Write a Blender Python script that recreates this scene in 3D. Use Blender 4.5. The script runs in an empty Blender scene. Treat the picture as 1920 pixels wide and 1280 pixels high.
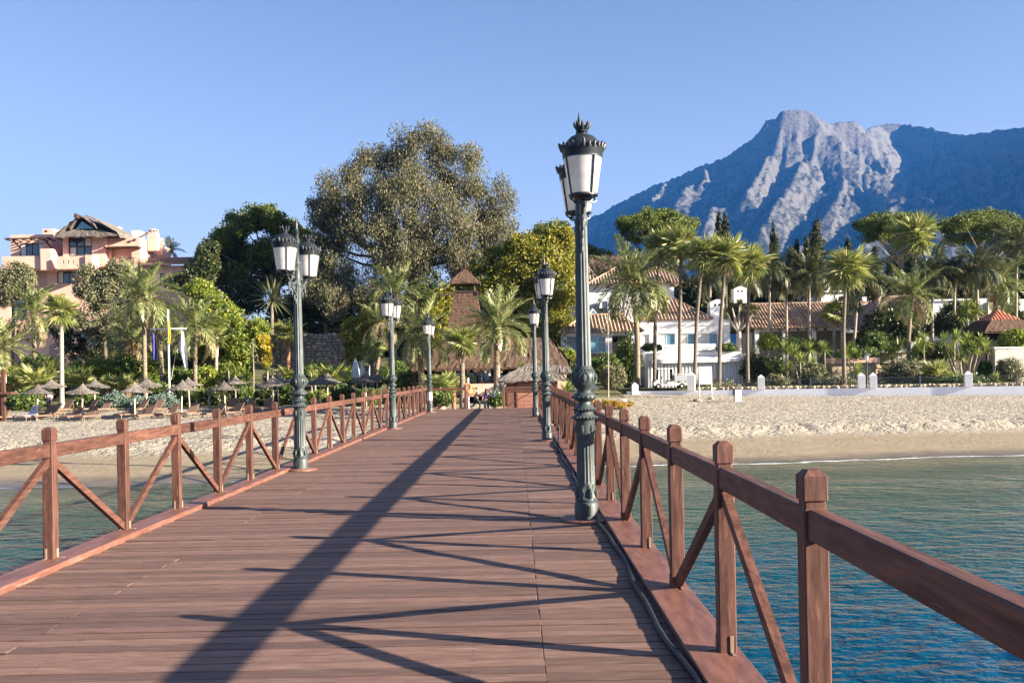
import bpy, math, random
import numpy as np
from mathutils import Vector, Matrix

# ------------------------------------------------------------------ scene, camera, light
scene = bpy.context.scene
COL = scene.collection
F = 1700.0                      # focal length in pixels of a 1920 px wide frame
CX, CY = 966.0, 702.0           # where the line along the pier meets the frame
ROLL = math.radians(1.1)
EYE = 1.7
R = math.radians
PI = math.pi

cam_d = bpy.data.cameras.new('camera')
cam = bpy.data.objects.new('camera', cam_d)
COL.objects.link(cam)
cam_d.sensor_width = 36.0
cam_d.lens = 36.0 * F / 1920.0
cam_d.shift_x = -(CX - 960.0) / 1920.0
cam_d.shift_y = (CY - 640.0) / 1920.0
cam_d.clip_start = 0.1
cam_d.clip_end = 30000.0
cam.location = (0, 0, EYE)
cam.rotation_euler = (Matrix.Rotation(R(90), 3, 'X') @ Matrix.Rotation(-ROLL, 3, 'Z')).to_euler()
scene.camera = cam

SUN_DIR = Vector((3.71, -1.25, 1.30)).normalized()     # towards the sun
SUN_EL = math.asin(SUN_DIR.z)
SUN_ROT = math.atan2(SUN_DIR.x, SUN_DIR.y)

world = bpy.data.worlds.new('World')
scene.world = world
world.use_nodes = True
wn = world.node_tree.nodes
wl = world.node_tree.links
bg = wn['Background']
sky_t = wn.new('ShaderNodeTexSky')
sky_t.sky_type = 'NISHITA'
sky_t.sun_disc = False
sky_t.sun_elevation = SUN_EL
sky_t.sun_rotation = SUN_ROT
sky_t.altitude = 0
sky_t.air_density = 1.0
sky_t.dust_density = 1.0
sky_t.ozone_density = 4.0
sky_c = wn.new('ShaderNodeMixRGB')
sky_c.blend_type = 'MULTIPLY'
sky_c.inputs[0].default_value = 1.0
sky_c.inputs[2].default_value = (1.10, 0.88, 0.84, 1)
wl.new(sky_t.outputs[0], sky_c.inputs[1])
# the pale air low above the horizon, the same all round
w_tc = wn.new('ShaderNodeTexCoord')
w_sep = wn.new('ShaderNodeSeparateXYZ')
wl.new(w_tc.outputs['Generated'], w_sep.inputs[0])
w_one = wn.new('ShaderNodeMath')
w_one.operation = 'SUBTRACT'
w_one.inputs[0].default_value = 1.0
w_one.use_clamp = True
wl.new(w_sep.outputs[2], w_one.inputs[1])
w_pow = wn.new('ShaderNodeMath')
w_pow.operation = 'POWER'
w_pow.inputs[1].default_value = 6.0
wl.new(w_one.outputs[0], w_pow.inputs[0])
w_mul = wn.new('ShaderNodeMath')
w_mul.operation = 'MULTIPLY'
w_mul.inputs[1].default_value = 1.45
w_mul.use_clamp = True
wl.new(w_pow.outputs[0], w_mul.inputs[0])
w_mix = wn.new('ShaderNodeMixRGB')
wl.new(w_mul.outputs[0], w_mix.inputs[0])
wl.new(sky_c.outputs[0], w_mix.inputs[1])
w_mix.inputs[2].default_value = (2.8, 3.05, 3.6, 1)
wl.new(w_mix.outputs[0], bg.inputs[0])
bg.inputs[1].default_value = 0.052

sun_d = bpy.data.lights.new('sun', 'SUN')
sun_d.energy = 5.0
sun_d.angle = R(0.53)
sun_d.color = (1.0, 0.88, 0.72)
sun = bpy.data.objects.new('sun', sun_d)
COL.objects.link(sun)
sun.location = (60, -20, 40)
sun.rotation_euler = SUN_DIR.to_track_quat('Z', 'Y').to_euler()

vs = scene.view_settings
vs.view_transform = 'Standard'
vs.look = 'None'
vs.exposure = 2.2
vs.gamma = 1.0
vs.use_curve_mapping = False
scene.cycles.max_bounces = 6
scene.cycles.transparent_max_bounces = 8
scene.cycles.volume_bounces = 0
scene.cycles.use_denoising = True

rng = np.random.default_rng(11)
random.seed(5)


# ------------------------------------------------------------------ picture -> place
def W(px, py, D):
    """the point at distance D along the pier seen at a pixel of the photograph"""
    u = (px - CX) / F
    v = (CY - py) / F
    c, s = math.cos(ROLL), math.sin(ROLL)
    return Vector(((u * c + v * s) * D, D, EYE + (-u * s + v * c) * D))


# ------------------------------------------------------------------ mesh builder
class MB:
    def __init__(self):
        self.v = []
        self.f = []
        self.n = 0

    def add(self, verts, faces):
        verts = np.asarray(verts, dtype=np.float64).reshape(-1, 3)
        b = self.n
        self.v.append(verts)
        self.f.extend([tuple(i + b for i in fc) for fc in faces])
        self.n += len(verts)
        return self

    def box(self, c, s, rz=0.0, bevel=0.0, rot=None):
        hx, hy, hz = s[0] / 2, s[1] / 2, s[2] / 2
        if bevel > 0:
            b = min(bevel, hx * .9, hy * .9, hz * .9)
            pts = []
            for sz in (-1, 1):
                for lvl in ((0, 1) if sz < 0 else (1, 0)):
                    ix = b if lvl == 0 else 0
                    z = sz * (hz if lvl == 0 else hz - b)
                    x, y = hx - ix, hy - ix
                    k = b * .6
                    pts += [(-x + k, -y, z), (x - k, -y, z), (x, -y + k, z), (x, y - k, z),
                            (x - k, y, z), (-x + k, y, z), (-x, y - k, z), (-x, -y + k, z)]
            fcs = [tuple(range(7, -1, -1)), tuple(range(24, 32))]
            for L in range(3):
                for i in range(8):
                    j = (i + 1) % 8
                    fcs.append((L * 8 + i, L * 8 + j, L * 8 + 8 + j, L * 8 + 8 + i))
        else:
            pts = [(x, y, z) for z in (-hz, hz) for y in (-hy, hy) for x in (-hx, hx)]
            fcs = [(0, 2, 3, 1), (4, 5, 7, 6), (0, 1, 5, 4), (2, 6, 7, 3), (0, 4, 6, 2), (1, 3, 7, 5)]
        p = np.array(pts)
        if rot is not None:
            p = p @ np.array(rot).T
        if rz:
            cc, ss = math.cos(rz), math.sin(rz)
            p = p @ np.array([[cc, ss, 0], [-ss, cc, 0], [0, 0, 1]])
        return self.add(p + np.array(c), fcs)

    def span(self, x0, x1, y0, y1, z0, z1, bevel=0.0):
        return self.box(((x0 + x1) / 2, (y0 + y1) / 2, (z0 + z1) / 2),
                        (abs(x1 - x0), abs(y1 - y0), abs(z1 - z0)), 0, bevel)

    def beam(self, p0, p1, w, h, bevel=0.0, up=(0, 0, 1)):
        p0, p1 = Vector(p0), Vector(p1)
        d = p1 - p0
        L = d.length
        y = d / L
        x = y.cross(Vector(up))
        if x.length < 1e-4:
            x = Vector((1, 0, 0))
        x.normalize()
        z = x.cross(y)
        rot = Matrix((x, y, z)).transposed()
        return self.box((p0 + p1) / 2, (w, L, h), 0, bevel, rot)

    def tube(self, pts, rad, segs=8, caps=True, flat=1.0):
        pts = [Vector(p) for p in pts]
        n = len(pts)
        if not hasattr(rad, '__len__'):
            rad = [rad] * n
        V = []
        ref = None
        for i, p in enumerate(pts):
            t = (pts[min(i + 1, n - 1)] - pts[max(i - 1, 0)])
            t.normalize()
            if ref is None:
                ref = Vector((1, 0, 0)) if abs(t.x) < .9 else Vector((0, 1, 0))
            a = (ref - t * ref.dot(t)).normalized()
            b = t.cross(a)
            ref = a
            for k in range(segs):
                an = 2 * PI * k / segs
                V.append(p + (a * math.cos(an) + b * math.sin(an) * flat) * rad[i])
        fcs = []
        for i in range(n - 1):
            for k in range(segs):
                k2 = (k + 1) % segs
                fcs.append((i * segs + k, i * segs + k2, (i + 1) * segs + k2, (i + 1) * segs + k))
        if caps:
            fcs.append(tuple(range(segs - 1, -1, -1)))
            fcs.append(tuple((n - 1) * segs + k for k in range(segs)))
        return self.add([tuple(v) for v in V], fcs)

    def lathe(self, prof, segs=24, c=(0, 0, 0), flute=None, a0=0.0, a1=2 * PI, caps=True):
        """prof: (r, z[, flute depth]); flute = number of grooves"""
        V = []
        full = abs(a1 - a0 - 2 * PI) < 1e-6
        m = segs if full else segs + 1
        for row in prof:
            r, z = row[0], row[1]
            fd = row[2] if len(row) > 2 else 0
            for k in range(m):
                an = a0 + (a1 - a0) * k / segs
                rr = r
                if fd:
                    rr = r - fd * (0.5 + 0.5 * math.cos(an * flute)) ** 1.5
                V.append((c[0] + rr * math.cos(an), c[1] + rr * math.sin(an), c[2] + z))
        fcs = []
        for i in range(len(prof) - 1):
            for k in range(segs):
                k2 = (k + 1) % m if full else k + 1
                fcs.append((i * m + k, i * m + k2, (i + 1) * m + k2, (i + 1) * m + k))
        if full and caps:
            fcs.append(tuple(range(m - 1, -1, -1)))
            fcs.append(tuple((len(prof) - 1) * m + k for k in range(m)))
        return self.add(V, fcs)

    def prism(self, poly, y0, y1):
        """polygon in (x, z), pushed from y0 to y1"""
        n = len(poly)
        V = [(p[0], y0, p[1]) for p in poly] + [(p[0], y1, p[1]) for p in poly]
        fcs = [tuple(range(n)), tuple(range(2 * n - 1, n - 1, -1))]
        for i in range(n):
            j = (i + 1) % n
            fcs.append((i, i + n, j + n, j))
        return self.add(V, fcs)

    def poly(self, verts, faces):
        return self.add(verts, faces)

    def mesh(self, name, smooth=False, autosmooth=None):
        me = bpy.data.meshes.new(name)
        V = np.concatenate(self.v) if self.v else np.zeros((0, 3))
        me.from_pydata(V.tolist(), [], self.f)
        if smooth:
            me.polygons.foreach_set('use_smooth', [True] * len(me.polygons))
            if autosmooth:
                try:
                    me.set_sharp_from_angle(angle=R(autosmooth))
                except Exception:
                    pass
        me.update()
        return me

    def build(self, name, mat, parent=None, loc=(0, 0, 0), rot=(0, 0, 0), smooth=False, auto=None):
        return ob(name, self.mesh(name, smooth, auto), mat, parent, loc, rot)


def ob(name, me, mat=None, parent=None, loc=(0, 0, 0), rot=(0, 0, 0), scale=None):
    o = bpy.data.objects.new(name, me)
    COL.objects.link(o)
    if mat is not None and me is not None and len(me.materials) == 0:
        me.materials.append(mat)
    o.parent = parent
    o.location = loc
    o.rotation_euler = rot
    if scale is not None:
        o.scale = scale
    return o


def np_mesh(name, V, faces, smooth=False):
    """V (n,3), faces (m,k) arrays -> mesh, fast"""
    me = bpy.data.meshes.new(name)
    V = np.ascontiguousarray(V, dtype=np.float32)
    faces = np.ascontiguousarray(faces, dtype=np.int32)
    m, k = faces.shape
    me.vertices.add(len(V))
    me.vertices.foreach_set('co', V.ravel())
    me.loops.add(m * k)
    me.loops.foreach_set('vertex_index', faces.ravel())
    me.polygons.add(m)
    me.polygons.foreach_set('loop_start', np.arange(0, m * k, k, dtype=np.int32))
    if smooth:
        me.polygons.foreach_set('use_smooth', np.ones(m, dtype=bool))
    me.update(calc_edges=True)
    return me


def tag(o, label=None, cat=None, group=None, kind=None):
    if label:
        o['label'] = label
    if cat:
        o['category'] = cat
    if group:
        o['group'] = group
    if kind or cat:
        o['kind'] = kind or 'thing'
    return o


def thing(name, label, cat, loc=(0, 0, 0), rz=0.0, group=None):
    o = bpy.data.objects.new(name, None)
    COL.objects.link(o)
    o.empty_display_size = .2
    o.location = loc
    o.rotation_euler = (0, 0, rz)
    return tag(o, label, cat, group, 'thing')


def copy_tree(o, parent=None):
    c = o.copy()
    COL.objects.link(c)
    c.parent = parent
    for ch in list(KIDS(o)):
        copy_tree(ch, c)
    return c


def KIDS(o):
    return [x for x in o.children]


# ------------------------------------------------------------------ noise
def _hash(ix, iy, seed):
    h = (ix * 374761393 + iy * 668265263 + seed * 1442695041) & 0xFFFFFFFF
    h = ((h ^ (h >> 13)) * 1274126177) & 0xFFFFFFFF
    return ((h ^ (h >> 16)) & 0xFFFF) / 65535.0


def vnoise(x, y, seed=0):
    x = np.asarray(x, dtype=np.float64)
    y = np.asarray(y, dtype=np.float64)
    ix = np.floor(x).astype(np.int64)
    iy = np.floor(y).astype(np.int64)
    fx = x - ix
    fy = y - iy
    fx = fx * fx * fx * (fx * (fx * 6 - 15) + 10)
    fy = fy * fy * fy * (fy * (fy * 6 - 15) + 10)
    a = _hash(ix, iy, seed)
    b = _hash(ix + 1, iy, seed)
    c = _hash(ix, iy + 1, seed)
    d = _hash(ix + 1, iy + 1, seed)
    return (a * (1 - fx) + b * fx) * (1 - fy) + (c * (1 - fx) + d * fx) * fy


def fbm(x, y, oct=4, seed=0, gain=.5, lac=2.03):
    s = 0
    a = 1.0
    t = 0
    for i in range(oct):
        s = s + a * vnoise(x, y, seed + i * 17)
        t += a
        a *= gain
        x = x * lac + 13.7
        y = y * lac + 7.1
    return s / t


def sstep(a, b, x):
    t = np.clip((x - a) / (b - a), 0, 1)
    return t * t * (3 - 2 * t)


# ------------------------------------------------------------------ materials
def new_mat(name):
    m = bpy.data.materials.new(name)
    m.use_nodes = True
    nt = m.node_tree
    return m, nt, nt.nodes, nt.links, nt.nodes['Principled BSDF']


def c4(c):
    return (c[0], c[1], c[2], 1)


def mat(name, c1, c2=None, scale=4.0, stretch=(1, 1, 1), rough=.75, bump=0.0, bscale=None, bdist=.02,
        metal=0.0, rand=0.0, spec=.4, detail=6, lo=.35, hi=.65, dirt=None, coords='Object', coat=0.0):
    m, nt, N, L, P = new_mat(name)
    P.inputs['Roughness'].default_value = rough
    P.inputs['Metallic'].default_value = metal
    P.inputs['Specular IOR Level'].default_value = spec
    if coat:
        P.inputs['Coat Weight'].default_value = coat
        P.inputs['Coat Roughness'].default_value = .3
    tc = N.new('ShaderNodeTexCoord')
    mp = N.new('ShaderNodeMapping')
    mp.inputs['Scale'].default_value = stretch
    L.new(tc.outputs[coords], mp.inputs[0])
    vec = mp.outputs[0]
    oi = N.new('ShaderNodeObjectInfo')
    if rand:
        ge = N.new('ShaderNodeNewGeometry')
        ad = N.new('ShaderNodeMath')
        ad.operation = 'ADD'
        L.new(oi.outputs['Random'], ad.inputs[0])
        L.new(ge.outputs['Random Per Island'], ad.inputs[1])
        fr = N.new('ShaderNodeMath')
        fr.operation = 'FRACT'
        L.new(ad.outputs[0], fr.inputs[0])
        rnd = fr.outputs[0]
        vm = N.new('ShaderNodeVectorMath')
        vm.operation = 'MULTIPLY_ADD'
        cb = N.new('ShaderNodeCombineXYZ')
        for k in range(3):
            L.new(rnd, cb.inputs[k])
        L.new(cb.outputs[0], vm.inputs[0])
        vm.inputs[1].default_value = (37.0, 23.0, 51.0)
        L.new(vec, vm.inputs[2])
        vec = vm.outputs[0]
    nz = N.new('ShaderNodeTexNoise')
    nz.inputs['Scale'].default_value = scale
    nz.inputs['Detail'].default_value = detail
    nz.inputs['Roughness'].default_value = .6
    L.new(vec, nz.inputs['Vector'])
    rp = N.new('ShaderNodeValToRGB')
    rp.color_ramp.elements[0].position = lo
    rp.color_ramp.elements[1].position = hi
    rp.color_ramp.elements[0].color = c4(c1)
    rp.color_ramp.elements[1].color = c4(c2 if c2 else c1)
    L.new(nz.outputs['Fac'], rp.inputs[0])
    col = rp.outputs[0]
    if dirt:
        nz2 = N.new('ShaderNodeTexNoise')
        nz2.inputs['Scale'].default_value = dirt[1]
        nz2.inputs['Detail'].default_value = 5
        L.new(vec, nz2.inputs['Vector'])
        r2 = N.new('ShaderNodeValToRGB')
        r2.color_ramp.elements[0].position = dirt[2]
        r2.color_ramp.elements[1].position = dirt[3]
        r2.color_ramp.elements[0].color = (0, 0, 0, 1)
        r2.color_ramp.elements[1].color = (1, 1, 1, 1)
        L.new(nz2.outputs['Fac'], r2.inputs[0])
        mx = N.new('ShaderNodeMixRGB')
        L.new(r2.outputs[0], mx.inputs[0])
        L.new(col, mx.inputs[1])
        mx.inputs[2].default_value = c4(dirt[0])
        col = mx.outputs[0]
    if rand:
        hs = N.new('ShaderNodeHueSaturation')
        mr = N.new('ShaderNodeMapRange')
        mr.inputs[3].default_value = 1 - rand
        mr.inputs[4].default_value = 1 + rand
        L.new(rnd, mr.inputs[0])
        L.new(mr.outputs[0], hs.inputs['Value'])
        L.new(col, hs.inputs['Color'])
        col = hs.outputs[0]
    L.new(col, P.inputs['Base Color'])
    if bump:
        bz = nz
        if bscale:
            bz = N.new('ShaderNodeTexNoise')
            bz.inputs['Scale'].default_value = bscale
            bz.inputs['Detail'].default_value = 5
            L.new(vec, bz.inputs['Vector'])
        bp = N.new('ShaderNodeBump')
        bp.inputs['Strength'].default_value = bump
        bp.inputs['Distance'].default_value = bdist
        L.new(bz.outputs['Fac'], bp.inputs['Height'])
        L.new(bp.outputs[0], P.inputs['Normal'])
    return m


def leaf_mat(name, c1, c2, c3=None, f3=.12, trans=.3, rough=.55, spec=.35, big=.6, bigscale=.35):
    """leaves: colour differs leaf by leaf and slowly through the crown"""
    m, nt, N, L, P = new_mat(name)
    ge = N.new('ShaderNodeNewGeometry')
    tc = N.new('ShaderNodeTexCoord')
    oi = N.new('ShaderNodeObjectInfo')
    ad = N.new('ShaderNodeMath')
    ad.operation = 'ADD'
    L.new(oi.outputs['Random'], ad.inputs[0])
    L.new(ge.outputs['Random Per Island'], ad.inputs[1])
    fr = N.new('ShaderNodeMath')
    fr.operation = 'FRACT'
    L.new(ad.outputs[0], fr.inputs[0])
    nz = N.new('ShaderNodeTexNoise')
    nz.inputs['Scale'].default_value = bigscale
    nz.inputs['Detail'].default_value = 2
    L.new(tc.outputs['Object'], nz.inputs['Vector'])
    mixf = N.new('ShaderNodeMath')
    mixf.operation = 'MULTIPLY_ADD'
    L.new(nz.outputs['Fac'], mixf.inputs[0])
    mixf.inputs[1].default_value = big
    sc = N.new('ShaderNodeMath')
    sc.operation = 'MULTIPLY'
    L.new(fr.outputs[0], sc.inputs[0])
    sc.inputs[1].default_value = 1 - big
    L.new(sc.outputs[0], mixf.inputs[2])
    rp = N.new('ShaderNodeValToRGB')
    e = rp.color_ramp.elements
    e[0].position = .2
    e[0].color = c4(c1)
    e[1].position = .75
    e[1].color = c4(c2)
    L.new(mixf.outputs[0], rp.inputs[0])
    col = rp.outputs[0]
    if c3:
        gt = N.new('ShaderNodeMath')
        gt.operation = 'GREATER_THAN'
        m7 = N.new('ShaderNodeMath')
        m7.operation = 'MULTIPLY'
        L.new(fr.outputs[0], m7.inputs[0])
        m7.inputs[1].default_value = 7.31
        f7 = N.new('ShaderNodeMath')
        f7.operation = 'FRACT'
        L.new(m7.outputs[0], f7.inputs[0])
        L.new(f7.outputs[0], gt.inputs[0])
        gt.inputs[1].default_value = 1 - f3
        mx = N.new('ShaderNodeMixRGB')
        L.new(gt.outputs[0], mx.inputs[0])
        L.new(col, mx.inputs[1])
        mx.inputs[2].default_value = c4(c3)
        col = mx.outputs[0]
    L.new(col, P.inputs['Base Color'])
    P.inputs['Roughness'].default_value = rough
    P.inputs['Specular IOR Level'].default_value = spec
    tr = N.new('ShaderNodeBsdfTranslucent')
    L.new(col, tr.inputs[0])
    ms = N.new('ShaderNodeMixShader')
    ms.inputs[0].default_value = trans
    L.new(P.outputs[0], ms.inputs[1])
    L.new(tr.outputs[0], ms.inputs[2])
    L.new(ms.outputs[0], N['Material Output'].inputs[0])
    return m


def glass_mat(name, tint=(.03, .06, .08), rough=.05, spec=.9):
    m, nt, N, L, P = new_mat(name)
    tc = N.new('ShaderNodeTexCoord')
    nz = N.new('ShaderNodeTexNoise')
    nz.inputs['Scale'].default_value = .6
    L.new(tc.outputs['Object'], nz.inputs['Vector'])
    rp = N.new('ShaderNodeValToRGB')
    rp.color_ramp.elements[0].color = c4([t * .6 for t in tint])
    rp.color_ramp.elements[1].color = c4([t * 1.5 for t in tint])
    L.new(nz.outputs['Fac'], rp.inputs[0])
    L.new(rp.outputs[0], P.inputs['Base Color'])
    P.inputs['Roughness'].default_value = rough
    P.inputs['Specular IOR Level'].default_value = spec
    P.inputs['IOR'].default_value = 1.6
    return m

# ================================================================== THE SETTING
# ------------------------------------------------------------------ land and sea
SEA_Z = -1.5


def shore_y(x):
    x = np.asarray(x, dtype=np.float64)
    return 29.6 + np.where(x > 0, .17 * x, .05 * x) + .55 * np.sin(x * .21 + .6) + .25 * np.sin(x * .53)


def wall_y(x):                       # front of the white promenade wall
    return 78.0 - .276 * (np.asarray(x, dtype=np.float64) - 10.3)


def ground_z(x, y):
    x = np.asarray(x, dtype=np.float64)
    y = np.asarray(y, dtype=np.float64)
    t = y - shore_y(x)
    bz = np.where(t < 0, SEA_Z + np.maximum(t * .09, -3.5), 0)
    tp = [0, 7.2, 8.6, 10.2, 40, 60]
    zp = [SEA_Z, -1.24, -1.17, -.88, -.78, -.76]
    bz = np.where(t >= 0, np.interp(t, tp, zp), bz)
    # gardens climb behind the beach
    up_l = sstep(70, 112, y) * 4.0 + sstep(110, 150, y) * 3.0
    gl = bz + up_l + .48 * sstep(60.5, 67.5, y) * (1 - .6 * sstep(-4, 2, x))
    terr = -.25 + sstep(2.9, 3.5, y - wall_y(x)) * .45 + sstep(88, 106, y) * 2.0 + sstep(104, 150, y) * 3.0
    m = sstep(.05, .6, y - wall_y(x) - .2) * sstep(9.0, 9.6, x)
    z = gl * (1 - m) + terr * m
    z = z + sstep(300, 2500, y) * 60
    return z


def gz(x, y):
    return float(ground_z(np.array([x]), np.array([y]))[0])


def make_ground():
    xs = np.concatenate([-np.geomspace(6000, 62, 26), np.arange(-60, -31, 1.2), np.arange(-31, 42, .21),
                         np.arange(42, 70, 1.2), np.geomspace(72, 6000, 26)])
    ys = np.concatenate([np.arange(-400, 20, 20), np.arange(20, 27, 1.0), np.arange(27, 56, .19),
                         np.arange(56, 84, .3), np.arange(84, 130, 2.0), np.geomspace(131, 6200, 40)])
    X, Y = np.meshgrid(xs, ys)
    Z = ground_z(X, Y)
    t = Y - shore_y(X)
    sand = sstep(6.8, 9.5, t) * (1 - sstep(60, 90, Y))
    sand *= np.where(X > 9.3, 1 - sstep(-.6, -.1, Y - wall_y(X)), 1)
    # trampled sand: pits with raised rims, stronger on the edge of the berm
    wx = X + .25 * (fbm(X * 1.3, Y * 1.3, 2, 91) - .5)
    wy = Y + .25 * (fbm(X * 1.3, Y * 1.3, 2, 92) - .5)
    p = fbm(wx * 3.1, wy * 3.1, 3, 3, .6)
    pit = np.minimum(sstep(.30, .52, p), 1)
    amp = .045 + .028 * np.exp(-((t - 10.4) / 1.6) ** 2)
    Z += sand * ((pit - .7) * amp * 1.35 + (fbm(X * .35, Y * .35, 3, 8) - .5) * .10
                 + (fbm(X * 5.1, Y * 5.1, 2, 33) - .5) * .030)
    # cusps on the berm face
    Z += sand * np.exp(-((t - 9.6) / 1.1) ** 2) * (fbm(X * .9, Y * .6, 3, 55) - .5) * .22
    wetz = sstep(.0, 1.5, t) * (1 - sand)
    Z += np.where((t > 0) & (t < 9), wetz * (fbm(X * .5, Y * 1.4, 3, 21) - .5) * .03, 0)
    ny, nx = X.shape
    V = np.stack([X.ravel(), Y.ravel(), Z.ravel()], 1)
    idx = np.arange(nx * ny).reshape(ny, nx)
    fcs = np.stack([idx[:-1, :-1].ravel(), idx[:-1, 1:].ravel(), idx[1:, 1:].ravel(), idx[1:, :-1].ravel()], 1)
    me = np_mesh('ground', V, fcs, True)
    a = me.attributes.new('wet', 'FLOAT', 'POINT')
    wet = 1 - sstep(6.5, 9.2, t + 1.2 * (fbm(X * .5, Y * .5, 3, 41) - .5))
    a.data.foreach_set('value', wet.ravel().astype(np.float32))
    a = me.attributes.new('damp', 'FLOAT', 'POINT')
    damp = 1 - sstep(.2, 2.6, t + 1.0 * (fbm(X * .4, Y * .9, 3, 43) - .5))
    a.data.foreach_set('value', damp.ravel().astype(np.float32))
    a = me.attributes.new('soil', 'FLOAT', 'POINT')
    soil = np.where(X > 9.3, sstep(-.3, .2, Y - wall_y(X)), sstep(65.5 + 9 * sstep(-1, 3, X), 68.5 + 9 * sstep(-1, 3, X), Y + 3 * (fbm(X * .2, Y * .2, 2, 6) - .5)))
    a.data.foreach_set('value', soil.ravel().astype(np.float32))

    m, nt, N, L, P = new_mat('sand_and_soil')
    tc = N.new('ShaderNodeTexCoord')

    def noise(scale, det=5):
        n = N.new('ShaderNodeTexNoise')
        n.inputs['Scale'].default_value = scale
        n.inputs['Detail'].default_value = det
        L.new(tc.outputs['Object'], n.inputs['Vector'])
        return n

    def ramp(src, p0, p1, ca, cb):
        r = N.new('ShaderNodeValToRGB')
        r.color_ramp.elements[0].position = p0
        r.color_ramp.elements[1].position = p1
        r.color_ramp.elements[0].color = c4(ca)
        r.color_ramp.elements[1].color = c4(cb)
        L.new(src, r.inputs[0])
        return r

    def attr(n):
        x = N.new('ShaderNodeAttribute')
        x.attribute_name = n
        return x.outputs['Fac']

    def mix(f, a, b):
        x = N.new('ShaderNodeMixRGB')
        L.new(f, x.inputs[0])
        L.new(a, x.inputs[1])
        L.new(b, x.inputs[2])
        return x.outputs[0]
    dry = ramp(noise(2.5).outputs['Fac'], .35, .7, (.31, .275, .21), (.39, .345, .27))
    grain = ramp(noise(14, 3).outputs['Fac'], .56, .64, (0, 0, 0), (1, 1, 1))
    peb = N.new('ShaderNodeRGB')
    peb.outputs[0].default_value = (.20, .165, .115, 1)
    gm = N.new('ShaderNodeMath')
    gm.operation = 'MULTIPLY'
    L.new(grain.outputs[0], gm.inputs[0])
    gm.inputs[1].default_value = .35
    dryc = mix(gm.outputs[0], dry.outputs[0], peb.outputs[0])
    wetc = ramp(noise(1.2).outputs['Fac'], .3, .7, (.235, .185, .12), (.29, .235, .155))
    dampc = ramp(noise(1.2).outputs['Fac'], .3, .7, (.13, .10, .065), (.17, .135, .09))
    soilc = ramp(noise(.6).outputs['Fac'], .35, .65, (.16, .13, .07), (.09, .11, .035))
    c = mix(attr('wet'), dryc, wetc.outputs[0])
    c = mix(attr('damp'), c, dampc.outputs[0])
    c = mix(attr('soil'), c, soilc.outputs[0])
    L.new(c, P.inputs['Base Color'])
    rr = N.new('ShaderNodeMapRange')
    L.new(attr('damp'), rr.inputs[0])
    rr.inputs[3].default_value = .95
    rr.inputs[4].default_value = .35
    L.new(rr.outputs[0], P.inputs['Roughness'])
    P.inputs['Specular IOR Level'].default_value = .25
    bp = N.new('ShaderNodeBump')
    bp.inputs['Strength'].default_value = 1.0
    rb = N.new('ShaderNodeMapRange')
    L.new(attr('wet'), rb.inputs[0])
    rb.inputs[3].default_value = .085
    rb.inputs[4].default_value = .012
    bm = N.new('ShaderNodeMath')
    bm.operation = 'MULTIPLY'
    L.new(rb.outputs[0], bm.inputs[0])
    L.new(ramp(noise(.33, 4).outputs['Fac'], .38, .62, (.25, .25, .25), (1.15, 1.15, 1.15)).outputs[0], bm.inputs[1])
    L.new(bm.outputs[0], bp.inputs['Distance'])
    L.new(ramp(noise(4.5, 5).outputs['Fac'], .36, .60, (0, 0, 0), (1, 1, 1)).outputs[0], bp.inputs['Height'])
    L.new(bp.outputs[0], P.inputs['Normal'])
    g = ob('ground', me, m)
    tag(g, kind='structure')
    return g


make_ground()


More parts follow.
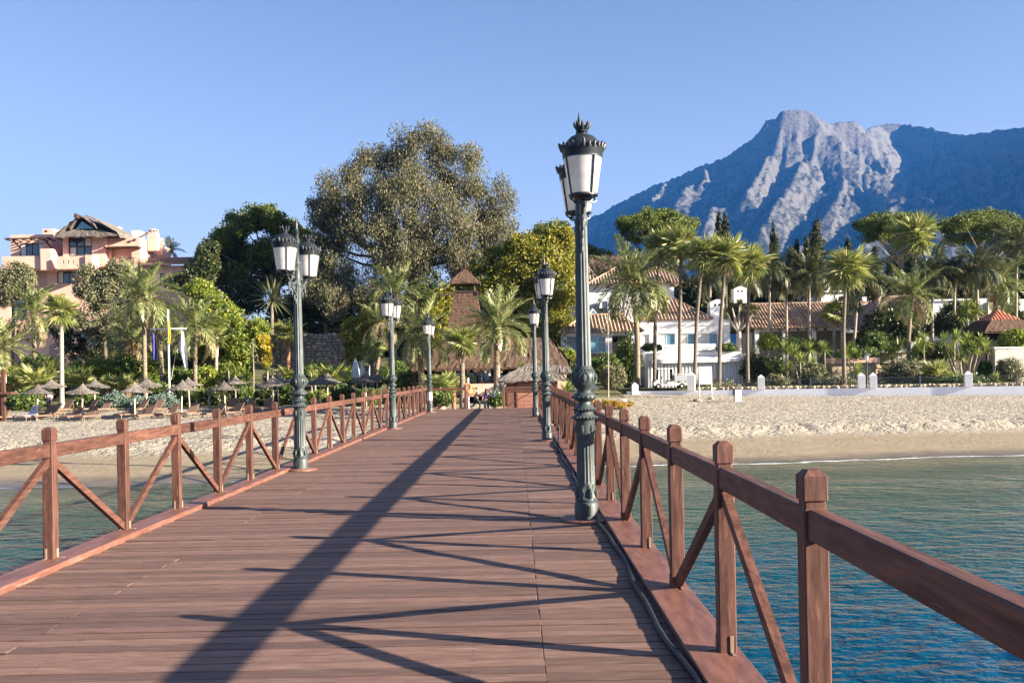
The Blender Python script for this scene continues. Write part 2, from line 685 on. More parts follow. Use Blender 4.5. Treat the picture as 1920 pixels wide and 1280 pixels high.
def make_sea():
    xs = np.concatenate([-np.geomspace(6000, 62, 18), np.arange(-60, 60, .6), np.geomspace(61, 6000, 18)])
    ys = np.concatenate([-np.geomspace(6000, 12, 18), np.arange(-11, 24, .8), np.arange(24, 47, .25)])
    X, Y = np.meshgrid(xs, ys)
    t = Y - shore_y(X)
    Z = np.full_like(X, SEA_Z) + .015 * np.sin(t * 1.1 + X * .12) * sstep(-14, -3, t)
    ny, nx = X.shape
    V = np.stack([X.ravel(), Y.ravel(), Z.ravel()], 1)
    idx = np.arange(nx * ny).reshape(ny, nx)
    fcs = np.stack([idx[:-1, :-1].ravel(), idx[:-1, 1:].ravel(), idx[1:, 1:].ravel(), idx[1:, :-1].ravel()], 1)
    me = np_mesh('sea', V, fcs, True)
    a = me.attributes.new('shore', 'FLOAT', 'POINT')
    a.data.foreach_set('value', t.ravel().astype(np.float32))
    m, nt, N, L, P = new_mat('sea_water')
    tc = N.new('ShaderNodeTexCoord')
    at = N.new('ShaderNodeAttribute')
    at.attribute_name = 'shore'

    def noise(scale, stretch, det=3, rough=.5, dist=0):
        mp = N.new('ShaderNodeMapping')
        mp.inputs['Scale'].default_value = stretch
        mp.inputs['Rotation'].default_value = (0, 0, R(9))
        L.new(tc.outputs['Object'], mp.inputs[0])
        n = N.new('ShaderNodeTexNoise')
        n.inputs['Scale'].default_value = scale
        n.inputs['Detail'].default_value = det
        n.inputs['Roughness'].default_value = rough
        n.inputs['Distortion'].default_value = dist
        L.new(mp.outputs[0], n.inputs['Vector'])
        return n.outputs['Fac']

    def math_(op, a_, b_, c_=None):
        x = N.new('ShaderNodeMath')
        x.operation = op
        for i, q in enumerate((a_, b_, c_)):
            if q is None:
                continue
            if isinstance(q, (int, float)):
                x.inputs[i].default_value = q
            else:
                L.new(q, x.inputs[i])
        return x.outputs[0]
    patch = noise(.22, (1, 1.6, 1), 4)
    tt = math_('MULTIPLY_ADD', math_('SUBTRACT', patch, .5), 9.0, at.outputs['Fac'])
    mr = N.new('ShaderNodeMapRange')
    L.new(tt, mr.inputs[0])
    mr.inputs[1].default_value = -24
    mr.inputs[2].default_value = 0
    rp = N.new('ShaderNodeValToRGB')
    e = rp.color_ramp.elements
    e[0].position = 0.0
    e[0].color = (.000, .046, .112, 1)
    e[1].position = 1.0
    e[1].color = (.095, .095, .055, 1)
    x = e.new(.35)
    x.color = (.001, .050, .070, 1)
    x = e.new(.6)
    x.color = (.010, .052, .040, 1)
    x = e.new(.85)
    x.color = (.032, .058, .032, 1)
    L.new(mr.outputs[0], rp.inputs[0])
    # foam along the edge
    fo = noise(2.2, (.5, 1.6, 1), 5, .7)
    band = N.new('ShaderNodeMapRange')
    ab = math_('ABSOLUTE', math_('ADD', math_('MULTIPLY_ADD', math_('SUBTRACT', noise(.35, (1, 1, 1), 3), .5), 1.6, at.outputs['Fac']), .15), None)
    L.new(ab, band.inputs[0])
    band.inputs[1].default_value = 0
    band.inputs[2].default_value = .42
    band.inputs[3].default_value = .62
    band.inputs[4].default_value = 0
    fr = N.new('ShaderNodeValToRGB')
    fr.color_ramp.elements[0].position = .70
    fr.color_ramp.elements[1].position = .86
    fr.color_ramp.elements[0].color = (0, 0, 0, 1)
    fr.color_ramp.elements[1].color = (1, 1, 1, 1)
    L.new(math_('ADD', math_('MULTIPLY', fo, .55), band.outputs[0]), fr.inputs[0])
    mx = N.new('ShaderNodeMixRGB')
    L.new(fr.outputs[0], mx.inputs[0])
    L.new(rp.outputs[0], mx.inputs[1])
    mx.inputs[2].default_value = (.75, .77, .78, 1)
    L.new(mx.outputs[0], P.inputs['Base Color'])
    ro = N.new('ShaderNodeMapRange')
    L.new(fr.outputs[0], ro.inputs[0])
    ro.inputs[3].default_value = .05
    ro.inputs[4].default_value = .6
    L.new(ro.outputs[0], P.inputs['Roughness'])
    P.inputs['IOR'].default_value = 1.33
    P.inputs['Specular IOR Level'].default_value = .075
    h = math_('MULTIPLY_ADD', noise(.9, (.7, 1.4, 1), 3, .5, .4), 1.0,
              math_('MULTIPLY_ADD', noise(3.4, (.75, 1.25, 1), 3, .55, .3), .55, math_('MULTIPLY', noise(9, (.7, 1.2, 1), 2), .10)))
    bp = N.new('ShaderNodeBump')
    bp.inputs['Strength'].default_value = 1.0
    bp.inputs['Distance'].default_value = .16
    L.new(h, bp.inputs['Height'])
    L.new(bp.outputs[0], P.inputs['Normal'])
    s = ob('sea', me, m)
    tag(s, kind='structure')


make_sea()


# ------------------------------------------------------------------ the mountain
def make_mountain():
    def ridge(pts, slope, jag=0):
        return ([W(p[0], p[1], p[2]) for p in pts], slope, jag)
    RD = [
        # the long left skyline up to the summit and on to the notch
        ridge([(940, 500, 4900), (1010, 462, 4860), (1102, 409, 4780), (1132, 397, 4750), (1224, 346, 4660), (1303, 315, 4580), (1360, 291, 4520),
               (1395, 267, 4480), (1430, 241, 4445), (1441, 224, 4430), (1456, 221, 4430), (1469, 206, 4420), (1504, 203, 4420),
               (1517, 203, 4420), (1544, 224, 4440), (1561, 232, 4460), (1600, 227, 4500), (1625, 240, 4560)], 1.25, 1),
        # far right skyline, coming nearer to the right
        ridge([(1625, 241, 4700), (1649, 234, 5150), (1692, 232, 5150), (1723, 234, 5000), (1754, 239, 4850), (1784, 248, 4700),
               (1832, 248, 4420), (1885, 242, 4150), (1920, 239, 3950), (2000, 240, 3600), (2100, 235, 3250), (2250, 240, 2900)], 1.15),
        # shoulder between summit and the right-hand valley
        ridge([(1600, 229, 4490), (1622, 258, 4420), (1637, 285, 4330), (1657, 320, 4200), (1674, 348, 4080), (1692, 372, 3950)], 1.1),
        # summit wall and the long spur that swings right
        ridge([(1517, 205, 4415), (1523, 235, 4350), (1530, 262, 4280)], 1.5),
        ridge([(1552, 250, 4400), (1566, 292, 4200), (1583, 322, 4050), (1618, 352, 3880), (1684, 368, 3650), (1718, 367, 3500), (1780, 382, 3300),
               (1850, 390, 3100), (1960, 420, 2900)], 1.0),
        ridge([(1583, 322, 4050), (1576, 360, 3800), (1539, 412, 3450), (1495, 466, 3150), (1450, 520, 2900)], .95),
        ridge([(1690, 368, 3600), (1655, 415, 3280), (1615, 462, 3000)], .9),
        ridge([(1790, 384, 3320), (1760, 420, 3100), (1730, 470, 2900)], .9),
        ridge([(1505, 296, 4200), (1500, 314, 4050), (1470, 366, 3750), (1440, 414, 3450), (1400, 470, 3150)], .95),
        ridge([(1469, 207, 4410), (1464, 240, 4330), (1452, 270, 4240), (1432, 304, 4100), (1418, 335, 3950), (1400, 366, 3800)], 1.2),
        ridge([(1441, 225, 4430), (1434, 258, 4340)], 1.5),
        ridge([(1400, 266, 4475), (1398, 290, 4380), (1384, 322, 4180), (1374, 352, 4020), (1340, 386, 3800), (1322, 430, 3600), (1290, 480, 3350)], .95),
        ridge([(1345, 299, 4530), (1330, 314, 4400), (1300, 338, 4220), (1266, 378, 3980), (1234, 430, 3780), (1200, 470, 3600)], .9),
        ridge([(1270, 330, 4610), (1248, 349, 4450), (1213, 386, 4200), (1178, 440, 3950)], .9),
        ridge([(1186, 369, 4690), (1156, 394, 4500), (1120, 440, 4300)], .9),
        ridge([(1492, 206, 4415), (1490, 230, 4370), (1482, 252, 4310)], 1.6),
    ]
    xs = np.arange(-250, 3400, 9.5)
    ys = np.arange(2500, 5900, 11.0)
    X, Y = np.meshgrid(xs, ys)
    # bend the flanks a little so no spur is a straight roof
    wx = X + 70 * (fbm(X / 260, Y / 260, 3, 71) - .5) + 26 * (fbm(X / 70, Y / 70, 3, 75) - .5)
    wy = Y + 70 * (fbm(X / 260, Y / 260, 3, 72) - .5) + 26 * (fbm(X / 70, Y / 70, 3, 76) - .5)
    Z = np.full_like(X, 20.0)
    crest = np.full_like(X, 1e9)
    for ri, (pts, sl, _) in enumerate(RD):
        best = np.full_like(X, -1e9)
        for a, b in zip(pts[:-1], pts[1:]):
            dx, dy = b.x - a.x, b.y - a.y
            L2 = dx * dx + dy * dy
            t = np.clip(((wx - a.x) * dx + (wy - a.y) * dy) / L2, 0, 1)
            d = np.hypot(wx - (a.x + t * dx), wy - (a.y + t * dy))
            # at the crest keep the true line (no warp) so that the skyline stays where it is
            t0 = np.clip(((X - a.x) * dx + (Y - a.y) * dy) / L2, 0, 1)
            d0 = np.hypot(X - (a.x + t0 * dx), Y - (a.y + t0 * dy))
            if ri < 2:
                crest = np.minimum(crest, d0)
            k = sstep(10, 120, d0)
            d = d0 * (1 - k) + d * k
            z = a.z + (b.z - a.z) * t - sl * d * (1 - .25 * sstep(60, 700, d))
            best = np.maximum(best, z)
        Z = np.maximum(Z, best)
    el = sstep(100, 900, Z)
    rid = 1 - np.abs(fbm(X / 120, Y / 120, 4, 12) * 2 - 1)
    rid2 = 1 - np.abs(fbm(X / 38, Y / 38, 3, 19) * 2 - 1)
    sk = X * .85 - Y * .35
    rill = 1 - np.abs(fbm(sk / 55 + .8 * fbm(X / 200, Y / 200, 2, 61), Y / 330, 3, 62) * 2 - 1)
    calm = .30 + .70 * sstep(20, 190, crest)
    Z = Z + calm * (.3 + .7 * el) * ((rid - .85) * 36 + (rid2 - .8) * 15 + (rill - .8) * 52) + (fbm(X / 16, Y / 16, 2, 29) - .5) * 6
    ny, nx = X.shape
    V = np.stack([X.ravel(), Y.ravel(), Z.ravel()], 1)
    idx = np.arange(nx * ny).reshape(ny, nx)
    fcs = np.stack([idx[:-1, :-1].ravel(), idx[:-1, 1:].ravel(), idx[1:, 1:].ravel(), idx[1:, :-1].ravel()], 1)
    me = np_mesh('mountain', V, fcs, True)
    m, nt, N, L, P = new_mat('limestone_and_scrub')
    tc = N.new('ShaderNodeTexCoord')
    ge = N.new('ShaderNodeNewGeometry')

    def noise(scale, det=6, rough=.65):
        n = N.new('ShaderNodeTexNoise')
        n.inputs['Scale'].default_value = scale
        n.inputs['Detail'].default_value = det
        n.inputs['Roughness'].default_value = rough
        L.new(tc.outputs['Object'], n.inputs['Vector'])
        return n.outputs['Fac']
    sx = N.new('ShaderNodeSeparateXYZ')
    L.new(ge.outputs['True Normal'], sx.inputs[0])
    steep = N.new('ShaderNodeMapRange')
    L.new(sx.outputs['Z'], steep.inputs[0])
    steep.inputs[1].default_value = .86
    steep.inputs[2].default_value = .52
    pz = N.new('ShaderNodeSeparateXYZ')
    L.new(ge.outputs['Position'], pz.inputs[0])
    hi = N.new('ShaderNodeMapRange')
    L.new(pz.outputs['Z'], hi.inputs[0])
    hi.inputs[1].default_value = 300
    hi.inputs[2].default_value = 1150
    s1 = N.new('ShaderNodeMath')
    s1.operation = 'MULTIPLY_ADD'
    L.new(steep.outputs[0], s1.inputs[0])
    s1.inputs[1].default_value = .42
    s2 = N.new('ShaderNodeMath')
    s2.operation = 'MULTIPLY_ADD'
    L.new(hi.outputs[0], s2.inputs[0])
    s2.inputs[1].default_value = .32
    s3 = N.new('ShaderNodeMath')
    s3.operation = 'MULTIPLY_ADD'
    L.new(noise(.03), s3.inputs[0])
    s3.inputs[1].default_value = 1.5
    s3.inputs[2].default_value = -.55
    L.new(s3.outputs[0], s2.inputs[2])
    L.new(s2.outputs[0], s1.inputs[2])
    rp = N.new('ShaderNodeValToRGB')
    rp.color_ramp.elements[0].position = .25
    rp.color_ramp.elements[1].position = .8
    rp.color_ramp.elements[0].color = (.018, .019, .012, 1)
    rp.color_ramp.elements[1].color = (.115, .108, .098, 1)
    x = rp.color_ramp.elements.new(.5)
    x.color = (.040, .039, .029, 1)
    L.new(s1.outputs[0], rp.inputs[0])
    L.new(rp.outputs[0], P.inputs['Base Color'])
    P.inputs['Roughness'].default_value = .95
    P.inputs['Specular IOR Level'].default_value = .1
    bp = N.new('ShaderNodeBump')
    bp.inputs['Strength'].default_value = .8
    bp.inputs['Distance'].default_value = 14
    L.new(noise(.05, 5), bp.inputs['Height'])
    L.new(bp.outputs[0], P.inputs['Normal'])
    o = ob('mountain', me, m)
    tag(o, kind='structure')


make_mountain()


# ------------------------------------------------------------------ haze
def make_haze():
    b = MB()
    b.span(-6100, 6100, -6100, 6300, -16, 1290)
    m, nt, N, L, P = new_mat('haze')
    N.remove(P)
    v = N.new('ShaderNodeVolumePrincipled')
    v.inputs['Color'].default_value = (.05, .31, 1.0, 1)
    v.inputs['Density'].default_value = HAZE
    v.inputs['Anisotropy'].default_value = 0.0
    L.new(v.outputs[0], N['Material Output'].inputs['Volume'])
    o = b.build('haze', m)
    tag(o, kind='stuff')


HAZE = 0.00005
make_haze()

# ================================================================== MATERIALS FOR THE PIER
M = {}
M['rail_wood'] = mat('oiled_red_wood', (.060, .026, .018), (.140, .064, .045), 3.0, (9, 9, 1.2), rough=.58, bump=.5, bdist=.006,
                     rand=.24, spec=.3, dirt=((.23, .12, .085), 5.0, .58, .80))
M['rail_wood_y'] = mat('oiled_red_wood_long', (.060, .026, .018), (.140, .064, .045), 3.0, (9, 1.2, 9), rough=.58, bump=.5, bdist=.006,
                       rand=.24, spec=.3, dirt=((.22, .115, .08), 5.0, .60, .82))
M['deck'] = mat('weathered_deck_boards', (.098, .053, .038), (.205, .122, .091), 3.2, (1.6, 26, 8), rough=.62, bump=.35, bdist=.004,
                rand=.26, spec=.35, lo=.30, hi=.68, dirt=((.265, .19, .15), 2.2, .56, .80))


def seam_shade():
    """shade of the gaps between the boards, painted into the deck colour"""
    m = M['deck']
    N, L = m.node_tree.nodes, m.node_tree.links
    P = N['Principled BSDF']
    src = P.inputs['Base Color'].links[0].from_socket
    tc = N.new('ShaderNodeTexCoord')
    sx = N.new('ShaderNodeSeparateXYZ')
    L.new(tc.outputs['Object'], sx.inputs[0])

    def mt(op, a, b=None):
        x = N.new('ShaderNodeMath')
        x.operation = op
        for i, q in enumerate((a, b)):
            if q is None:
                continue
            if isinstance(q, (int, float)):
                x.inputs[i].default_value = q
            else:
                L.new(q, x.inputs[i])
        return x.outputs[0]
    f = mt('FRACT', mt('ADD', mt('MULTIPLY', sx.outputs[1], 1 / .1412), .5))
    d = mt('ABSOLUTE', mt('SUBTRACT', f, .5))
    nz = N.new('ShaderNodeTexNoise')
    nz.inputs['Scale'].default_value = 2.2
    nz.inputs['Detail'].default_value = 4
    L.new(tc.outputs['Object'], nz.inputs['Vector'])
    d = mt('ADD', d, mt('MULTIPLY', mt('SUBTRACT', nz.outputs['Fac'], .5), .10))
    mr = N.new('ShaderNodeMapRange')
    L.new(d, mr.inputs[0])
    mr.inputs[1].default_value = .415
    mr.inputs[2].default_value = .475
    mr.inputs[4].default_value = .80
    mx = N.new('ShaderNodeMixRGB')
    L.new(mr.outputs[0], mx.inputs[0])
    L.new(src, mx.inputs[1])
    mx.inputs[2].default_value = (.035, .018, .012, 1)  # board edges darkened to stand for shade in the gaps
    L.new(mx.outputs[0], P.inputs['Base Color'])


seam_shade()
M['kerb'] = mat('red_kerb_board', (.125, .050, .034), (.215, .096, .068), 2.5, (6, 1, 6), rough=.5, bump=.25, bdist=.004, spec=.5,
                dirt=((.27, .16, .12), 3.0, .58, .78))
M['under'] = mat('dark_wet_timber', (.045, .03, .022), (.09, .06, .045), 3.0, rough=.8)
M['bracket'] = mat('flaking_galvanised_steel', (.34, .25, .19), (.24, .15, .105), 9.0, rough=.6, metal=.2)
M['cable'] = mat('black_rubber_cable', (.016, .017, .02), (.03, .03, .034), 20, rough=.55)
M['iron'] = mat('painted_cast_iron', (.030, .043, .044), (.058, .074, .070), 6.0, (1, 1, 1), rough=.5, bump=.4, bscale=40, bdist=.004,
                spec=.5, dirt=((.105, .118, .105), 4.0, .60, .78))
M['iron_dark'] = mat('black_painted_iron', (.011, .015, .018), (.024, .030, .034), 8.0, rough=.42, bump=.3, bscale=40, bdist=.003, spec=.5)
M['iron_rib'] = mat('grey_iron_rib', (.045, .056, .06), (.08, .092, .095), 9, rough=.5)


def frosted():
    m, nt, N, L, P = new_mat('frosted_white_pane')
    tc = N.new('ShaderNodeTexCoord')
    nz = N.new('ShaderNodeTexNoise')
    nz.inputs['Scale'].default_value = 5
    nz.inputs['Detail'].default_value = 5
    L.new(tc.outputs['Object'], nz.inputs['Vector'])
    rp = N.new('ShaderNodeValToRGB')
    rp.color_ramp.elements[0].position = .3
    rp.color_ramp.elements[0].color = (.60, .58, .54, 1)
    rp.color_ramp.elements[1].position = .55
    rp.color_ramp.elements[1].color = (.80, .79, .76, 1)
    L.new(nz.outputs['Fac'], rp.inputs[0])
    L.new(rp.outputs[0], P.inputs['Base Color'])
    P.inputs['Roughness'].default_value = .35
    tr = N.new('ShaderNodeBsdfTranslucent')
    L.new(rp.outputs[0], tr.inputs[0])
    ms = N.new('ShaderNodeMixShader')
    ms.inputs[0].default_value = .45
    L.new(P.outputs[0], ms.inputs[1])
    L.new(tr.outputs[0], ms.inputs[2])
    L.new(ms.outputs[0], N['Material Output'].inputs[0])
    return m


M['pane'] = frosted()

# ------------------------------------------------------------------ the pier
XL, XR = -4.20, 0.985           # inner edges of the kerbs
KL, KR = -4.48, 1.30            # outer edges
Y0, Y1 = -5.0, 46.6             # near (behind the camera) and shore end
PITCH = 0.1412                  # one board and its gap
BAY = 1.607
PL, PR = -4.41, 1.212           # post centre lines
PW = 0.101
KH = 0.055                      # kerb height above the boards
pier = thing('wooden_pier', 'red brown timber pier with braced railings running from the sea to the gardens', 'pier')


def plank_mesh(x0, x1, w=.1325, h=.035):
    b = MB()
    b.box(((x0 + x1) / 2, 0, -h / 2), (x1 - x0, w, h), 0, .004)
    nf = len(b.f)
    for bx in (-4.2, -2.9, -1.6, -.3, .9):           # two screws over every bearer
        if x0 + .02 < bx < x1 - .02:
            for sy in (-.042, .041):
                px_, py_ = bx + random.uniform(-.012, .012), sy + random.uniform(-.004, .004)
                b.add([(px_ + .0062 * math.cos(k * PI / 3), py_ + .0062 * math.sin(k * PI / 3), .0006) for k in range(6)], [(0, 1, 2, 3, 4, 5)])
    me = b.mesh('deck_plank')
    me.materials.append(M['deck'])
    me.materials.append(M['cable'])
    for p in list(me.polygons)[nf:]:
        p.material_index = 1
    return me


def deck():
    JA, JB = -3.26, .14
    kinds = {}

    def get(x0, x1):
        k = (round(x0, 3), round(x1, 3))
        if k not in kinds:
            kinds[k] = plank_mesh(x0, x1)
        return kinds[k]
    n = int((Y1 - Y0) / PITCH)
    rest = MB()
    count = 0
    for i in range(n):
        y = Y0 + (i + .5) * PITCH
        g = .0013
        cuts = [XL - .06, JB, XR + .02]
        r = random.random()
        if r < .42:
            cuts = [XL - .06, JA, JB, XR + .02]
        jb = random.choice([0, 0, .006, .012, -.006])
        wide = random.random() < .12
        segs = list(zip(cuts[:-1], cuts[1:]))
        dz = random.uniform(-.0035, .0025)
        for x0, x1 in segs:
            z = dz + random.uniform(-.0015, .0015)
            rz = random.uniform(-.0011, .0011) if x1 - x0 > 2 else random.uniform(-.004, .004)
            ry = random.uniform(-.0008, .0008)
            if y > 2.6 and count < 296:
                ga = .008 if (wide and x1 == JB) else g
                o = ob('deck_plank', get(x0 + g, x1 - ga), None, pier, (jb if x1 != XR + .02 else 0, y, z), (random.uniform(-.014, .014), ry, rz))
                count += 1
            else:
                rest.box(((x0 + x1) / 2, y - Y0 - .5 * PITCH, z - .0175), (x1 - x0 - 2 * g, .1325, .035), rz, .004)
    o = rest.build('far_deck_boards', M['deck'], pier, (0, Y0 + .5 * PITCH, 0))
    o['kind'] = 'stuff'
    # bearers and piles under the boards
    for x in (-4.2, -2.9, -1.6, -.3, .9):
        b = MB()
        b.span(x - .09, x + .09, Y0, Y1, -.32, -.04)
        b.build('bearer', M['under'], pier)
    for y in np.arange(-3.0, 46, 6.2):
        for x in (-4.1, .8):
            b = MB()
            b.lathe([(.16, -5.0), (.15, -.33)], 12, (x, y, 0))
            b.build('pile', M['under'], pier, smooth=True, auto=40)
    # kerbs in lengths that butt end to end
    for x0, x1 in ((KL, XL), (XR, KR)):
        y = Y0
        while y < Y1 - .01:
            L = min(4.82, Y1 - y)
            b = MB()
            b.span(x0, x1, y + .002, y + L - .002, -.19, KH, .006)
            b.build('kerb_board', M['kerb'], pier)
            y += L


deck()

PH = 1.29 - KH                   # post height above its foot


def post_mesh():
    b = MB()
    h = PH
    a = PW / 2
    def ring(r, z, k=.006):
        return [(-r + k, -r, z), (r - k, -r, z), (r, -r + k, z), (r, r - k, z), (r - k, r, z), (-r + k, r, z), (-r, r - k, z), (-r, -r + k, z)]
    levels = [(a, 0), (a, h - .163), (a - .007, h - .156), (a - .007, h - .128), (a + .001, h - .124), (a + .001, h - .026), (a * .55, h)]
    V = []
    for r, z in levels:
        V += ring(r, z)
    n = len(levels)
    fcs = [tuple(range(7, -1, -1)), tuple((n - 1) * 8 + k for k in range(8))]
    for i in range(n - 1):
        for k in range(8):
            k2 = (k + 1) % 8
            fcs.append((i * 8 + k, i * 8 + k2, i * 8 + 8 + k2, i * 8 + 8 + k))
    b.add(V, fcs)
    me = b.mesh('post')
    me.materials.append(M['rail_wood'])
    return me


POST = post_mesh()
RZ0, RZ1 = 1.008 - KH, 1.134 - KH


def railing(xc, ys, label, brackets=True, side=1):
    """posts at ys; a rail and one brace in every bay; braces meet at the head of every other post"""
    r = bpy.data.objects.new('railing', None)
    COL.objects.link(r)
    r.parent = pier
    r.location = (xc, 0, KH)
    r['label'] = label
    L = BAY - PW + .004
    rail = MB()
    rail.box((0, 0, 0), (.074, L, RZ1 - RZ0), 0, .007)
    rail = rail.mesh('handrail')
    rail.materials.append(M['rail_wood_y'])
    hb = RZ0 - .0
    brs = []
    for sgn in (1, -1):
        b = MB()
        y0, z0 = -sgn * (L / 2 - .055), hb - .055
        y1, z1 = sgn * (L / 2 - .05), .055
        # a brace with its ends cut to the post
        w = .048
        d = Vector((y1 - y0, z1 - z0)).normalized()
        nrm = Vector((-d.y, d.x)) * .052
        ya, yb = -sgn * L / 2, sgn * L / 2
        def at(y, off):
            px_, pz_ = y0 + nrm.x * off, z0 + nrm.y * off
            tt = (y - px_) / d.x
            return (y, pz_ + d.y * tt)
        poly = [at(ya, 1), at(ya, -1), at(yb, -1), at(yb, 1)]
        poly = [(p[0], min(max(p[1], .004), hb - .004)) for p in poly]
        V = [(-w / 2, p[0], p[1]) for p in poly] + [(w / 2, p[0], p[1]) for p in poly]
        f = [(0, 1, 2, 3), (7, 6, 5, 4), (0, 4, 5, 1), (1, 5, 6, 2), (2, 6, 7, 3), (3, 7, 4, 0)]
        if sgn < 0:
            f = [tuple(reversed(q)) for q in f]
        b.add(V, f)
        me = b.mesh('brace')
        me.materials.append(M['rail_wood_y'])
        brs.append(me)
    br = MB()
    br.box((0, -.0, .05), (.020, .006, .10), 0, .002)
    br.box((0, -.028, .004), (.020, .055, .006), 0, .002)
    brm = br.mesh('bracket')
    brm.materials.append(M['bracket'])
    br2 = MB()
    br2.box((0, 0, .045), (.006, .032, .09), 0, .002)
    br2.box((-side * .032, 0, .004), (.064, .032, .006), 0, .002)
    brm2 = br2.mesh('bracket')
    brm2.materials.append(M['bracket'])
    for k, y in ys:
        ob('post', POST, None, r, (random.uniform(-.004, .004), y, random.uniform(-.006, .004)), (random.uniform(-.004, .004), random.uniform(-.004, .004), 0))
        if k < 12:
            ob('bracket', brm, None, r, (.02 * side, y - PW / 2 - .004, 0))
            ob('bracket', brm2, None, r, (-side * (PW / 2 + .004), y + .02, 0))
    for (k, y), (k2, y2) in zip(ys[:-1], ys[1:]):
        ym = (y + y2) / 2
        sy = (y2 - y - PW + .004) / L
        ob('handrail', rail, None, r, (0, ym, (RZ0 + RZ1) / 2 + random.uniform(-.003, .003)), (random.uniform(-.0025, .0025), 0, 0), (1, sy, 1))
        ob('brace', brs[0 if k % 2 == 0 else 1], None, r, (0, ym, 0), (0, 0, 0), (1, sy, 1))
    return r


YS = [(k, 8.55 + BAY * k) for k in range(-8, 24)]
YS = [(k, y - (.55 if k == -4 else 0)) for k, y in YS if Y0 < y < Y1 - .05]
railing(PL, YS, 'left railing of posts, rails and slanting braces', side=-1)
railing(PR, YS, 'right railing of posts, rails and slanting braces', side=1)


def end_rail(x0, x1, y, n, label):
    """the short railing that closes the shore end of the pier beside the steps"""
    r = bpy.data.objects.new('end_railing', None)
    COL.objects.link(r)
    r.parent = pier
    r.location = (0, y, 0)
    r['label'] = label
    xs = np.linspace(x0, x1, n)
    for x in xs:
        ob('post', POST, None, r, (x, 0, 0))
    for i, (a, b) in enumerate(zip(xs[:-1], xs[1:])):
        m = MB()
        m.span(a + PW / 2, b - PW / 2, -.037, .037, RZ0, RZ1, .006)
        m.build('handrail', M['rail_wood_y'], r)
        m = MB()
        p0, p1 = (a + PW / 2 + .05, 0, .06), (b - PW / 2 - .05, 0, RZ0 - .05)
        if i % 2 == 1:
            p0, p1 = (a + PW / 2 + .05, 0, RZ0 - .05), (b - PW / 2 - .05, 0, .06)
        m.beam(p0, p1, .05, .10, .004, up=(0, 1, 0))
        m.build('brace', M['rail_wood'], r)


end_rail(PL + .11, -2.58, Y1 - .08, 2, 'railing across the end of the pier left of the steps')
end_rail(-.62, PR - .11, Y1 - .08, 2, 'railing across the end of the pier in front of the hut')


def steps():
    s = bpy.data.objects.new('steps', None)
    COL.objects.link(s)
    s.parent = pier
    s.location = (0, Y1, 0)
    for i in range(4):
        b = MB()
        b.span(-2.5, -.7, .30 * i + .02, .30 * i + .36, -.16 * (i + 1) - .04, -.16 * (i + 1), .004)
        b.build('tread', M['deck'], s)
    for x in (-2.58, -.62):
        for i in range(4):
            ob('post', POST, None, s, (x, .12 + .42 * i, -.17 * i - .07))
        b = MB()
        b.beam((x, -.02, RZ1 - .06), (x, 1.5, RZ1 - .06 - .62), .07, .11, .006)
        b.build('handrail', M['rail_wood_y'], s)
        b = MB()
        b.beam((x, -.02, -.12), (x, 1.5, -.74), .05, .2, .006)
        b.build('stringer', M['kerb'], s)


steps()


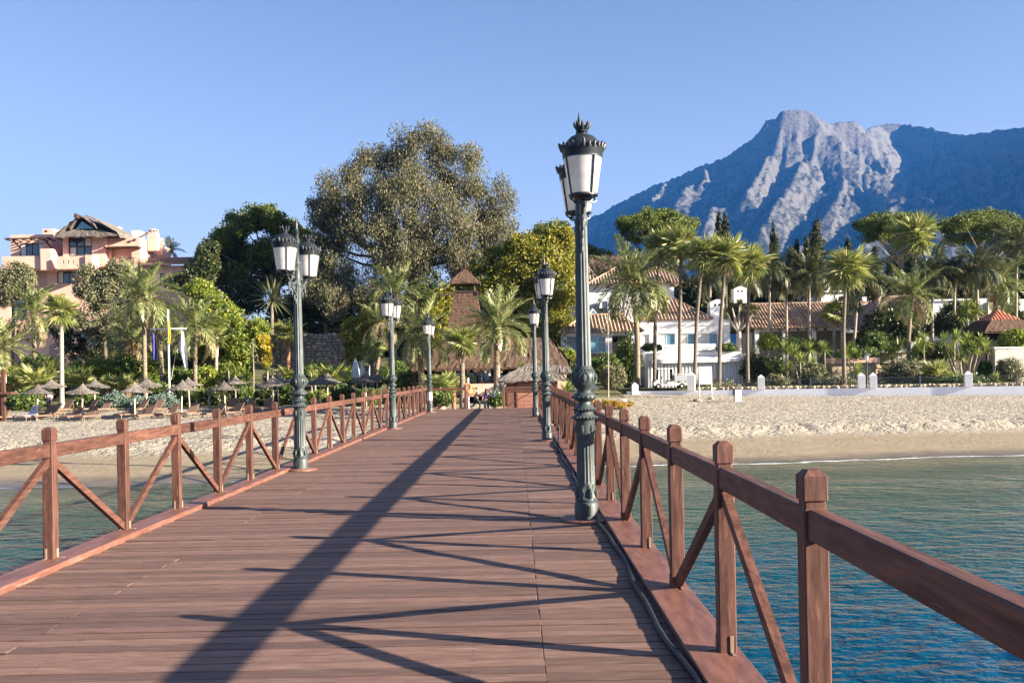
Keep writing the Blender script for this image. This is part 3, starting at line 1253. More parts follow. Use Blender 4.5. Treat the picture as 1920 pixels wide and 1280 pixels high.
# ------------------------------------------------------------------ lamp posts
def make_lamp():
    t = thing('lamp_post', 'x', 'lamp post')
    b = MB()
    b.lathe([(.30, 0), (.30, .022), (.285, .03)], 28)
    b.build('base_plate', M['kerb'], t, smooth=True, auto=35)
    b = MB()
    b.lathe([(.135, .03), (.135, .19), (.128, .205), (.118, .215), (.118, .225)], 28)
    b.box((0, -.134, .12), (.09, .012, .12), 0, .003)
    b.build('plinth', M['iron'], t, smooth=True, auto=35)
    b = MB()                                   # leaf-cast foot
    b.lathe([(.124, .225), (.128, .24), (.116, .26, .010), (.108, .33, .016), (.112, .385, .014), (.106, .40)], 48, flute=8)
    for k in range(8):
        a = 2 * PI * k / 8 + .39
        b.tube([(.118 * math.cos(a), .118 * math.sin(a), .25), (.121 * math.cos(a), .121 * math.sin(a), .31), (.113 * math.cos(a), .113 * math.sin(a), .37)],
               [.012, .022, .004], 6)
    b.build('leaf_foot', M['iron'], t, smooth=True, auto=50)
    b = MB()
    b.lathe([(.107, .40), (.107, .42), (.104, .44, .013), (.100, .90, .013), (.100, .93), (.103, .945), (.102, 1.12), (.106, 1.13)], 96, flute=16)
    for k in range(6):
        a = 2 * PI * k / 6 + .2
        b.tube([(.104 * math.cos(a), .104 * math.sin(a), .98), (.106 * math.cos(a), .106 * math.sin(a), 1.03), (.104 * math.cos(a), .104 * math.sin(a), 1.08)],
               [.008, .018, .006], 6)
    b.build('lower_shaft', M['iron'], t, smooth=True, auto=50)
    b = MB()                                   # turned rings and the carved knop
    b.lathe([(.106, 1.13), (.138, 1.145), (.142, 1.16), (.130, 1.175), (.108, 1.19), (.096, 1.22), (.118, 1.245), (.122, 1.26),
             (.108, 1.275), (.078, 1.30), (.074, 1.335), (.112, 1.36), (.134, 1.375), (.136, 1.40), (.118, 1.42), (.082, 1.44),
             (.080, 1.47), (.105, 1.50), (.134, 1.54), (.143, 1.59), (.143, 1.63), (.132, 1.665), (.106, 1.69), (.112, 1.70),
             (.10, 1.72), (.09, 1.735)], 36)
    for z, r, n in ((1.16, .142, 22), (1.25, .121, 20), (1.39, .136, 18), (1.685, .108, 18)):
        for k in range(n):
            a = 2 * PI * k / n
            b.box((r * math.cos(a), r * math.sin(a), z), (.022, .018, .022), a, .006)
    for k in range(6):
        a = 2 * PI * k / 6 + .5
        cx, cy = math.cos(a), math.sin(a)
        loop = []
        for j in range(13):
            q = 2 * PI * j / 12
            aa = a + .36 * math.sin(q)
            rr = .147 - .014 * abs(math.cos(q))
            loop.append((rr * math.cos(aa), rr * math.sin(aa), 1.605 + .068 * math.cos(q)))
        b.tube(loop, .007, 5, caps=False)
        b.tube([(cx * .142, cy * .142, 1.555), (cx * .150, cy * .150, 1.60), (cx * .143, cy * .143, 1.65)], [.006, .02, .004], 6)
    b.build('carved_knop', M['iron'], t, smooth=True, auto=50)
    b = MB()
    b.lathe([(.09, 1.735), (.088, 1.75, .012), (.070, 3.30, .010), (.070, 3.34), (.078, 3.36), (.078, 3.385), (.064, 3.40), (.058, 3.72), (.07, 3.74),
             (.07, 3.77), (.05, 3.79)], 96, flute=12)
    b.build('upper_shaft', M['iron'], t, smooth=True, auto=50)
    b = MB()
    b.lathe([(.05, 3.79), (.045, 4.12), (.072, 4.15), (.072, 4.18), (.046, 4.20), (.05, 4.30), (.062, 4.32), (.044, 4.35), (.030, 4.42),
             (.036, 4.46), (.020, 4.50), (.004, 4.60)], 20)
    b.build('spire', M['iron_dark'], t, smooth=True, auto=50)
    for s in (-1, 1):
        a = MB()                               # scrolled bracket
        a.tube([(0, s * .05, 3.42), (0, s * .16, 3.36), (0, s * .30, 3.38), (0, s * .41, 3.45), (0, s * .50, 3.53)], [.03, .026, .024, .024, .03], 8)
        a.tube([(0, s * .05, 3.14), (0, s * .10, 3.22), (0, s * .21, 3.27), (0, s * .28, 3.35)], [.02, .02, .017, .014], 8)
        a.tube([(0, s * .05, 3.66), (0, s * .14, 3.60), (0, s * .23, 3.50), (0, s * .25, 3.42)], [.02, .018, .015, .012], 8)
        for yc, zc, rr in ((.15, 3.30, .055), (.35, 3.34, .045), (.17, 3.49, .05)):
            pts = []
            for j in range(15):
                q = j * .55
                r_ = rr * (1 - j / 19)
                pts.append((0, s * (yc + r_ * math.cos(q)), zc + r_ * math.sin(q)))
            a.tube(pts, .013, 6)
        for zc, yc in ((3.27, .36), (3.2, .24), (3.12, .14), (3.06, .08)):
            a.lathe([(.004, -.06), (.02, -.03), (.016, 0), (.022, .03), (.004, .06)], 8, (0, s * yc, zc))
        a.build('bracket_arm', M['iron_rib'], t, smooth=True, auto=50)
        ly = s * .53
        fr = MB()                              # lantern frame: base ring, ribs, top ring
        fr.lathe([(.045, 3.52), (.075, 3.525), (.09, 3.545), (.158, 3.55), (.158, 3.57), (.148, 3.572)], 24, (0, ly, 0))
        fr.lathe([(.205, 3.948), (.214, 3.952), (.214, 3.975), (.218, 3.98), (.218, 4.02), (.226, 4.03), (.226, 4.05), (.19, 4.06)], 32, (0, ly, 0))
        for k in range(4):
            an = k * PI / 2 + .55
            c_, s_ = math.cos(an), math.sin(an)
            fr.tube([(.152 * c_, ly + .152 * s_, 3.56), (.214 * c_, ly + .214 * s_, 3.955)], .011, 6)
            fr.lathe([(.004, -.02), (.014, 0), (.004, .02)], 6, (.19 * c_, ly + .19 * s_, 3.79))
            # little feet scrolls under the base ring
            fr.tube([(.14 * c_, ly + .14 * s_, 3.55), (.165 * c_, ly + .165 * s_, 3.515), (.12 * c_, ly + .12 * s_, 3.49), (.06 * c_, ly + .06 * s_, 3.50)], [.012, .014, .012, .01], 6)
        lan = fr.build('lantern', M['iron_dark'], t, smooth=True, auto=45)
        for k in range(4):
            g = MB()
            g.lathe([(.149, 3.57), (.206, 3.95)], 8, (0, ly, 0), a0=k * PI / 2 + .57, a1=(k + 1) * PI / 2 + .53, caps=False)
            g.build('glass_pane', M['pane'], lan, smooth=True)
        d = MB()
        d.lathe([(.222, 4.045), (.205, 4.08), (.172, 4.135), (.13, 4.18), (.075, 4.205), (.05, 4.215), (.05, 4.225), (.064, 4.235), (.05, 4.25),
                 (.055, 4.28), (.03, 4.29)], 32, (0, ly, 0))
        d.build('dome', M['iron_dark'], lan, smooth=True, auto=60)
        c = MB()
        n = 24
        for k in range(n):
            an = 2 * PI * k / n
            hgt = .075 if k % 6 == 0 else (.06 if k % 2 == 0 else .045)
            r0, r1 = .222, .236 + (.010 if k % 6 == 0 else 0)
            c_, s_ = math.cos(an), math.sin(an)
            c.tube([(r0 * c_, ly + r0 * s_, 4.045), (r1 * c_, ly + r1 * s_, 4.05 + hgt * .7), ((r1 + .008) * c_, ly + (r1 + .008) * s_, 4.05 + hgt)], [.022, .018, .004], 6)
        c.build('crest', M['iron_dark'], lan, smooth=True, auto=60)
        c = MB()
        for k in range(8):
            an = 2 * PI * k / 8
            c_, s_ = math.cos(an), math.sin(an)
            c.tube([(.05 * c_, ly + .05 * s_, 4.265), (.078 * c_, ly + .078 * s_, 4.31), (.09 * c_, ly + .09 * s_, 4.345)], [.018, .018, .006], 6)
        c.lathe([(.05, 4.255), (.058, 4.28), (.05, 4.30)], 16, (0, ly, 0))
        c.build('finial_crown', M['iron_dark'], lan, smooth=True, auto=60)
    return t


LAMP = make_lamp()
spots = [(.795, 10.50, R(-1), 'nearest green iron lamp post with two lanterns, on the right of the pier'),
         (.785, 23.1, R(3), 'second iron lamp post from the viewer along the right railing of the pier'),
         (.785, 35.95, R(-2), 'farthest of the three iron lamp posts along the right railing, near the hut'),
         (-4.03, 16.9, R(-9), 'nearest two-lantern lamp post beside the left railing of the pier'),
         (-4.03, 29.7, R(-6), 'second lamp post along the left railing, in front of the date palms'),
         (-4.03, 42.6, R(-3), 'farthest lamp post on the left of the pier, with a white band near its foot')]
for i, (x, y, a, lb) in enumerate(spots):
    o = LAMP if i == 0 else copy_tree(LAMP)
    o.location = (x, y, .002)
    if i == 0:
        o.scale = (1.02, 1.02, 1.025)
    o.rotation_euler = (0, 0, a)
    tag(o, lb, 'lamp post', 'lamp posts along the pier')
    if i == 5:
        b = MB()
        b.lathe([(.108, .55), (.108, .93)], 24)
        b.build('white_band', mat('white_paint_band', (.72, .72, .72), (.6, .6, .6), 5), o, smooth=True, auto=40)


def cable():
    b = MB()
    pts = []
    for i in range(140):
        y = 1.5 + i * .32
        pts.append((.93 + .022 * math.sin(y * 1.7) + .012 * math.sin(y * 4.1), y, .022 + .004 * math.sin(y * 3)))
    b.tube(pts, .019, 8)
    o = b.build('power_cable', M['cable'], None, smooth=True)
    tag(o, 'black cable lying along the foot of the right railing', 'cable')
    t = thing('water_tap', 'small black standpipe with a bent head beside the right railing', 'tap', (.90, 19.6, 0))
    b = MB()
    b.tube([(0, 0, 0), (.01, 0, .30), (.03, 0, .52), (.0, 0, .60), (-.10, 0, .60)], .018, 8)
    b.build('pipe', M['cable'], t, smooth=True)
    b = MB()
    b.box((-.13, 0, .60), (.07, .05, .05), 0, .01)
    b.build('spout', M['bracket'], t)


cable()

# ================================================================== BUILDINGS
M['pink'] = mat('salmon_render', (.66, .40, .305), (.74, .475, .375), 1.2, rough=.9, bump=.2, bscale=12, bdist=.01, dirt=((.56, .33, .25), .7, .62, .85))
M['pink_pale'] = mat('pale_pink_render', (.60, .38, .29), (.68, .46, .37), 1.2, rough=.9)
M['white'] = mat('whitewashed_render', (.76, .76, .75), (.84, .84, .83), 1.0, rough=.9, bump=.15, bscale=10, bdist=.01, dirt=((.62, .61, .58), .8, .66, .9))
M['white_wall'] = mat('fresh_white_wall_paint', (.84, .85, .88), (.90, .91, .93), 1.0, rough=.85)
M['dark_wood'] = mat('dark_stained_timber', (.035, .018, .012), (.075, .042, .028), 3, (1, 1, 5), rough=.7)
M['glass'] = glass_mat('window_glass')
M['glass_blue'] = glass_mat('pale_blue_window', (.10, .24, .32), .08, .8)
M['curtain'] = mat('white_curtain', (.60, .60, .56), (.72, .71, .67), 8, (6, 1, .4), rough=.9)
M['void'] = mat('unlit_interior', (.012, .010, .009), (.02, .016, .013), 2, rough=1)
M['tile'] = mat('sun_bleached_clay_tile', (.25, .155, .10), (.44, .33, .235), 1.6, rough=.9, rand=.22, bump=.3, bscale=8, bdist=.02, dirt=((.22, .16, .12), 1.1, .55, .8))
M['tile_orange'] = mat('orange_clay_tile', (.46, .17, .09), (.58, .26, .15), 1.6, rough=.9, rand=.15)
M['thatch'] = mat('brown_heather_thatch', (.065, .038, .025), (.165, .102, .066), 3.0, (2.5, 2.5, 9), rough=1, bump=.9, bscale=9, bdist=.06)
M['straw'] = mat('grey_straw_thatch', (.085, .072, .060), (.20, .175, .148), 6.0, (1, 1, 1), rough=1, bump=.8, bscale=22, bdist=.03, rand=.25)
M['brown_tile'] = mat('dark_brown_roof_shingle', (.13, .075, .055), (.22, .135, .10), 2.0, rough=.9, rand=.15)
M['stone'] = mat('grey_fieldstone', (.24, .215, .18), (.40, .36, .30), 2.5, rough=.95, rand=.35, bump=.5, bscale=7, bdist=.03)
M['stone_tan'] = mat('tan_limestone_rubble', (.46, .36, .24), (.62, .50, .35), 2.5, rough=.95, rand=.28, bump=.5, bscale=7, bdist=.03)
M['mortar'] = mat('grey_mortar', (.13, .115, .10), (.19, .17, .14), 3, rough=1)
M['hut_wood'] = mat('red_brown_hut_board', (.23, .10, .07), (.33, .155, .11), 3, (8, 8, 1), rough=.7, rand=.15)
M['white_metal'] = mat('white_painted_metal', (.72, .72, .71), (.8, .8, .79), 5, rough=.45)
M['grey_metal'] = mat('dark_grey_painted_metal', (.07, .085, .09), (.11, .125, .13), 5, rough=.5)


class B:
    """a building: parts are written in world coordinates and parented to an Empty at its base"""

    def __init__(s, name, label, cat, D, px, group=None, base=None):
        p = base if base is not None else (W(px, 700, D).x, D, gz(W(px, 700, D).x, D))
        s.base = Vector(p)
        s.D = D
        s.t = thing(name, label, cat, p, 0, group)

    def X(s, px, py=600, D=None):
        return W(px, py, D or s.D).x

    def Z(s, py, px=None, D=None):
        return W(px if px is not None else s.cx, py, D or s.D).z

    def part(s, name, mb, m, smooth=False, auto=None, label=None):
        o = mb.build(name, m, s.t, -s.base, smooth=smooth, auto=auto)
        if label:
            o['label'] = label
        return o

    def rect(s, px0, px1, py0, py1, D=None):
        """pixel rectangle -> x0, x1, z0, z1"""
        D = D or s.D
        mx, my = (px0 + px1) / 2, (py0 + py1) / 2
        return W(px0, my, D).x, W(px1, my, D).x, W(mx, py1, D).z, W(mx, py0, D).z

    def block(s, name, px0, px1, py0, py1, depth, m, D=None, bevel=0.0, down=0.0):
        D = D or s.D
        x0, x1, z0, z1 = s.rect(px0, px1, py0, py1, D)
        b = MB()
        b.span(x0, x1, D, D + depth, z0 - down, z1, bevel)
        return s.part(name, b, m)

    def wall(s, name, px0, px1, py0, py1, holes, depth, m, D=None, down=0.0, back=True):
        """a wall with real openings; holes are pixel rectangles"""
        D = D or s.D
        x0, x1, z0, z1 = s.rect(px0, px1, py0, py1, D)
        z0 -= down
        hs = [s.rect(*h, D=D) for h in holes]
        th = .35
        xs = sorted({x0, x1, *[h[0] for h in hs], *[h[1] for h in hs]})
        zs = sorted({z0, z1, *[h[2] for h in hs], *[h[3] for h in hs]})
        b = MB()
        for i in range(len(xs) - 1):
            zrun = None
            for j in range(len(zs) - 1):
                cx, cz = (xs[i] + xs[i + 1]) / 2, (zs[j] + zs[j + 1]) / 2
                hole = any(h[0] < cx < h[1] and h[2] < cz < h[3] for h in hs)
                if hole:
                    if zrun is not None:
                        b.span(xs[i], xs[i + 1], D, D + th, zrun, zs[j])
                    zrun = None
                elif zrun is None:
                    zrun = zs[j]
            if zrun is not None:
                b.span(xs[i], xs[i + 1], D, D + th, zrun, zs[-1])
        if back and depth > th + .4:
            b.span(x0, x1, D + th + .3, D + depth, z0, z1 - .02)
            b.span(x0, x0 + .2, D + th, D + th + .3, z0, z1 - .02)
            b.span(x1 - .2, x1, D + th, D + th + .3, z0, z1 - .02)
            b.span(x0 + .2, x1 - .2, D + th, D + th + .3, z1 - .3, z1 - .02)
        return s.part(name, b, m)

    def window(s, px0, px1, py0, py1, cols=2, rows=1, D=None, frame=None, glass=None, inset=.12, curtain=0, name='window', fw=.07):
        D = D or s.D
        x0, x1, z0, z1 = s.rect(px0, px1, py0, py1, D)
        y = D + inset
        b = MB()
        xs = np.linspace(x0, x1, cols + 1)
        zs = np.linspace(z0, z1, rows + 1)
        for i, x in enumerate(xs):
            xa = min(max(x, x0 + fw / 2), x1 - fw / 2)
            b.span(xa - fw / 2, xa + fw / 2, y, y + .07, z0, z1)
        for i, z in enumerate(zs):
            za = min(max(z, z0 + fw / 2), z1 - fw / 2)
            b.span(x0, x1, y - .003, y + .066, za - fw / 2, za + fw / 2)
        w = s.part(name, b, frame or M['dark_wood'])
        for i in range(cols):
            for j in range(rows):
                g = MB()
                g.span(xs[i] + fw / 2, xs[i + 1] - fw / 2, y + .045, y + .055, zs[j] + fw / 2, zs[j + 1] - fw / 2)
                mm = glass or M['glass']
                if curtain and ((i * 7 + j * 3) % 4) < curtain:
                    mm = M['curtain']
                g.build('pane', mm, w)
        return w


def tile_slope(mb, e0, e1, r0, r1, pitch=.36, th=.10):
    """barrel tiles in columns from the eave e0-e1 up to the ridge r0-r1 (a trapezium or a triangle)"""
    e0, e1, r0, r1 = map(Vector, (e0, e1, r0, r1))
    u = (e1 - e0)
    L = u.length
    u.normalize()
    n = u.cross((r0 + r1) / 2 - (e0 + e1) / 2)
    n.normalize()
    if n.z < 0:
        n = -n
    up = n.cross(u).normalized()
    if up.z < 0:
        up = -up
    H = ((r0 + r1) / 2 - (e0 + e1) / 2).dot(up)
    a0 = (r0 - e0).dot(u)
    a1 = (r1 - e0).dot(u)
    k = max(3, int(L / pitch))
    p = L / k
    # underlay
    mb.add([tuple(e0 - n * .05), tuple(e1 - n * .05), tuple(r1 - n * .05), tuple(r0 - n * .05),
            tuple(e0 - n * .12), tuple(e1 - n * .12), tuple(r1 - n * .12), tuple(r0 - n * .12)],
           [(0, 1, 2, 3), (7, 6, 5, 4), (0, 4, 5, 1), (1, 5, 6, 2), (2, 6, 7, 3), (3, 7, 4, 0)])
    for i in range(k):
        s = (i + .5) * p
        t = H
        if a0 > 1e-3 and s < a0:
            t = H * s / a0
        if L - a1 > 1e-3 and s > a1:
            t = min(t, H * (L - s) / (L - a1))
        if t < .15:
            continue
        V = []
        seg = [(-.40, -.045), (-.26, .5 * th), (0, th), (.26, .5 * th), (.40, -.045)]
        m = max(1, int(t / 1.1))
        for j in range(m + 1):
            tt = t * j / m
            o = e0 + u * (s + random.uniform(-.012, .012)) + up * (tt - (.06 if j == 0 else 0)) + n * random.uniform(-.012, .012)
            for sx, sz in seg:
                V.append(tuple(o + u * (sx * p) + n * sz))
        fcs = []
        for j in range(m):
            for q in range(4):
                fcs.append((j * 5 + q, j * 5 + q + 1, j * 5 + 6 + q, j * 5 + 5 + q))
        fcs.append((0, 4, 3, 2, 1))
        mb.add(V, fcs)


def ridge_caps(mb, a, b, r=.13, seg=.45):
    a, b = Vector(a), Vector(b)
    n = max(2, int((b - a).length / seg))
    for i in range(n):
        p, q = a.lerp(b, i / n), a.lerp(b, (i + 1.08) / n)
        mb.tube([p, q], [r * 1.1, r * .92], 8)


def hip_roof(bld, name, x0, x1, y0, y1, ze, zr, rx0, rx1, m, ry=None, sides='fblr', pitch=.36, thick=.14):
    """hipped roof over x0..x1, y0..y1; ridge from rx0 to rx1"""
    ry = ry if ry is not None else (y0 + y1) / 2
    e = [(x0, y0, ze), (x1, y0, ze), (x1, y1, ze), (x0, y1, ze)]
    ra, rb = (rx0, ry, zr), (rx1, ry, zr)
    b = MB()
    if 'f' in sides:
        tile_slope(b, e[0], e[1], ra, rb, pitch)
    if 'r' in sides:
        tile_slope(b, e[1], e[2], rb, rb, pitch)
    if 'b' in sides:
        tile_slope(b, e[2], e[3], rb, ra, pitch)
    if 'l' in sides:
        tile_slope(b, e[3], e[0], ra, ra, pitch)
    o = bld.part(name, b, m)
    c = MB()
    for p, q in ((e[0], ra), (e[1], rb), (e[2], rb), (e[3], ra)):
        ridge_caps(c, p, q)
    if abs(rx1 - rx0) > .3:
        ridge_caps(c, ra, rb)
    c.build('ridge_tile', m, o)
    return o


def thatch_slope(mb, e0, e1, r0, r1, th=.28, nu=26, nv=8, rag=.10, seed=0):
    """a thick shaggy thatched plane"""
    e0, e1, r0, r1 = map(Vector, (e0, e1, r0, r1))
    n = (e1 - e0).cross(r0 - e0 if (r0 - e0).length > 1e-3 else r1 - e0)
    n.normalize()
    if n.z < 0:
        n = -n
    rs = np.random.default_rng(seed)
    V = []
    for j in range(nv + 1):
        v = j / nv
        for i in range(nu + 1):
            u = i / nu
            p = (e0.lerp(e1, u)).lerp(r0.lerp(r1, u), v)
            lift = th * (1 if j > 0 else .55) + rs.normal() * rag * .35 + (.04 if j % 2 else -.02)
            p = p + n * lift
            if j == 0:
                p = p + Vector((0, 0, -abs(rs.normal()) * rag))
            V.append(tuple(p))
    for i in range(nu + 1):
        p = e0.lerp(e1, i / nu)
        V.append(tuple(p + Vector((0, 0, -abs(rs.normal()) * rag * 1.5))))
    w = nu + 1
    fcs = [(j * w + i, j * w + i + 1, (j + 1) * w + i + 1, (j + 1) * w + i) for j in range(nv) for i in range(nu)]
    b0 = (nv + 1) * w
    fcs += [(b0 + i, b0 + i + 1, i + 1, i) for i in range(nu)]
    fcs += [(b0, b0 + nu, nv * w + nu, nv * w)]
    mb.add(V, fcs)


# ------------------------------------------------------------------ pink hotel building on the left
def pink_hotel():
    h = B('hotel_building', 'large salmon pink terraced building with a thatched tower roof, above the palms on the left', 'building', 110.0, 150)
    h.cx = 150
    D = 110.0
    # main body, mostly behind trees
    h.wall('lower_wall', -40, 300, 503, 700, [(60, 88, 507, 545), (107, 140, 508, 531), (20, 50, 560, 600), (150, 190, 600, 650)], 14, M['pink'], D=D + 1.2, down=3)
    h.window(107, 140, 508, 531, 3, 1, D=D + 1.2, curtain=2)
    h.window(20, 50, 560, 600, 2, 1, D=D + 1.2)
    h.window(150, 190, 600, 650, 3, 1, D=D + 1.2)
    b = MB()
    x0, x1, z0, z1 = h.rect(60, 88, 507, 545, D + 1.2)
    b.span(x0, x1, D + 1.9, D + 2.1, z0, z1)
    h.part('terrace_door', b, M['void'])
    # upper left block
    h.wall('upper_wall', 20, 97, 440, 503, [(37, 82, 456, 480)], 9, M['pink'], D=D + 1.4)
    h.window(37, 82, 456, 480, 4, 1, D=D + 1.4, curtain=2)
    h.block('balcony_parapet', 4, 95, 480, 504, .35, M['pink'], D=D - .6)
    x0, x1, z0, z1 = h.rect(4, 95, 503.5, 506, D)
    b = MB()
    b.span(x0, x1, D - .25, D + 1.3, z0 - .05, z1)
    h.part('balcony_slab', b, M['pink'])
    h.block('pier_wall', 76, 96, 466, 506, 1.7, M['pink'], D=D - .9)
    for i, px in enumerate((16, 30, 45, 60, 78, 92)):
        x = h.X(px, 448)
        b = MB()
        b.span(x - .08, x + .08, D - .4, D + 1.4, h.Z(450.5, 55), h.Z(448.3, 55))
        h.part('pergola_rafter', b, M['dark_wood'])
    b = MB()
    x0, x1, z0, z1 = h.rect(13, 98, 446.5, 449, D)
    b.span(x0, x1, D - .55, D - .3, z0 - .02, z1 - .02)
    h.part('pergola_beam', b, M['dark_wood'])
    for px in (27, 86):
        x = h.X(px, 460)
        b = MB()
        b.beam((x, D - .4, h.Z(449.5, px)), (x + .12, D + 1.35, h.Z(464, px)), .14, .14)
        h.part('pergola_strut', b, M['dark_wood'])
    h.block('chimney', 80, 101, 429, 441, 1.6, M['pink_pale'], D=D + 4)
    x0, x1, z0, z1 = h.rect(84, 89, 432, 435, D + 4)
    b = MB()
    b.span(x0, x1, D + 3.96, D + 4.1, z0, z1)
    h.part('chimney_vent', b, M['void'])
    # middle tower
    h.wall('tower_wall', 118, 198, 438, 503, [(128, 172, 444, 480)], 9, M['pink'], D=D + .4)
    h.window(128, 172, 444, 480, 3, 2, D=D + .4, curtain=2, fw=.14)
    h.wall('balcony_parapet', 106, 171, 480, 504, [(117.5, 120.5, 488, 494), (126.5, 129.5, 488, 494), (135.5, 138.5, 488, 494)], .3, M['pink'], D=D - 1.4, back=False)
    x0, x1, z0, z1 = h.rect(106, 171, 504, 506, D)
    b = MB()
    b.span(x0, x1, D - 1.0, D + 1.1, z0, z1)
    h.part('balcony_slab', b, M['pink'])
    h.block('balcony_pier', 160, 173, 478, 506, 1.9, M['pink'], D=D - 1.7)
    for px in (128, 148, 168):
        b = MB()
        x = h.X(px, 442)
        b.tube([(x, D - .6, h.Z(441.5, px)), (x, D + .5, h.Z(441.5, px))], .12, 8)
        h.part('roof_log', b, M['dark_wood'])
    # its thatched roof: hip below, gable with glass above
    e0 = W(101, 441, D - 1.2)
    e1 = W(223, 446, D - 1.2)
    zE = (e0.z + e1.z) / 2
    x0, x1 = e0.x, e1.x
    y0, y1 = D - 1.2, D + 9
    xm0, xm1 = h.X(137, 428), h.X(176, 428)
    zm = h.Z(429, 155)
    zt = h.Z(410, 150)
    b = MB()
    thatch_slope(b, (x0, y0, zE), (x1, y0, zE), (xm0, y0 + 2.2, zm), (xm1, y0 + 2.2, zm), .2, 26, 4, .07, 3)
    thatch_slope(b, (x1, y0, zE), (x1, y1, zE), (xm1 - .7, y0 + 1.6, zt), (xm1 - .7, y1 - 1, zt), .3, 20, 7, .1, 4)
    thatch_slope(b, (x0, y1, zE), (x0, y0, zE), (xm0 + .5, y1 - 1, zt), (xm0 + .5, y0 + 1.6, zt), .3, 20, 7, .1, 5)
    thatch_slope(b, (x1, y1, zE), (x0, y1, zE), (xm1 - .7, y1 - 1, zt), (xm0 + .5, y1 - 1, zt), .3, 20, 5, .1, 6)
    xa = h.X(151, 412)
    ztop = h.Z(408, 150)
    for (sx, s2) in ((xm0 - .35, 7), (xm1 + .35, 8)):
        thatch_slope(b, *(((sx, y0 + 1.0, zm + .1), (sx, y1 - .5, zm + .1), (xa, y0 + 1.0, ztop), (xa, y1 - .5, ztop))), .22, 12, 4, .08, s2)
    roof = h.part('thatched_roof', b, M['straw'])
    g = MB()
    g.prism([(xm0 + .2, zm + .05), (xm1 - .2, zm + .05), (xa, ztop - .35)], y0 + 1.55, y0 + 1.62)
    g.build('gable_glass', M['glass_blue'], roof)
    for i in range(7):
        b = MB()
        px = 158 + i * 5.3
        p0 = W(px - 6, 411 + i * 2.6, D + .4 + .9 * i)
        p1 = W(px + 6, 404 + i * 2.2, D + 1.0 + .9 * i)
        b.beam(p0, p1, .16, .22)
        b.build('roof_slat', M['dark_wood'], roof)
    b = MB()
    b.beam(W(141, 404.5, D - .8), W(190, 424, D + 6), .3, .5)
    b.build('ridge_beam', M['dark_wood'], roof)
    # right block
    h.wall('upper_wall', 198, 263, 446, 515, [(208, 247, 465, 494)], 10, M['pink'], D=D + 1.0)
    b = MB()
    x0, x1, z0, z1 = h.rect(208, 247, 465, 494, D + 1.0)
    b.span(x0, x1, D + 2.2, D + 2.3, z0, z1)
    h.part('recess', b, M['void'])
    h.window(229, 246, 466, 494, 2, 1, D=D + 1.6, glass=M['glass_blue'])
    b = MB()
    x0, x1, z0, z1 = h.rect(195, 260, 462, 464.3, D)
    b.span(x0, x1, D - .2, D + .97, z0, z1)
    h.part('canopy', b, M['dark_wood'])
    b = MB()
    for px in np.arange(228, 252, 2.6):
        x = h.X(px, 490)
        b.span(x - .025, x + .025, D - .02, D + .03, h.Z(497, px), h.Z(484, px))
    x0, x1, z0, z1 = h.rect(226, 252, 483, 484.5, D)
    b.span(x0, x1, D - .04, D + .05, z0, z1)
    h.part('balustrade', b, M['dark_wood'])
    h.block('planter_wall', 198, 226, 494, 512, 1.2, M['pink'], D=D - .3)
    h.block('planter_wall', 245, 262, 496, 512, 1.2, M['pink_pale'], D=D - .3)
    # chimneys with little arcaded tops
    for px, w, t0, t1, dd in ((221, 11, 424, 448, 6), (285, 17, 428, 470, 3), (300, 10, 446, 478, 4), (243, 8, 440, 450, 6)):
        c = h.block('chimney', px - w / 2, px + w / 2, t0 + 8, t1, w / 15.5 * .9, M['pink_pale'], D=D + dd)
        x = h.X(px, t0, D + dd)
        r = w / 15.5 * .5
        zb = h.Z(t0 + 8, px, D + dd)
        for k in range(8):
            a = 2 * PI * k / 8
            k_ = MB()
            k_.box((x + math.cos(a) * r * .85, D + dd + r * .9 + math.sin(a) * r * .85, zb + .14), (.12, .12, .29))
            k_.build('pillar', M['pink_pale'], c)
        k_ = MB()
        k_.lathe([(r * 1.2, zb + .285), (r * 1.2, zb + .33), (r * .5, zb + .5), (.03, zb + .58)], 12, (x, D + dd + r * .9, 0))
        k_.build('cap', M['pink_pale'], c)
    h.block('roof_unit', 247, 262, 432, 446, 1.5, M['white'], D=D + 6)
    for (p0, p1) in (((243, 453), (268, 443)), ((252, 450), (277, 437))):
        b = MB()
        b.beam(W(p0[0], p0[1], D + .9), W(p1[0], p1[1], D + 2.5), .2, .25)
        h.part('pergola_rafter', b, M['dark_wood'])
    # low wing with dark roof
    x0, x1, z0, z1 = h.rect(270, 362, 476, 498, D)
    b = MB()
    n = 9
    for i in range(n):
        ya, yb = D - 1 + i * .5, D - 1 + (i + 1) * .5 + .04
        za, zb = z0 + (z1 - z0) * i / n, z0 + (z1 - z0) * (i + 1) / n
        ofs = (1 - i / n) * 0
        b.add([(x0 - ofs, ya, za + .09), (x1, ya, za + .09), (x1, yb, zb + .06), (x0 - ofs, yb, zb + .06), (x0, ya, za), (x1, ya, za)],
              [(0, 1, 2, 3), (4, 5, 1, 0)])
    h.part('wing_roof', b, M['brown_tile'])
    h.wall('wing_wall', 274, 360, 498, 560, [(299, 310, 512, 528), (318, 336, 518, 545)], 6, M['pink'], D=D - .3, down=6)
    h.window(299, 310, 512, 528, 2, 1, D=D - .3, glass=M['glass_blue'])
    h.window(318, 336, 518, 545, 2, 1, D=D - .3)
    h.block('garden_wall', 92, 150, 640, 712, .5, M['pink'], D=92, down=2)
    h.block('garden_wall', 0, 34, 652, 700, .5, M['pink_pale'], D=93, down=2)


pink_hotel()


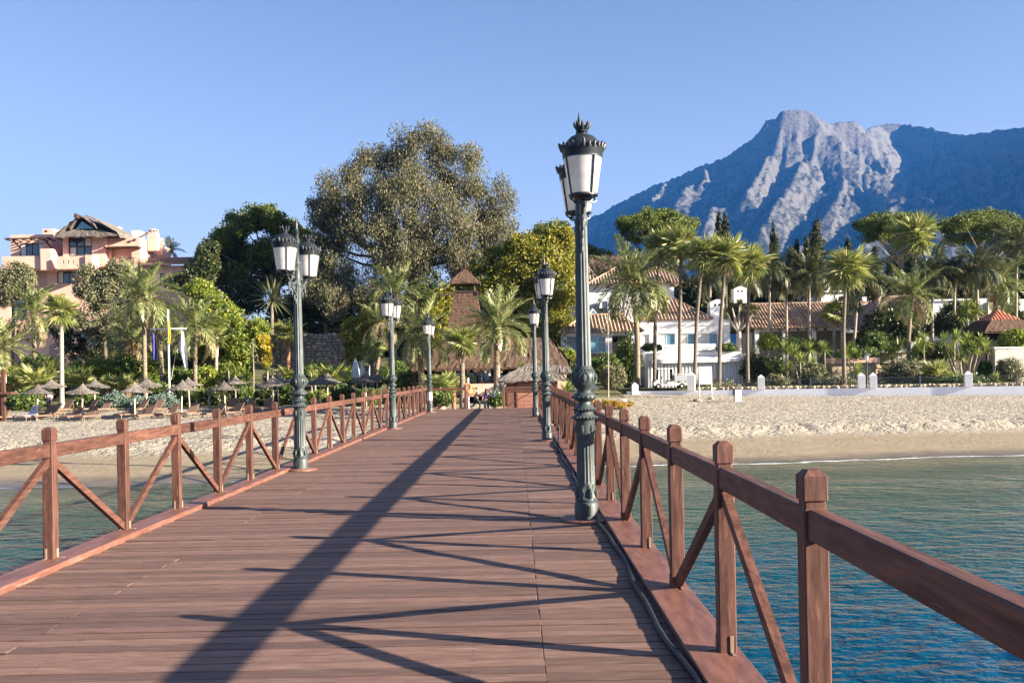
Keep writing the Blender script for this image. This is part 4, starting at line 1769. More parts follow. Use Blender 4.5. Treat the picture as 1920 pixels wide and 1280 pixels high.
# ------------------------------------------------------------------ thatched beach restaurant
def beach_bar():
    D = 66.0
    h = B('beach_restaurant', 'thatched beach restaurant with a tapering shingled tower behind the end of the pier', 'restaurant', D, 915)
    h.cx = 915
    x0, x1 = h.X(772, 690), h.X(1066, 690)
    zE = h.Z(691, 915)
    zR = h.Z(642, 915, D + 4)
    y0, y1 = D - .6, D + 9
    xr0, xr1 = h.X(836, 645, D + 4), h.X(1030, 645, D + 4)
    b = MB()
    thatch_slope(b, (x0, y0, zE), (x1, y0, zE), (xr0, D + 4, zR), (xr1, D + 4, zR), .30, 60, 9, .09, 21)
    thatch_slope(b, (x1, y0, zE), (x1, y1, zE), (xr1, D + 4, zR), (xr1, D + 4, zR), .30, 30, 6, .1, 22)
    thatch_slope(b, (x0, y1, zE), (x0, y0, zE), (xr0, D + 4, zR), (xr0, D + 4, zR), .30, 30, 6, .1, 23)
    thatch_slope(b, (x1, y1, zE), (x0, y1, zE), (xr1, D + 4, zR), (xr0, D + 4, zR), .30, 30, 6, .1, 24)
    roof = h.part('thatched_roof', b, M['thatch'])
    # tower in courses of thatch shingles
    T = D + 4.2
    xa0, xa1 = h.X(829, 650, T), h.X(921, 650, T)
    xb0, xb1 = h.X(852, 549, T), h.X(894, 549, T)
    zb, zt = h.Z(672, 875, T), h.Z(549, 875, T)
    xc = (xa0 + xa1) / 2
    n = 21
    b = MB()
    for i in range(n):
        f0, f1 = i / n, (i + 1) / n
        wv = lambda f: (xa1 - xa0) / 2 * (1 - f) ** 1.25 + (xb1 - xb0) / 2 * (1 - (1 - f) ** 1.25)
        w0, w1 = wv(f0) + .04, wv(f1)
        za, zb_ = zb + (zt - zb) * f0 - .07, zb + (zt - zb) * f1
        m = 14
        ring0, ring1 = [], []
        for (sx, sy, ex, ey) in ((-1, -1, 1, -1), (1, -1, 1, 1), (1, 1, -1, 1), (-1, 1, -1, -1)):
            for k in range(m):
                q = k / m
                ux, uy = sx + (ex - sx) * q, sy + (ey - sy) * q
                j = random.uniform(-.02, .02)
                ring0.append((xc + ux * (w0 + j), T + uy * (w0 + j), za + random.uniform(-.03, .03)))
                ring1.append((xc + ux * w1, T + uy * w1, zb_))
        k = len(ring0)
        b.add(ring0 + ring1, [(a, (a + 1) % k, k + (a + 1) % k, k + a) for a in range(k)])
    tw = h.part('tower', b, M['thatch'])
    for (ax, ay) in ((-1, -1), (1, -1), (1, 1), (-1, 1)):
        b = MB()
        w1 = (xb1 - xb0) / 2 * .8
        b.tube([(xc + ax * w1, T + ay * w1, zt - .1), (xc + ax * w1, T + ay * w1, h.Z(531, 872, T))], .07, 8)
        b.build('post', M['dark_wood'], tw)
    b = MB()
    b.box((xc, T, zt + .03), ((xb1 - xb0) * 1.1, (xb1 - xb0) * 1.1, .12))
    b.build('rim', M['dark_wood'], tw)
    b = MB()
    b.beam((h.X(827, 555, T), T - 1.0, h.Z(556, 827, T)), (h.X(856, 553, T), T - .9, h.Z(552, 856, T)), .16, .16)
    b.beam((h.X(893, 552, T), T - .9, h.Z(552, 890, T)), (h.X(910, 554, T), T - 1.0, h.Z(553, 910, T)), .16, .16)
    b.build('beam', M['dark_wood'], tw)
    w = (h.X(899, 532, T) - h.X(843, 532, T)) / 2
    ze, za = h.Z(533, 870, T), h.Z(504, 870, T)
    b = MB()
    ap = (xc, T, za)
    c = [(xc - w, T - w, ze), (xc + w, T - w, ze), (xc + w, T + w, ze), (xc - w, T + w, ze)]
    for i in range(4):
        thatch_slope(b, c[i], c[(i + 1) % 4], ap, ap, .1, 12, 6, .05, 60 + i)
    hat = b.build('tower_hat', M['thatch'], tw)
    b = MB()
    b.tube([(xc, T, za - .1), (xc, T, h.Z(476, 870, T))], [.06, .02], 8)
    b.build('mast', M['dark_wood'], tw)
    # glazed front under the eave
    zf = gz(0, D)
    zt2 = zE + .05
    for px in (776, 820, 872, 920, 955, 1008, 1040):
        b = MB()
        x = h.X(px, 705)
        b.span(x - .09, x + .09, D + .5, D + .7, zf - .1, zt2)
        h.part('post', b, M['dark_wood'])
    for px in (846, 878, 911, 940, 968, 1002, 1030):
        b = MB()
        x = h.X(px, 697)
        b.tube([(x, D - .45, h.Z(696, px)), (x, D + 1.2, h.Z(694, px))], .115, 10)
        h.part('roof_log', b, mat('log_end_wood', (.30, .21, .13), (.42, .31, .21), 5) if px == 846 else bpy.data.materials['log_end_wood'])
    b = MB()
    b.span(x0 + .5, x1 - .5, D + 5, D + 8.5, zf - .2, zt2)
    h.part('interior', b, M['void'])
    for (a, c_) in ((828, 845), (847, 869), (875, 894), (897, 918), (958, 982), (984, 1005)):
        g = MB()
        xa, xb, z0, z1 = h.rect(a, c_, 699, 722, D + .6)
        g.span(xa, xb, D + .58, D + .62, z0, z1)
        h.part('glass_panel', g, glass_mat('sea_reflecting_glass', (.03, .06, .08), .02, 1.0) if a == 828 else bpy.data.materials['sea_reflecting_glass'])
    b = MB()
    xa, xb, z0, z1 = h.rect(865, 945, 719, 727, D)
    b.span(xa, xb, D - .1, D + .2, z0 - .6, z1)
    h.part('low_wall', b, M['pink_pale'])
    h.block('pier_wall', 1005, 1018, 692, 722, .6, M['pink_pale'], D=D - .2, down=1.5)
    # annex on the right
    h.wall('annex_wall', 1028, 1062, 694, 725, [], 3, M['pink'], D=D - 1.4, down=1.5)
    xa, xb, z0, z1 = h.rect(1022, 1072, 680, 696, D - 1.8)
    b = MB()
    thatch_slope(b, (xa, D - 1.9, z0), (xb, D - 1.9, z0 - .1), (xa + .3, D + 1.0, z1 + .2), (xb - .3, D + 1.0, z1), .16, 14, 4, .06, 77)
    h.part('annex_roof', b, M['straw'])
    h.block('lantern_lamp', 916.5, 920, 694, 704, .12, M['white_metal'], D=D - .3)


beach_bar()


# ------------------------------------------------------------------ beach hut at the end of the pier
def beach_hut():
    D = 48.6
    h = B('beach_hut', 'small red brown plank hut with a grey straw roof at the end of the pier', 'hut', D, 998)
    h.cx = 998
    x0, x1, z0, z1 = h.rect(950, 1046, 709, 765, D)
    z0 = gz(0, D) - .3
    n = 5
    dep = 2.3
    for (sx0, sx1, name) in ((x0, x1, 'front'),):
        zs = np.linspace(z0, z1, 12)
        for a, c in zip(zs[:-1], zs[1:]):
            b = MB()
            b.span(sx0, sx1, D, D + .05, a + .006, c - .006, .004)
            h.part('wall_board', b, M['hut_wood'])
            b = MB()
            b.span(sx1 - .05, sx1, D + .053, D + dep, a + .006, c - .006, .004)
            h.part('wall_board', b, M['hut_wood'])
            b = MB()
            b.span(sx0, sx0 + .05, D + .053, D + dep, a + .006, c - .006, .004)
            h.part('wall_board', b, M['hut_wood'])
    b = MB()
    b.span(x0 + .05, x1 - .05, D + dep, D + dep + .05, z0, z1)
    h.part('back_wall', b, M['hut_wood'])
    dx0, dx1 = h.X(951, 740), h.X(968, 740)
    b = MB()
    b.span(dx0, dx1, D - .025, D - .003, z0, z1 - .15)
    h.part('door', b, mat('dark_hut_door', (.13, .06, .042), (.19, .09, .065), 3, (6, 6, 1), rough=.7))
    for px in (951, 968.5, 1044):
        b = MB()
        x = h.X(px, 740)
        b.span(x - .04, x + .04, D - .06, D - .028, z0, z1)
        h.part('corner_post', b, M['rail_wood'])
    b = MB()
    b.span(x0, x1, D - .056, D - .03, h.Z(733.5, 998), h.Z(730, 998))
    h.part('cross_rail', b, M['rail_wood'])
    e = .45
    a = [(x0 - e, D - e, z1 - .12), (x1 + e, D - e, z1 - .12), (x1 + e, D + dep + e, z1 - .12), (x0 - e, D + dep + e, z1 - .12)]
    zr = h.Z(686, 998, D + 1)
    xm = (x0 + x1) / 2
    r0, r1 = (xm - .25, D + dep / 2, zr), (xm + .25, D + dep / 2, zr)
    b = MB()
    thatch_slope(b, a[0], a[1], r0, r1, .12, 22, 7, .05, 31)
    thatch_slope(b, a[1], a[2], r1, r1, .12, 18, 7, .05, 32)
    thatch_slope(b, a[2], a[3], r1, r0, .12, 18, 7, .05, 33)
    thatch_slope(b, a[3], a[0], r0, r0, .12, 18, 7, .05, 34)
    h.part('straw_roof', b, M['straw'])


beach_hut()


# ------------------------------------------------------------------ white villa
def white_villa():
    D = 94.0
    h = B('white_villa', 'white villa with clay tile roofs and a seaside terrace behind the tall palms', 'house', D, 1290)
    h.cx = 1280
    zg = gz(h.X(1300), D) - 1.5
    # main seaside room
    h.wall('main_wall', 1200, 1369, 597, 660, [(1203, 1218, 627, 650), (1233, 1266, 625, 648), (1275, 1304, 625, 648), (1314, 1346, 625, 648)], 10, M['white'], D=D, down=4)
    for (a, c) in ((1203, 1218), (1233, 1266), (1275, 1304), (1314, 1346)):
        h.window(a, c, 625.5, 649, 2 if c - a > 20 else 1, 1, frame=M['white_metal'], glass=M['glass_blue'], curtain=2, fw=.06)
    h.block('string_course', 1200, 1369, 609, 611, .08, M['white'], D=D - .083)
    # hip roof over it
    x0, x1 = h.X(1146, 598), h.X(1336, 598)
    ze, zr = h.Z(599, 1240), h.Z(553, 1235, D + 6)
    hip_roof(h, 'tile_roof', x0, x1, D - .2, D + 12, ze, zr, h.X(1222, 560, D + 6), h.X(1248, 560, D + 6), M['tile'], ry=D + 6)
    # left veranda with its own lower roof
    D2 = D - 5
    x0, x1 = h.X(1046, 622, D2), h.X(1206, 622, D2)
    hip_roof(h, 'veranda_roof', x0, x1, D2 - .5, D2 + 7, h.Z(622, 1125, D2), h.Z(590, 1125, D2 + 3.2), h.X(1098, 600, D2 + 3), h.X(1160, 600, D2 + 3), M['tile'], ry=D2 + 3.2)
    b = MB()
    xa, xb, z0, z1 = h.rect(1052, 1200, 622.5, 629, D2)
    b.span(xa, xb, D2, D2 + .4, z0, z1)
    h.part('lintel', b, M['white'])
    for px in (1058, 1100, 1142, 1190):
        b = MB()
        x = h.X(px, 650, D2)
        b.span(x - .32, x + .32, D2 + .03, D2 + .6, zg, h.Z(629, 1125, D2))
        h.part('pillar', b, M['white'])
    for (a, c) in ((1066, 1096), (1104, 1138)):
        h.window(a, c, 630, 662, 2, 1, D=D2 + .2, frame=M['white_metal'], glass=M['glass_blue'] if a > 1100 else M['glass'], fw=.06)
    b = MB()
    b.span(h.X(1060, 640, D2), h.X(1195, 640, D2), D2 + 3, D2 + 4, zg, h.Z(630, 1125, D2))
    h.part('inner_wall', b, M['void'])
    # upper storey at the back
    D3 = D + 10
    h.wall('upper_wall', 1104, 1264, 533, 606, [(1168, 1186, 545, 566), (1215, 1240, 545, 560)], 8, M['white'], D=D3, down=3)
    h.window(1168, 1186, 545, 566, 2, 1, D=D3, frame=M['white_metal'], glass=M['glass_blue'])
    h.window(1215, 1240, 545, 560, 2, 1, D=D3, frame=M['white_metal'], glass=M['glass_blue'])
    h.block('balcony', 1121, 1172, 564, 577, 1.6, M['white'], D=D3 - 1.7)
    h.block('balcony_post', 1139, 1149, 548, 603, .6, M['white'], D=D3 - 1.9)
    x0, x1 = h.X(1100, 532, D3), h.X(1278, 532, D3)
    hip_roof(h, 'upper_roof', x0, x1, D3 - .8, D3 + 9.5, h.Z(532, 1190, D3), h.Z(498, 1190, D3 + 4), h.X(1160, 505, D3 + 4), h.X(1228, 505, D3 + 4), M['tile'], ry=D3 + 4)
    # chimneys
    for (a, c, t0, t1, dd) in ((1171, 1190, 561, 606, D - .8), (1332, 1358, 566, 602, D + 1), (1376, 1400, 541, 568, D + 14)):
        ch = h.block('chimney', a, c, t0, t1, (c - a) / 17.5, M['white'], D=dd)
        xa, xb, z0, z1 = h.rect(a, c, t0, t1, dd)
        xm = (xa + xb) / 2
        k = MB()
        k.prism([(xa - .06, z1 - .003), (xb + .06, z1 - .003), (xm, z1 + .3)], dd - .05, dd + (c - a) / 17.5 + .05)
        k.build('cap', M['white'], ch)
        for s in (-.22, .22):
            k = MB()
            k.span(xm + s - .1, xm + s + .1, dd - .012, dd + .03, z1 - .42, z1 - .18)
            k.build('vent', M['void'], ch)
    # skylight
    Ds = D2 + 2.8
    p = [W(1098, 600, Ds), W(1128, 601, Ds)]
    xa, xb, zb = p[0].x, p[1].x, p[0].z
    ap = ((xa + xb) / 2, Ds + .9, h.Z(578, 1110, Ds))
    c = [(xa, Ds, zb), (xb, Ds, zb), (xb, Ds + 1.8, zb), (xa, Ds + 1.8, zb)]
    b = MB()
    b.add(c + [ap], [(0, 1, 4), (1, 2, 4), (2, 3, 4), (3, 0, 4), (3, 2, 1, 0)])
    sk = h.part('skylight', b, M['glass_blue'])
    b = MB()
    for q in c:
        b.tube([q, ap], .06, 6)
    for q, r_ in zip(c, c[1:] + c[:1]):
        b.tube([q, r_], .06, 6)
    b.build('glazing_bar', M['white_metal'], sk)
    # terrace: lattice parapet, sloping apron, pleated retaining wall
    D4 = 88.0
    h.wall('terrace_parapet', 1239, 1342, 645, 661, [], .3, M['white'], D=D4, back=False)
    b = MB()
    for px in list(np.arange(1249, 1286, 5.2)) + list(np.arange(1294, 1334, 5.2)):
        for py in (649.5, 655.5):
            x0, x1, z0, z1 = h.rect(px, px + 3.4, py, py + 3.4, D4)
            b.span(x0, x1, D4 - .04, D4 - .003, z0, z1)
    h.part('lattice_blocks', b, mat('cream_lattice_block', (.60, .56, .48), (.68, .64, .56), 4))
    xa, xb, z0, z1 = h.rect(1218, 1386, 660, 674, D4)
    b = MB()
    b.add([(xa + 1.2, D4 + .1, z1), (xb - .8, D4 + .1, z1), (xb + .2, D4 - 1.6, z0), (xa, D4 - 1.6, z0), (xa, D4 - 1.6, z0 - .3), (xb + .2, D4 - 1.6, z0 - .3)],
          [(3, 2, 1, 0), (4, 5, 2, 3)])
    h.part('terrace_apron', b, M['white'])
    xa, xb, z0, z1 = h.rect(1215, 1391, 676, 725, D4 - 1.2)
    b = MB()
    n = 27
    V, fc = [], []
    for i in range(n * 4 + 1):
        x = xa + (xb - xa) * i / (n * 4)
        y = D4 - 1.2 + (0, .0, .28, .28)[i % 4]
        V += [(x, y, z0 - 1.5), (x, y, z1)]
    for i in range(n * 4):
        fc.append((i * 2, i * 2 + 2, i * 2 + 3, i * 2 + 1))
    b.add(V, fc)
    b.span(xa, xb, D4 - .85, D4 + 4, z0 - 1.5, h.Z(661, 1300, D4))
    h.part('pleated_wall', b, M['white'])
    b = MB()
    x1_, _, z0_, z1_ = h.rect(1385, 1394, 662, 725, D4 - 1.2)
    b.span(xb, xb + .5, D4 - 1.5, D4 + 3, z0_ - 1.5, z1_)
    h.part('end_wall', b, M['white'])


white_villa()


def small_tile_house():
    D = 112.0
    h = B('tile_roofed_pavilion', 'small clay tile pavilion roof peeping over the trees just behind the nearest lamp post', 'house', D, 1090)
    h.cx = 1090
    hip_roof(h, 'tile_roof', h.X(1061, 524), h.X(1121, 524), D, D + 5, h.Z(524, 1090), h.Z(487, 1090, D + 2.5), h.X(1089, 490, D + 2.5), h.X(1091, 490, D + 2.5), M['tile'], ry=D + 2.5)
    h.block('wall', 1066, 1116, 525, 600, 4.5, M['white'], D=D + .4)
    h.block('eave_board', 1062, 1120, 523.6, 527, .1, M['dark_wood'], D=D - .11)


small_tile_house()


def long_tile_house():
    D = 103.0
    h = B('tile_roofed_bungalow', 'long low white bungalow with a striped clay tile roof behind the garden palms', 'house', D, 1540)
    h.cx = 1530
    x0, x1 = h.X(1405, 613), h.X(1640, 613)
    hip_roof(h, 'tile_roof', x0, x1, D - 1.0, D + 11, h.Z(614, 1520), h.Z(568, 1520, D + 5), h.X(1400, 575, D + 5), h.X(1648, 575, D + 5), M['tile'], ry=D + 5, sides='fb')
    b = MB()
    xa, xb, z0, z1 = h.rect(1415, 1640, 614.5, 620, D)
    b.span(xa, xb, D - .5, D - .2, z0, z1)
    h.part('fascia', b, M['white'])
    for px in np.arange(1425, 1640, 17):
        b = MB()
        x = h.X(px, 618)
        b.span(x - .09, x + .09, D - .8, D - .503, h.Z(619.5, px), h.Z(615.5, px))
        h.part('rafter_end', b, M['dark_wood'])
    for px in (1418, 1470, 1525, 1580, 1636):
        b = MB()
        x = h.X(px, 640)
        b.span(x - .2, x + .2, D - .45, D - .05, gz(x, D) - 1, h.Z(620, px))
        h.part('veranda_post', b, M['white'])
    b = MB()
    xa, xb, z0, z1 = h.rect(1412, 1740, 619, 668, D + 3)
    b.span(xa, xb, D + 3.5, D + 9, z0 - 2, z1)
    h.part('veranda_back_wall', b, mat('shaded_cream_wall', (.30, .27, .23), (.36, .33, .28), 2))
    h.window(1470, 1490, 636, 662, 2, 1, D=D + 3.3, frame=M['white_metal'], glass=M['glass_blue'])
    h.window(1580, 1612, 636, 662, 3, 1, D=D + 3.3, frame=M['dark_wood'])
    # right wing
    D2 = D - 2
    hip_roof(h, 'wing_roof', h.X(1640, 586, D2), h.X(1746, 586, D2), D2, D2 + 9, h.Z(586.5, 1700, D2), h.Z(556, 1700, D2 + 4.5), h.X(1650, 562, D2 + 4.5), h.X(1716, 562, D2 + 4.5), M['tile'], ry=D2 + 4.5)
    h.block('wing_wall', 1646, 1741, 587, 660, 7, M['white'], D=D2 + .5)
    h.block('awning', 1590, 1650, 618.5, 622.5, 2.0, M['white'], D=D - 2.6)
    # pale buildings further back
    h2 = B('white_back_house', 'white house front half hidden by cypresses behind the long tile roof', 'house', 128.0, 1590)
    h2.cx = 1580
    h2.wall('wall', 1540, 1606, 547, 600, [(1572, 1584, 556, 568)], 8, M['white'], D=128, down=4)
    h2.window(1572, 1584, 556, 568, 2, 1, D=128, glass=M['glass_blue'])
    c = h2.block('chimney', 1617, 1632, 556, 580, 1.2, M['white'], D=112)
    h2.block('cornice', 1537, 1609, 544.5, 547, .3, M['white'], D=127.65)
    h3 = B('arched_white_house', 'white arcaded house wall glimpsed between palms at the right', 'house', 118.0, 1790)
    h3.cx = 1800
    h3.wall('wall', 1745, 1850, 563, 604, [(1770, 1790, 570, 600), (1805, 1825, 570, 600)], 6, M['white'], D=118, down=4)
    b = MB()
    xa, xb, z0, z1 = h3.rect(1745, 1850, 556, 600, 118)
    b.span(xa, xb, 119.5, 119.8, z0, z1)
    h3.part('inner_wall', b, M['void'])
    h3.block('cornice', 1743, 1852, 560.5, 563, .3, M['white'], D=117.65)
    h4 = B('white_house_edge', 'white house corner at the far right behind the red tiled gazebo', 'house', 110.0, 1912)
    h4.cx = 1910
    h4.wall('wall', 1898, 2010, 560, 640, [(1935, 1955, 575, 600)], 8, M['white'], D=110, down=3)
    h4.window(1935, 1955, 575, 600, 2, 1, D=110)
    h4.block('chimney', 1853, 1870, 566, 596, 1.1, M['white'], D=100)


long_tile_house()


def gazebo():
    D = 86.0
    h = B('garden_gazebo', 'gazebo with an orange tiled and thatched pyramid roof at the right edge', 'gazebo', D, 1905)
    h.cx = 1895
    x0, x1 = h.X(1846, 620), h.X(1952, 620)
    w = (x1 - x0) / 2
    xc = (x0 + x1) / 2
    yc = D + w
    ze, zm, za = h.Z(621, 1890), h.Z(602, 1890, D + 2), h.Z(580, 1890, D + w)
    f = .53
    c = [(-1, -1), (1, -1), (1, 1), (-1, 1)]
    lo = [(xc + a * w, yc + b * w, ze) for a, b in c]
    mi = [(xc + a * w * f, yc + b * w * f, zm) for a, b in c]
    b = MB()
    for i in range(4):
        j = (i + 1) % 4
        thatch_slope(b, lo[i], lo[j], mi[i], mi[j], .16, 24, 6, .05, 90 + i)
    h.part('thatch_skirt', b, M['thatch'])
    b = MB()
    ap = (xc, yc, za)
    up = [(p[0], p[1], p[2] + .12) for p in mi]
    for i in range(4):
        tile_slope(b, up[i], up[(i + 1) % 4], ap, ap, .3, .07)
    h.part('tile_cap', b, M['tile_orange'])
    b = MB()
    b.tube([(xc, yc, za), (xc, yc, za + .8)], [.06, .03], 6)
    h.part('finial', b, M['dark_wood'])
    zg = gz(xc, D)
    for a, q in c:
        b = MB()
        b.tube([(xc + a * w * .85, yc + q * w * .85, zg - .2), (xc + a * w * .85, yc + q * w * .85, ze + .3)], .13, 10)
        h.part('post', b, M['dark_wood'])
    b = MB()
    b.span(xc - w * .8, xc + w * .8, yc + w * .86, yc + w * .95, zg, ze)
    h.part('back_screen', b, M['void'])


gazebo()


# ------------------------------------------------------------------ stone and rendered garden walls
def stone_wall(name, label, px0, px1, py0, py1, D, mstone, sw=.55, sh=.3, seed=1, down=1.0, depth=.45, limit=300):
    h = B(name, label, 'wall', D, (px0 + px1) / 2)
    x0, x1, z0, z1 = h.rect(px0, px1, py0, py1, D)
    b = MB()
    b.span(x0, x1, D + .03, D + depth, z0 - down, z1)
    h.part('core', b, M['mortar'])
    rs = random.Random(seed)
    kinds = []
    for k in range(10):
        s = MB()
        w_, h_ = sw * rs.uniform(.7, 1.25), sh * rs.uniform(.85, 1.05)
        s.box((0, 0, 0), (w_ * .94, .2, h_ * .95), 0, .07)
        me = s.mesh('stone')
        V = np.zeros(len(me.vertices) * 3)
        me.vertices.foreach_get('co', V)
        V += np.array([rs.uniform(-.03, .03) for _ in V])
        me.vertices.foreach_set('co', V)
        me.materials.append(mstone)
        kinds.append((w_, me))
    z = z0 - .1
    n = 0
    rest = MB()
    while z < z1 - sh * .4:
        x = x0 + rs.uniform(-.2, .1)
        while x < x1 - .1:
            w_, me = rs.choice(kinds)
            o = ob('stone', me, None, h.t, Vector((x + w_ / 2, D + rs.uniform(-.03, .02), z + sh / 2 + rs.uniform(-.04, .04))) - h.base, (0, rs.uniform(-.12, .12), rs.choice((0, PI))), (rs.uniform(.8, 1.0), 1, rs.uniform(.75, 1.15)))
            x += w_
            n += 1
        z += sh
    return h


stone_wall('stone_garden_wall', 'tall grey rubble stone wall in shade behind the left lamp post', 508, 655, 628, 700, 84.0, M['stone'], .52, .27, 4)
stone_wall('stone_terrace_wall', 'pale rubble terrace wall half hidden by yuccas behind the fence', 1458, 1650, 683, 712, 88.0, M['stone_tan'], .55, .27, 5)
def gazebo_wall():
    h = B('gazebo_terrace_wall', 'pale rendered terrace wall under the gazebo at the right edge', 'wall', 83.0, 1900)
    h.cx = 1900
    h.block('wall', 1866, 1990, 652, 705, .5, mat('stained_pale_render', (.50, .46, .40), (.62, .58, .52), 1.3, rough=.95, bump=.6, bscale=5, bdist=.05, dirt=((.34, .30, .24), 1.1, .55, .75)), D=83, down=1)
    h.block('coping', 1864, 1991, 649.5, 652, .62, M['white'], D=82.94)


gazebo_wall()


def plain_walls():
    h = B('planter_box', 'long pink rendered planter with a clipped hedge on top, behind the fence', 'planter', 86.5, 1600)
    x0, x1, z0, z1 = h.rect(1556, 1650, 670, 681, 86.5)
    b = MB()
    b.span(x0, x1, 86.5, 87.6, z0, z1, .04)
    h.part('trough', b, M['pink_pale'])
    b = MB()
    b.span(x0 + .3, x1 - .3, 86.8, 87.5, z0 - 2, z0 - .003)
    h.part('foot', b, M['stone_tan'])


plain_walls()


# ------------------------------------------------------------------ promenade: wall, pillars, fence
def wy(x):
    return float(wall_y(x))


def promenade():
    h = B('promenade_wall', 'long low white wall between the sand and the promenade', 'wall', 78, 1500, base=(10.3, 78.0, -.7))
    xs = np.arange(9.6, 70, 6.2)
    for a, c in zip(xs[:-1], xs[1:]):
        b = MB()
        t = .28
        V = [(a, wy(a), -1.2), (c - .012, wy(c - .012), -1.2), (c - .012, wy(c) + t, -1.2), (a, wy(a) + t, -1.2)]
        V += [(p[0], p[1], .07) for p in V]
        b.add(V, [(3, 2, 1, 0), (4, 5, 6, 7), (0, 1, 5, 4), (1, 2, 6, 5), (2, 3, 7, 6), (3, 0, 4, 7)])
        h.part('wall_section', b, M['white_wall'])
    # pillars
    pill = []
    D0 = 74
    def xon(px):
        D = 78.0
        for _ in range(12):
            x = W(px, 715, D).x
            D = wy(x) + .14
        return x
    b = MB()
    w = .27
    b.box((0, 0, .5), (2 * w, 2 * w, 1.0), 0, .012)
    b.add([(-w, -w, 1.0), (w, -w, 1.0), (w, w, 1.0), (-w, w, 1.0), (-.04, 0, 1.22), (.04, 0, 1.22)],
          [(0, 1, 5, 4), (1, 2, 5), (2, 3, 4, 5), (3, 0, 4)])
    me = b.mesh('gate_pillar')
    me.materials.append(M['white'])
    lbs = [(1296, 1.15, 'thick white pillar standing beside the golf cart'), (1427, 1, 'white pointed fence pillar between the villa and the yuccas'),
           (1615, 1, 'left one of the two white pillars beside the promenade lamp'), (1637, 1, 'right one of the two white pillars beside the promenade lamp'),
           (1815, 1, 'rightmost white pillar of the promenade fence')]
    px_x = []
    for px, s, lb in lbs:
        x = xon(px)
        px_x.append(x)
        o = ob('fence_pillar', me, None, None, (x, wy(x) + .14, .072), (0, 0, math.atan(-.276)), (s, s, s * (1.12 if s > 1 else 1)))
        tag(o, lb, 'pillar', 'white pillars of the promenade fence')
    o = ob('fence_pillar', me, None, None, (xon(1190), wy(xon(1190)) + .14, -.3), (0, 0, 0), (1, 1, .9))
    tag(o, 'short white pillar at the left end of the promenade wall', 'pillar', 'white pillars of the promenade fence')
    # fence between pillars
    runs = [(px_x[0], px_x[1], 'grey bar fence in front of the white villa'), (px_x[1], px_x[2], 'grey bar fence in front of the yuccas'),
            (px_x[3], px_x[4], 'grey bar fence right of the promenade lamp'), (px_x[4], 62.0, 'grey bar fence at the far right')]
    ang = math.atan(-.276)
    for a, c, lb in runs:
        f = thing('bar_fence', lb, 'fence', (a, wy(a) + .14, .07), ang, 'fences along the promenade')
        L = (c - a) / math.cos(ang)
        n = max(2, round(L / 3.3))
        for zz in (.10, .80):
            b = MB()
            b.span(.25, L - .25, -.02, .02, zz, zz + .035)
            b.build('rail', M['grey_metal'], f)
        for i in range(1, n):
            b = MB()
            x = L * i / n
            b.box((x, 0, .47), (.10, .10, .94), 0, .01)
            b.build('post', M['grey_metal'], f)
        b = MB()
        for x in np.arange(.35, L - .3, .17):
            b.span(x - .011, x + .011, -.011, .011, .136, .80)
        o = b.build('bars', M['grey_metal'], f)
        o['kind'] = 'stuff'
    # a line of rubble stones edging the beds
    h = B('rubble_edging', 'low line of tan rubble stones edging the beds behind the fence', 'edging', 78, 1500, base=(12, 80.5, -.25))
    rs = random.Random(3)
    kinds = []
    for k in range(6):
        s = MB()
        s.lathe([(.02, -.16), (.16, -.12), (.21, 0), (.17, .11), (.02, .16)], 7)
        me = s.mesh('stone')
        V = np.zeros(len(me.vertices) * 3)
        me.vertices.foreach_get('co', V)
        V += np.array([rs.uniform(-.03, .03) for _ in V])
        me.vertices.foreach_set('co', V)
        me.materials.append(M['stone_tan'])
        kinds.append(me)
    x = 16.0
    n = 0
    while x < 62 and n < 290:
        for row in range(2):
            p = Vector((x + rs.uniform(-.1, .1), wy(x) + 3.0 + rs.uniform(-.15, .15) + row * .1, -.15 + row * .27))
            ob('stone', rs.choice(kinds), None, h.t, p - h.base, (rs.uniform(-.4, .4), rs.uniform(-.4, .4), rs.uniform(0, 6)), (rs.uniform(.8, 1.3), 1, rs.uniform(.8, 1.1)))
            n += 1
        x += .36


promenade()

# ================================================================== PLANTS
LM = {}
LM['date'] = leaf_mat('date_palm_leaflets', (.115, .155, .048), (.27, .30, .115), (.40, .35, .16), .11, .25, .36, .6, .35, .5)
LM['date_dry'] = leaf_mat('dry_palm_leaflets', (.26, .20, .10), (.42, .34, .19), None, 0, .2, .6, .3)
LM['queen'] = leaf_mat('dark_feather_palm', (.045, .065, .022), (.12, .13, .048), (.22, .19, .09), .1, .22, .45, .5, .35, .5)
LM['fan'] = leaf_mat('fan_palm_leaf', (.12, .175, .036), (.33, .35, .095), (.50, .43, .17), .16, .34, .36, .6, .3, .5)
LM['fan_dry'] = leaf_mat('dry_fan_leaf', (.22, .16, .085), (.36, .28, .16), None, 0, .2, .7, .3)
LM['yucca'] = leaf_mat('yucca_blade', (.12, .19, .032), (.32, .38, .09), (.44, .40, .14), .1, .28, .36, .6, .3, .8)
LM['agave'] = leaf_mat('blue_agave_blade', (.13, .18, .17), (.24, .30, .28), None, 0, .1, .5, .4)
LM['euca'] = leaf_mat('eucalyptus_leaf', (.088, .092, .044), (.185, .178, .092), (.22, .145, .085), .10, .25, .5, .3, .7, .28)
LM['pine'] = leaf_mat('stone_pine_needles', (.040, .068, .012), (.20, .235, .045), None, 0, .22, .6, .3, .35, .5)
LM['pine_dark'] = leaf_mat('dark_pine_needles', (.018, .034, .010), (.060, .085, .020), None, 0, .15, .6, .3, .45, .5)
LM['cypress'] = leaf_mat('cypress_scales', (.022, .036, .014), (.075, .085, .030), None, 0, .12, .6, .3, .4, .6)
LM['yellow'] = leaf_mat('yellowing_tree_leaf', (.10, .135, .020), (.31, .29, .040), (.42, .34, .045), .2, .38, .5, .35, .5, .3)
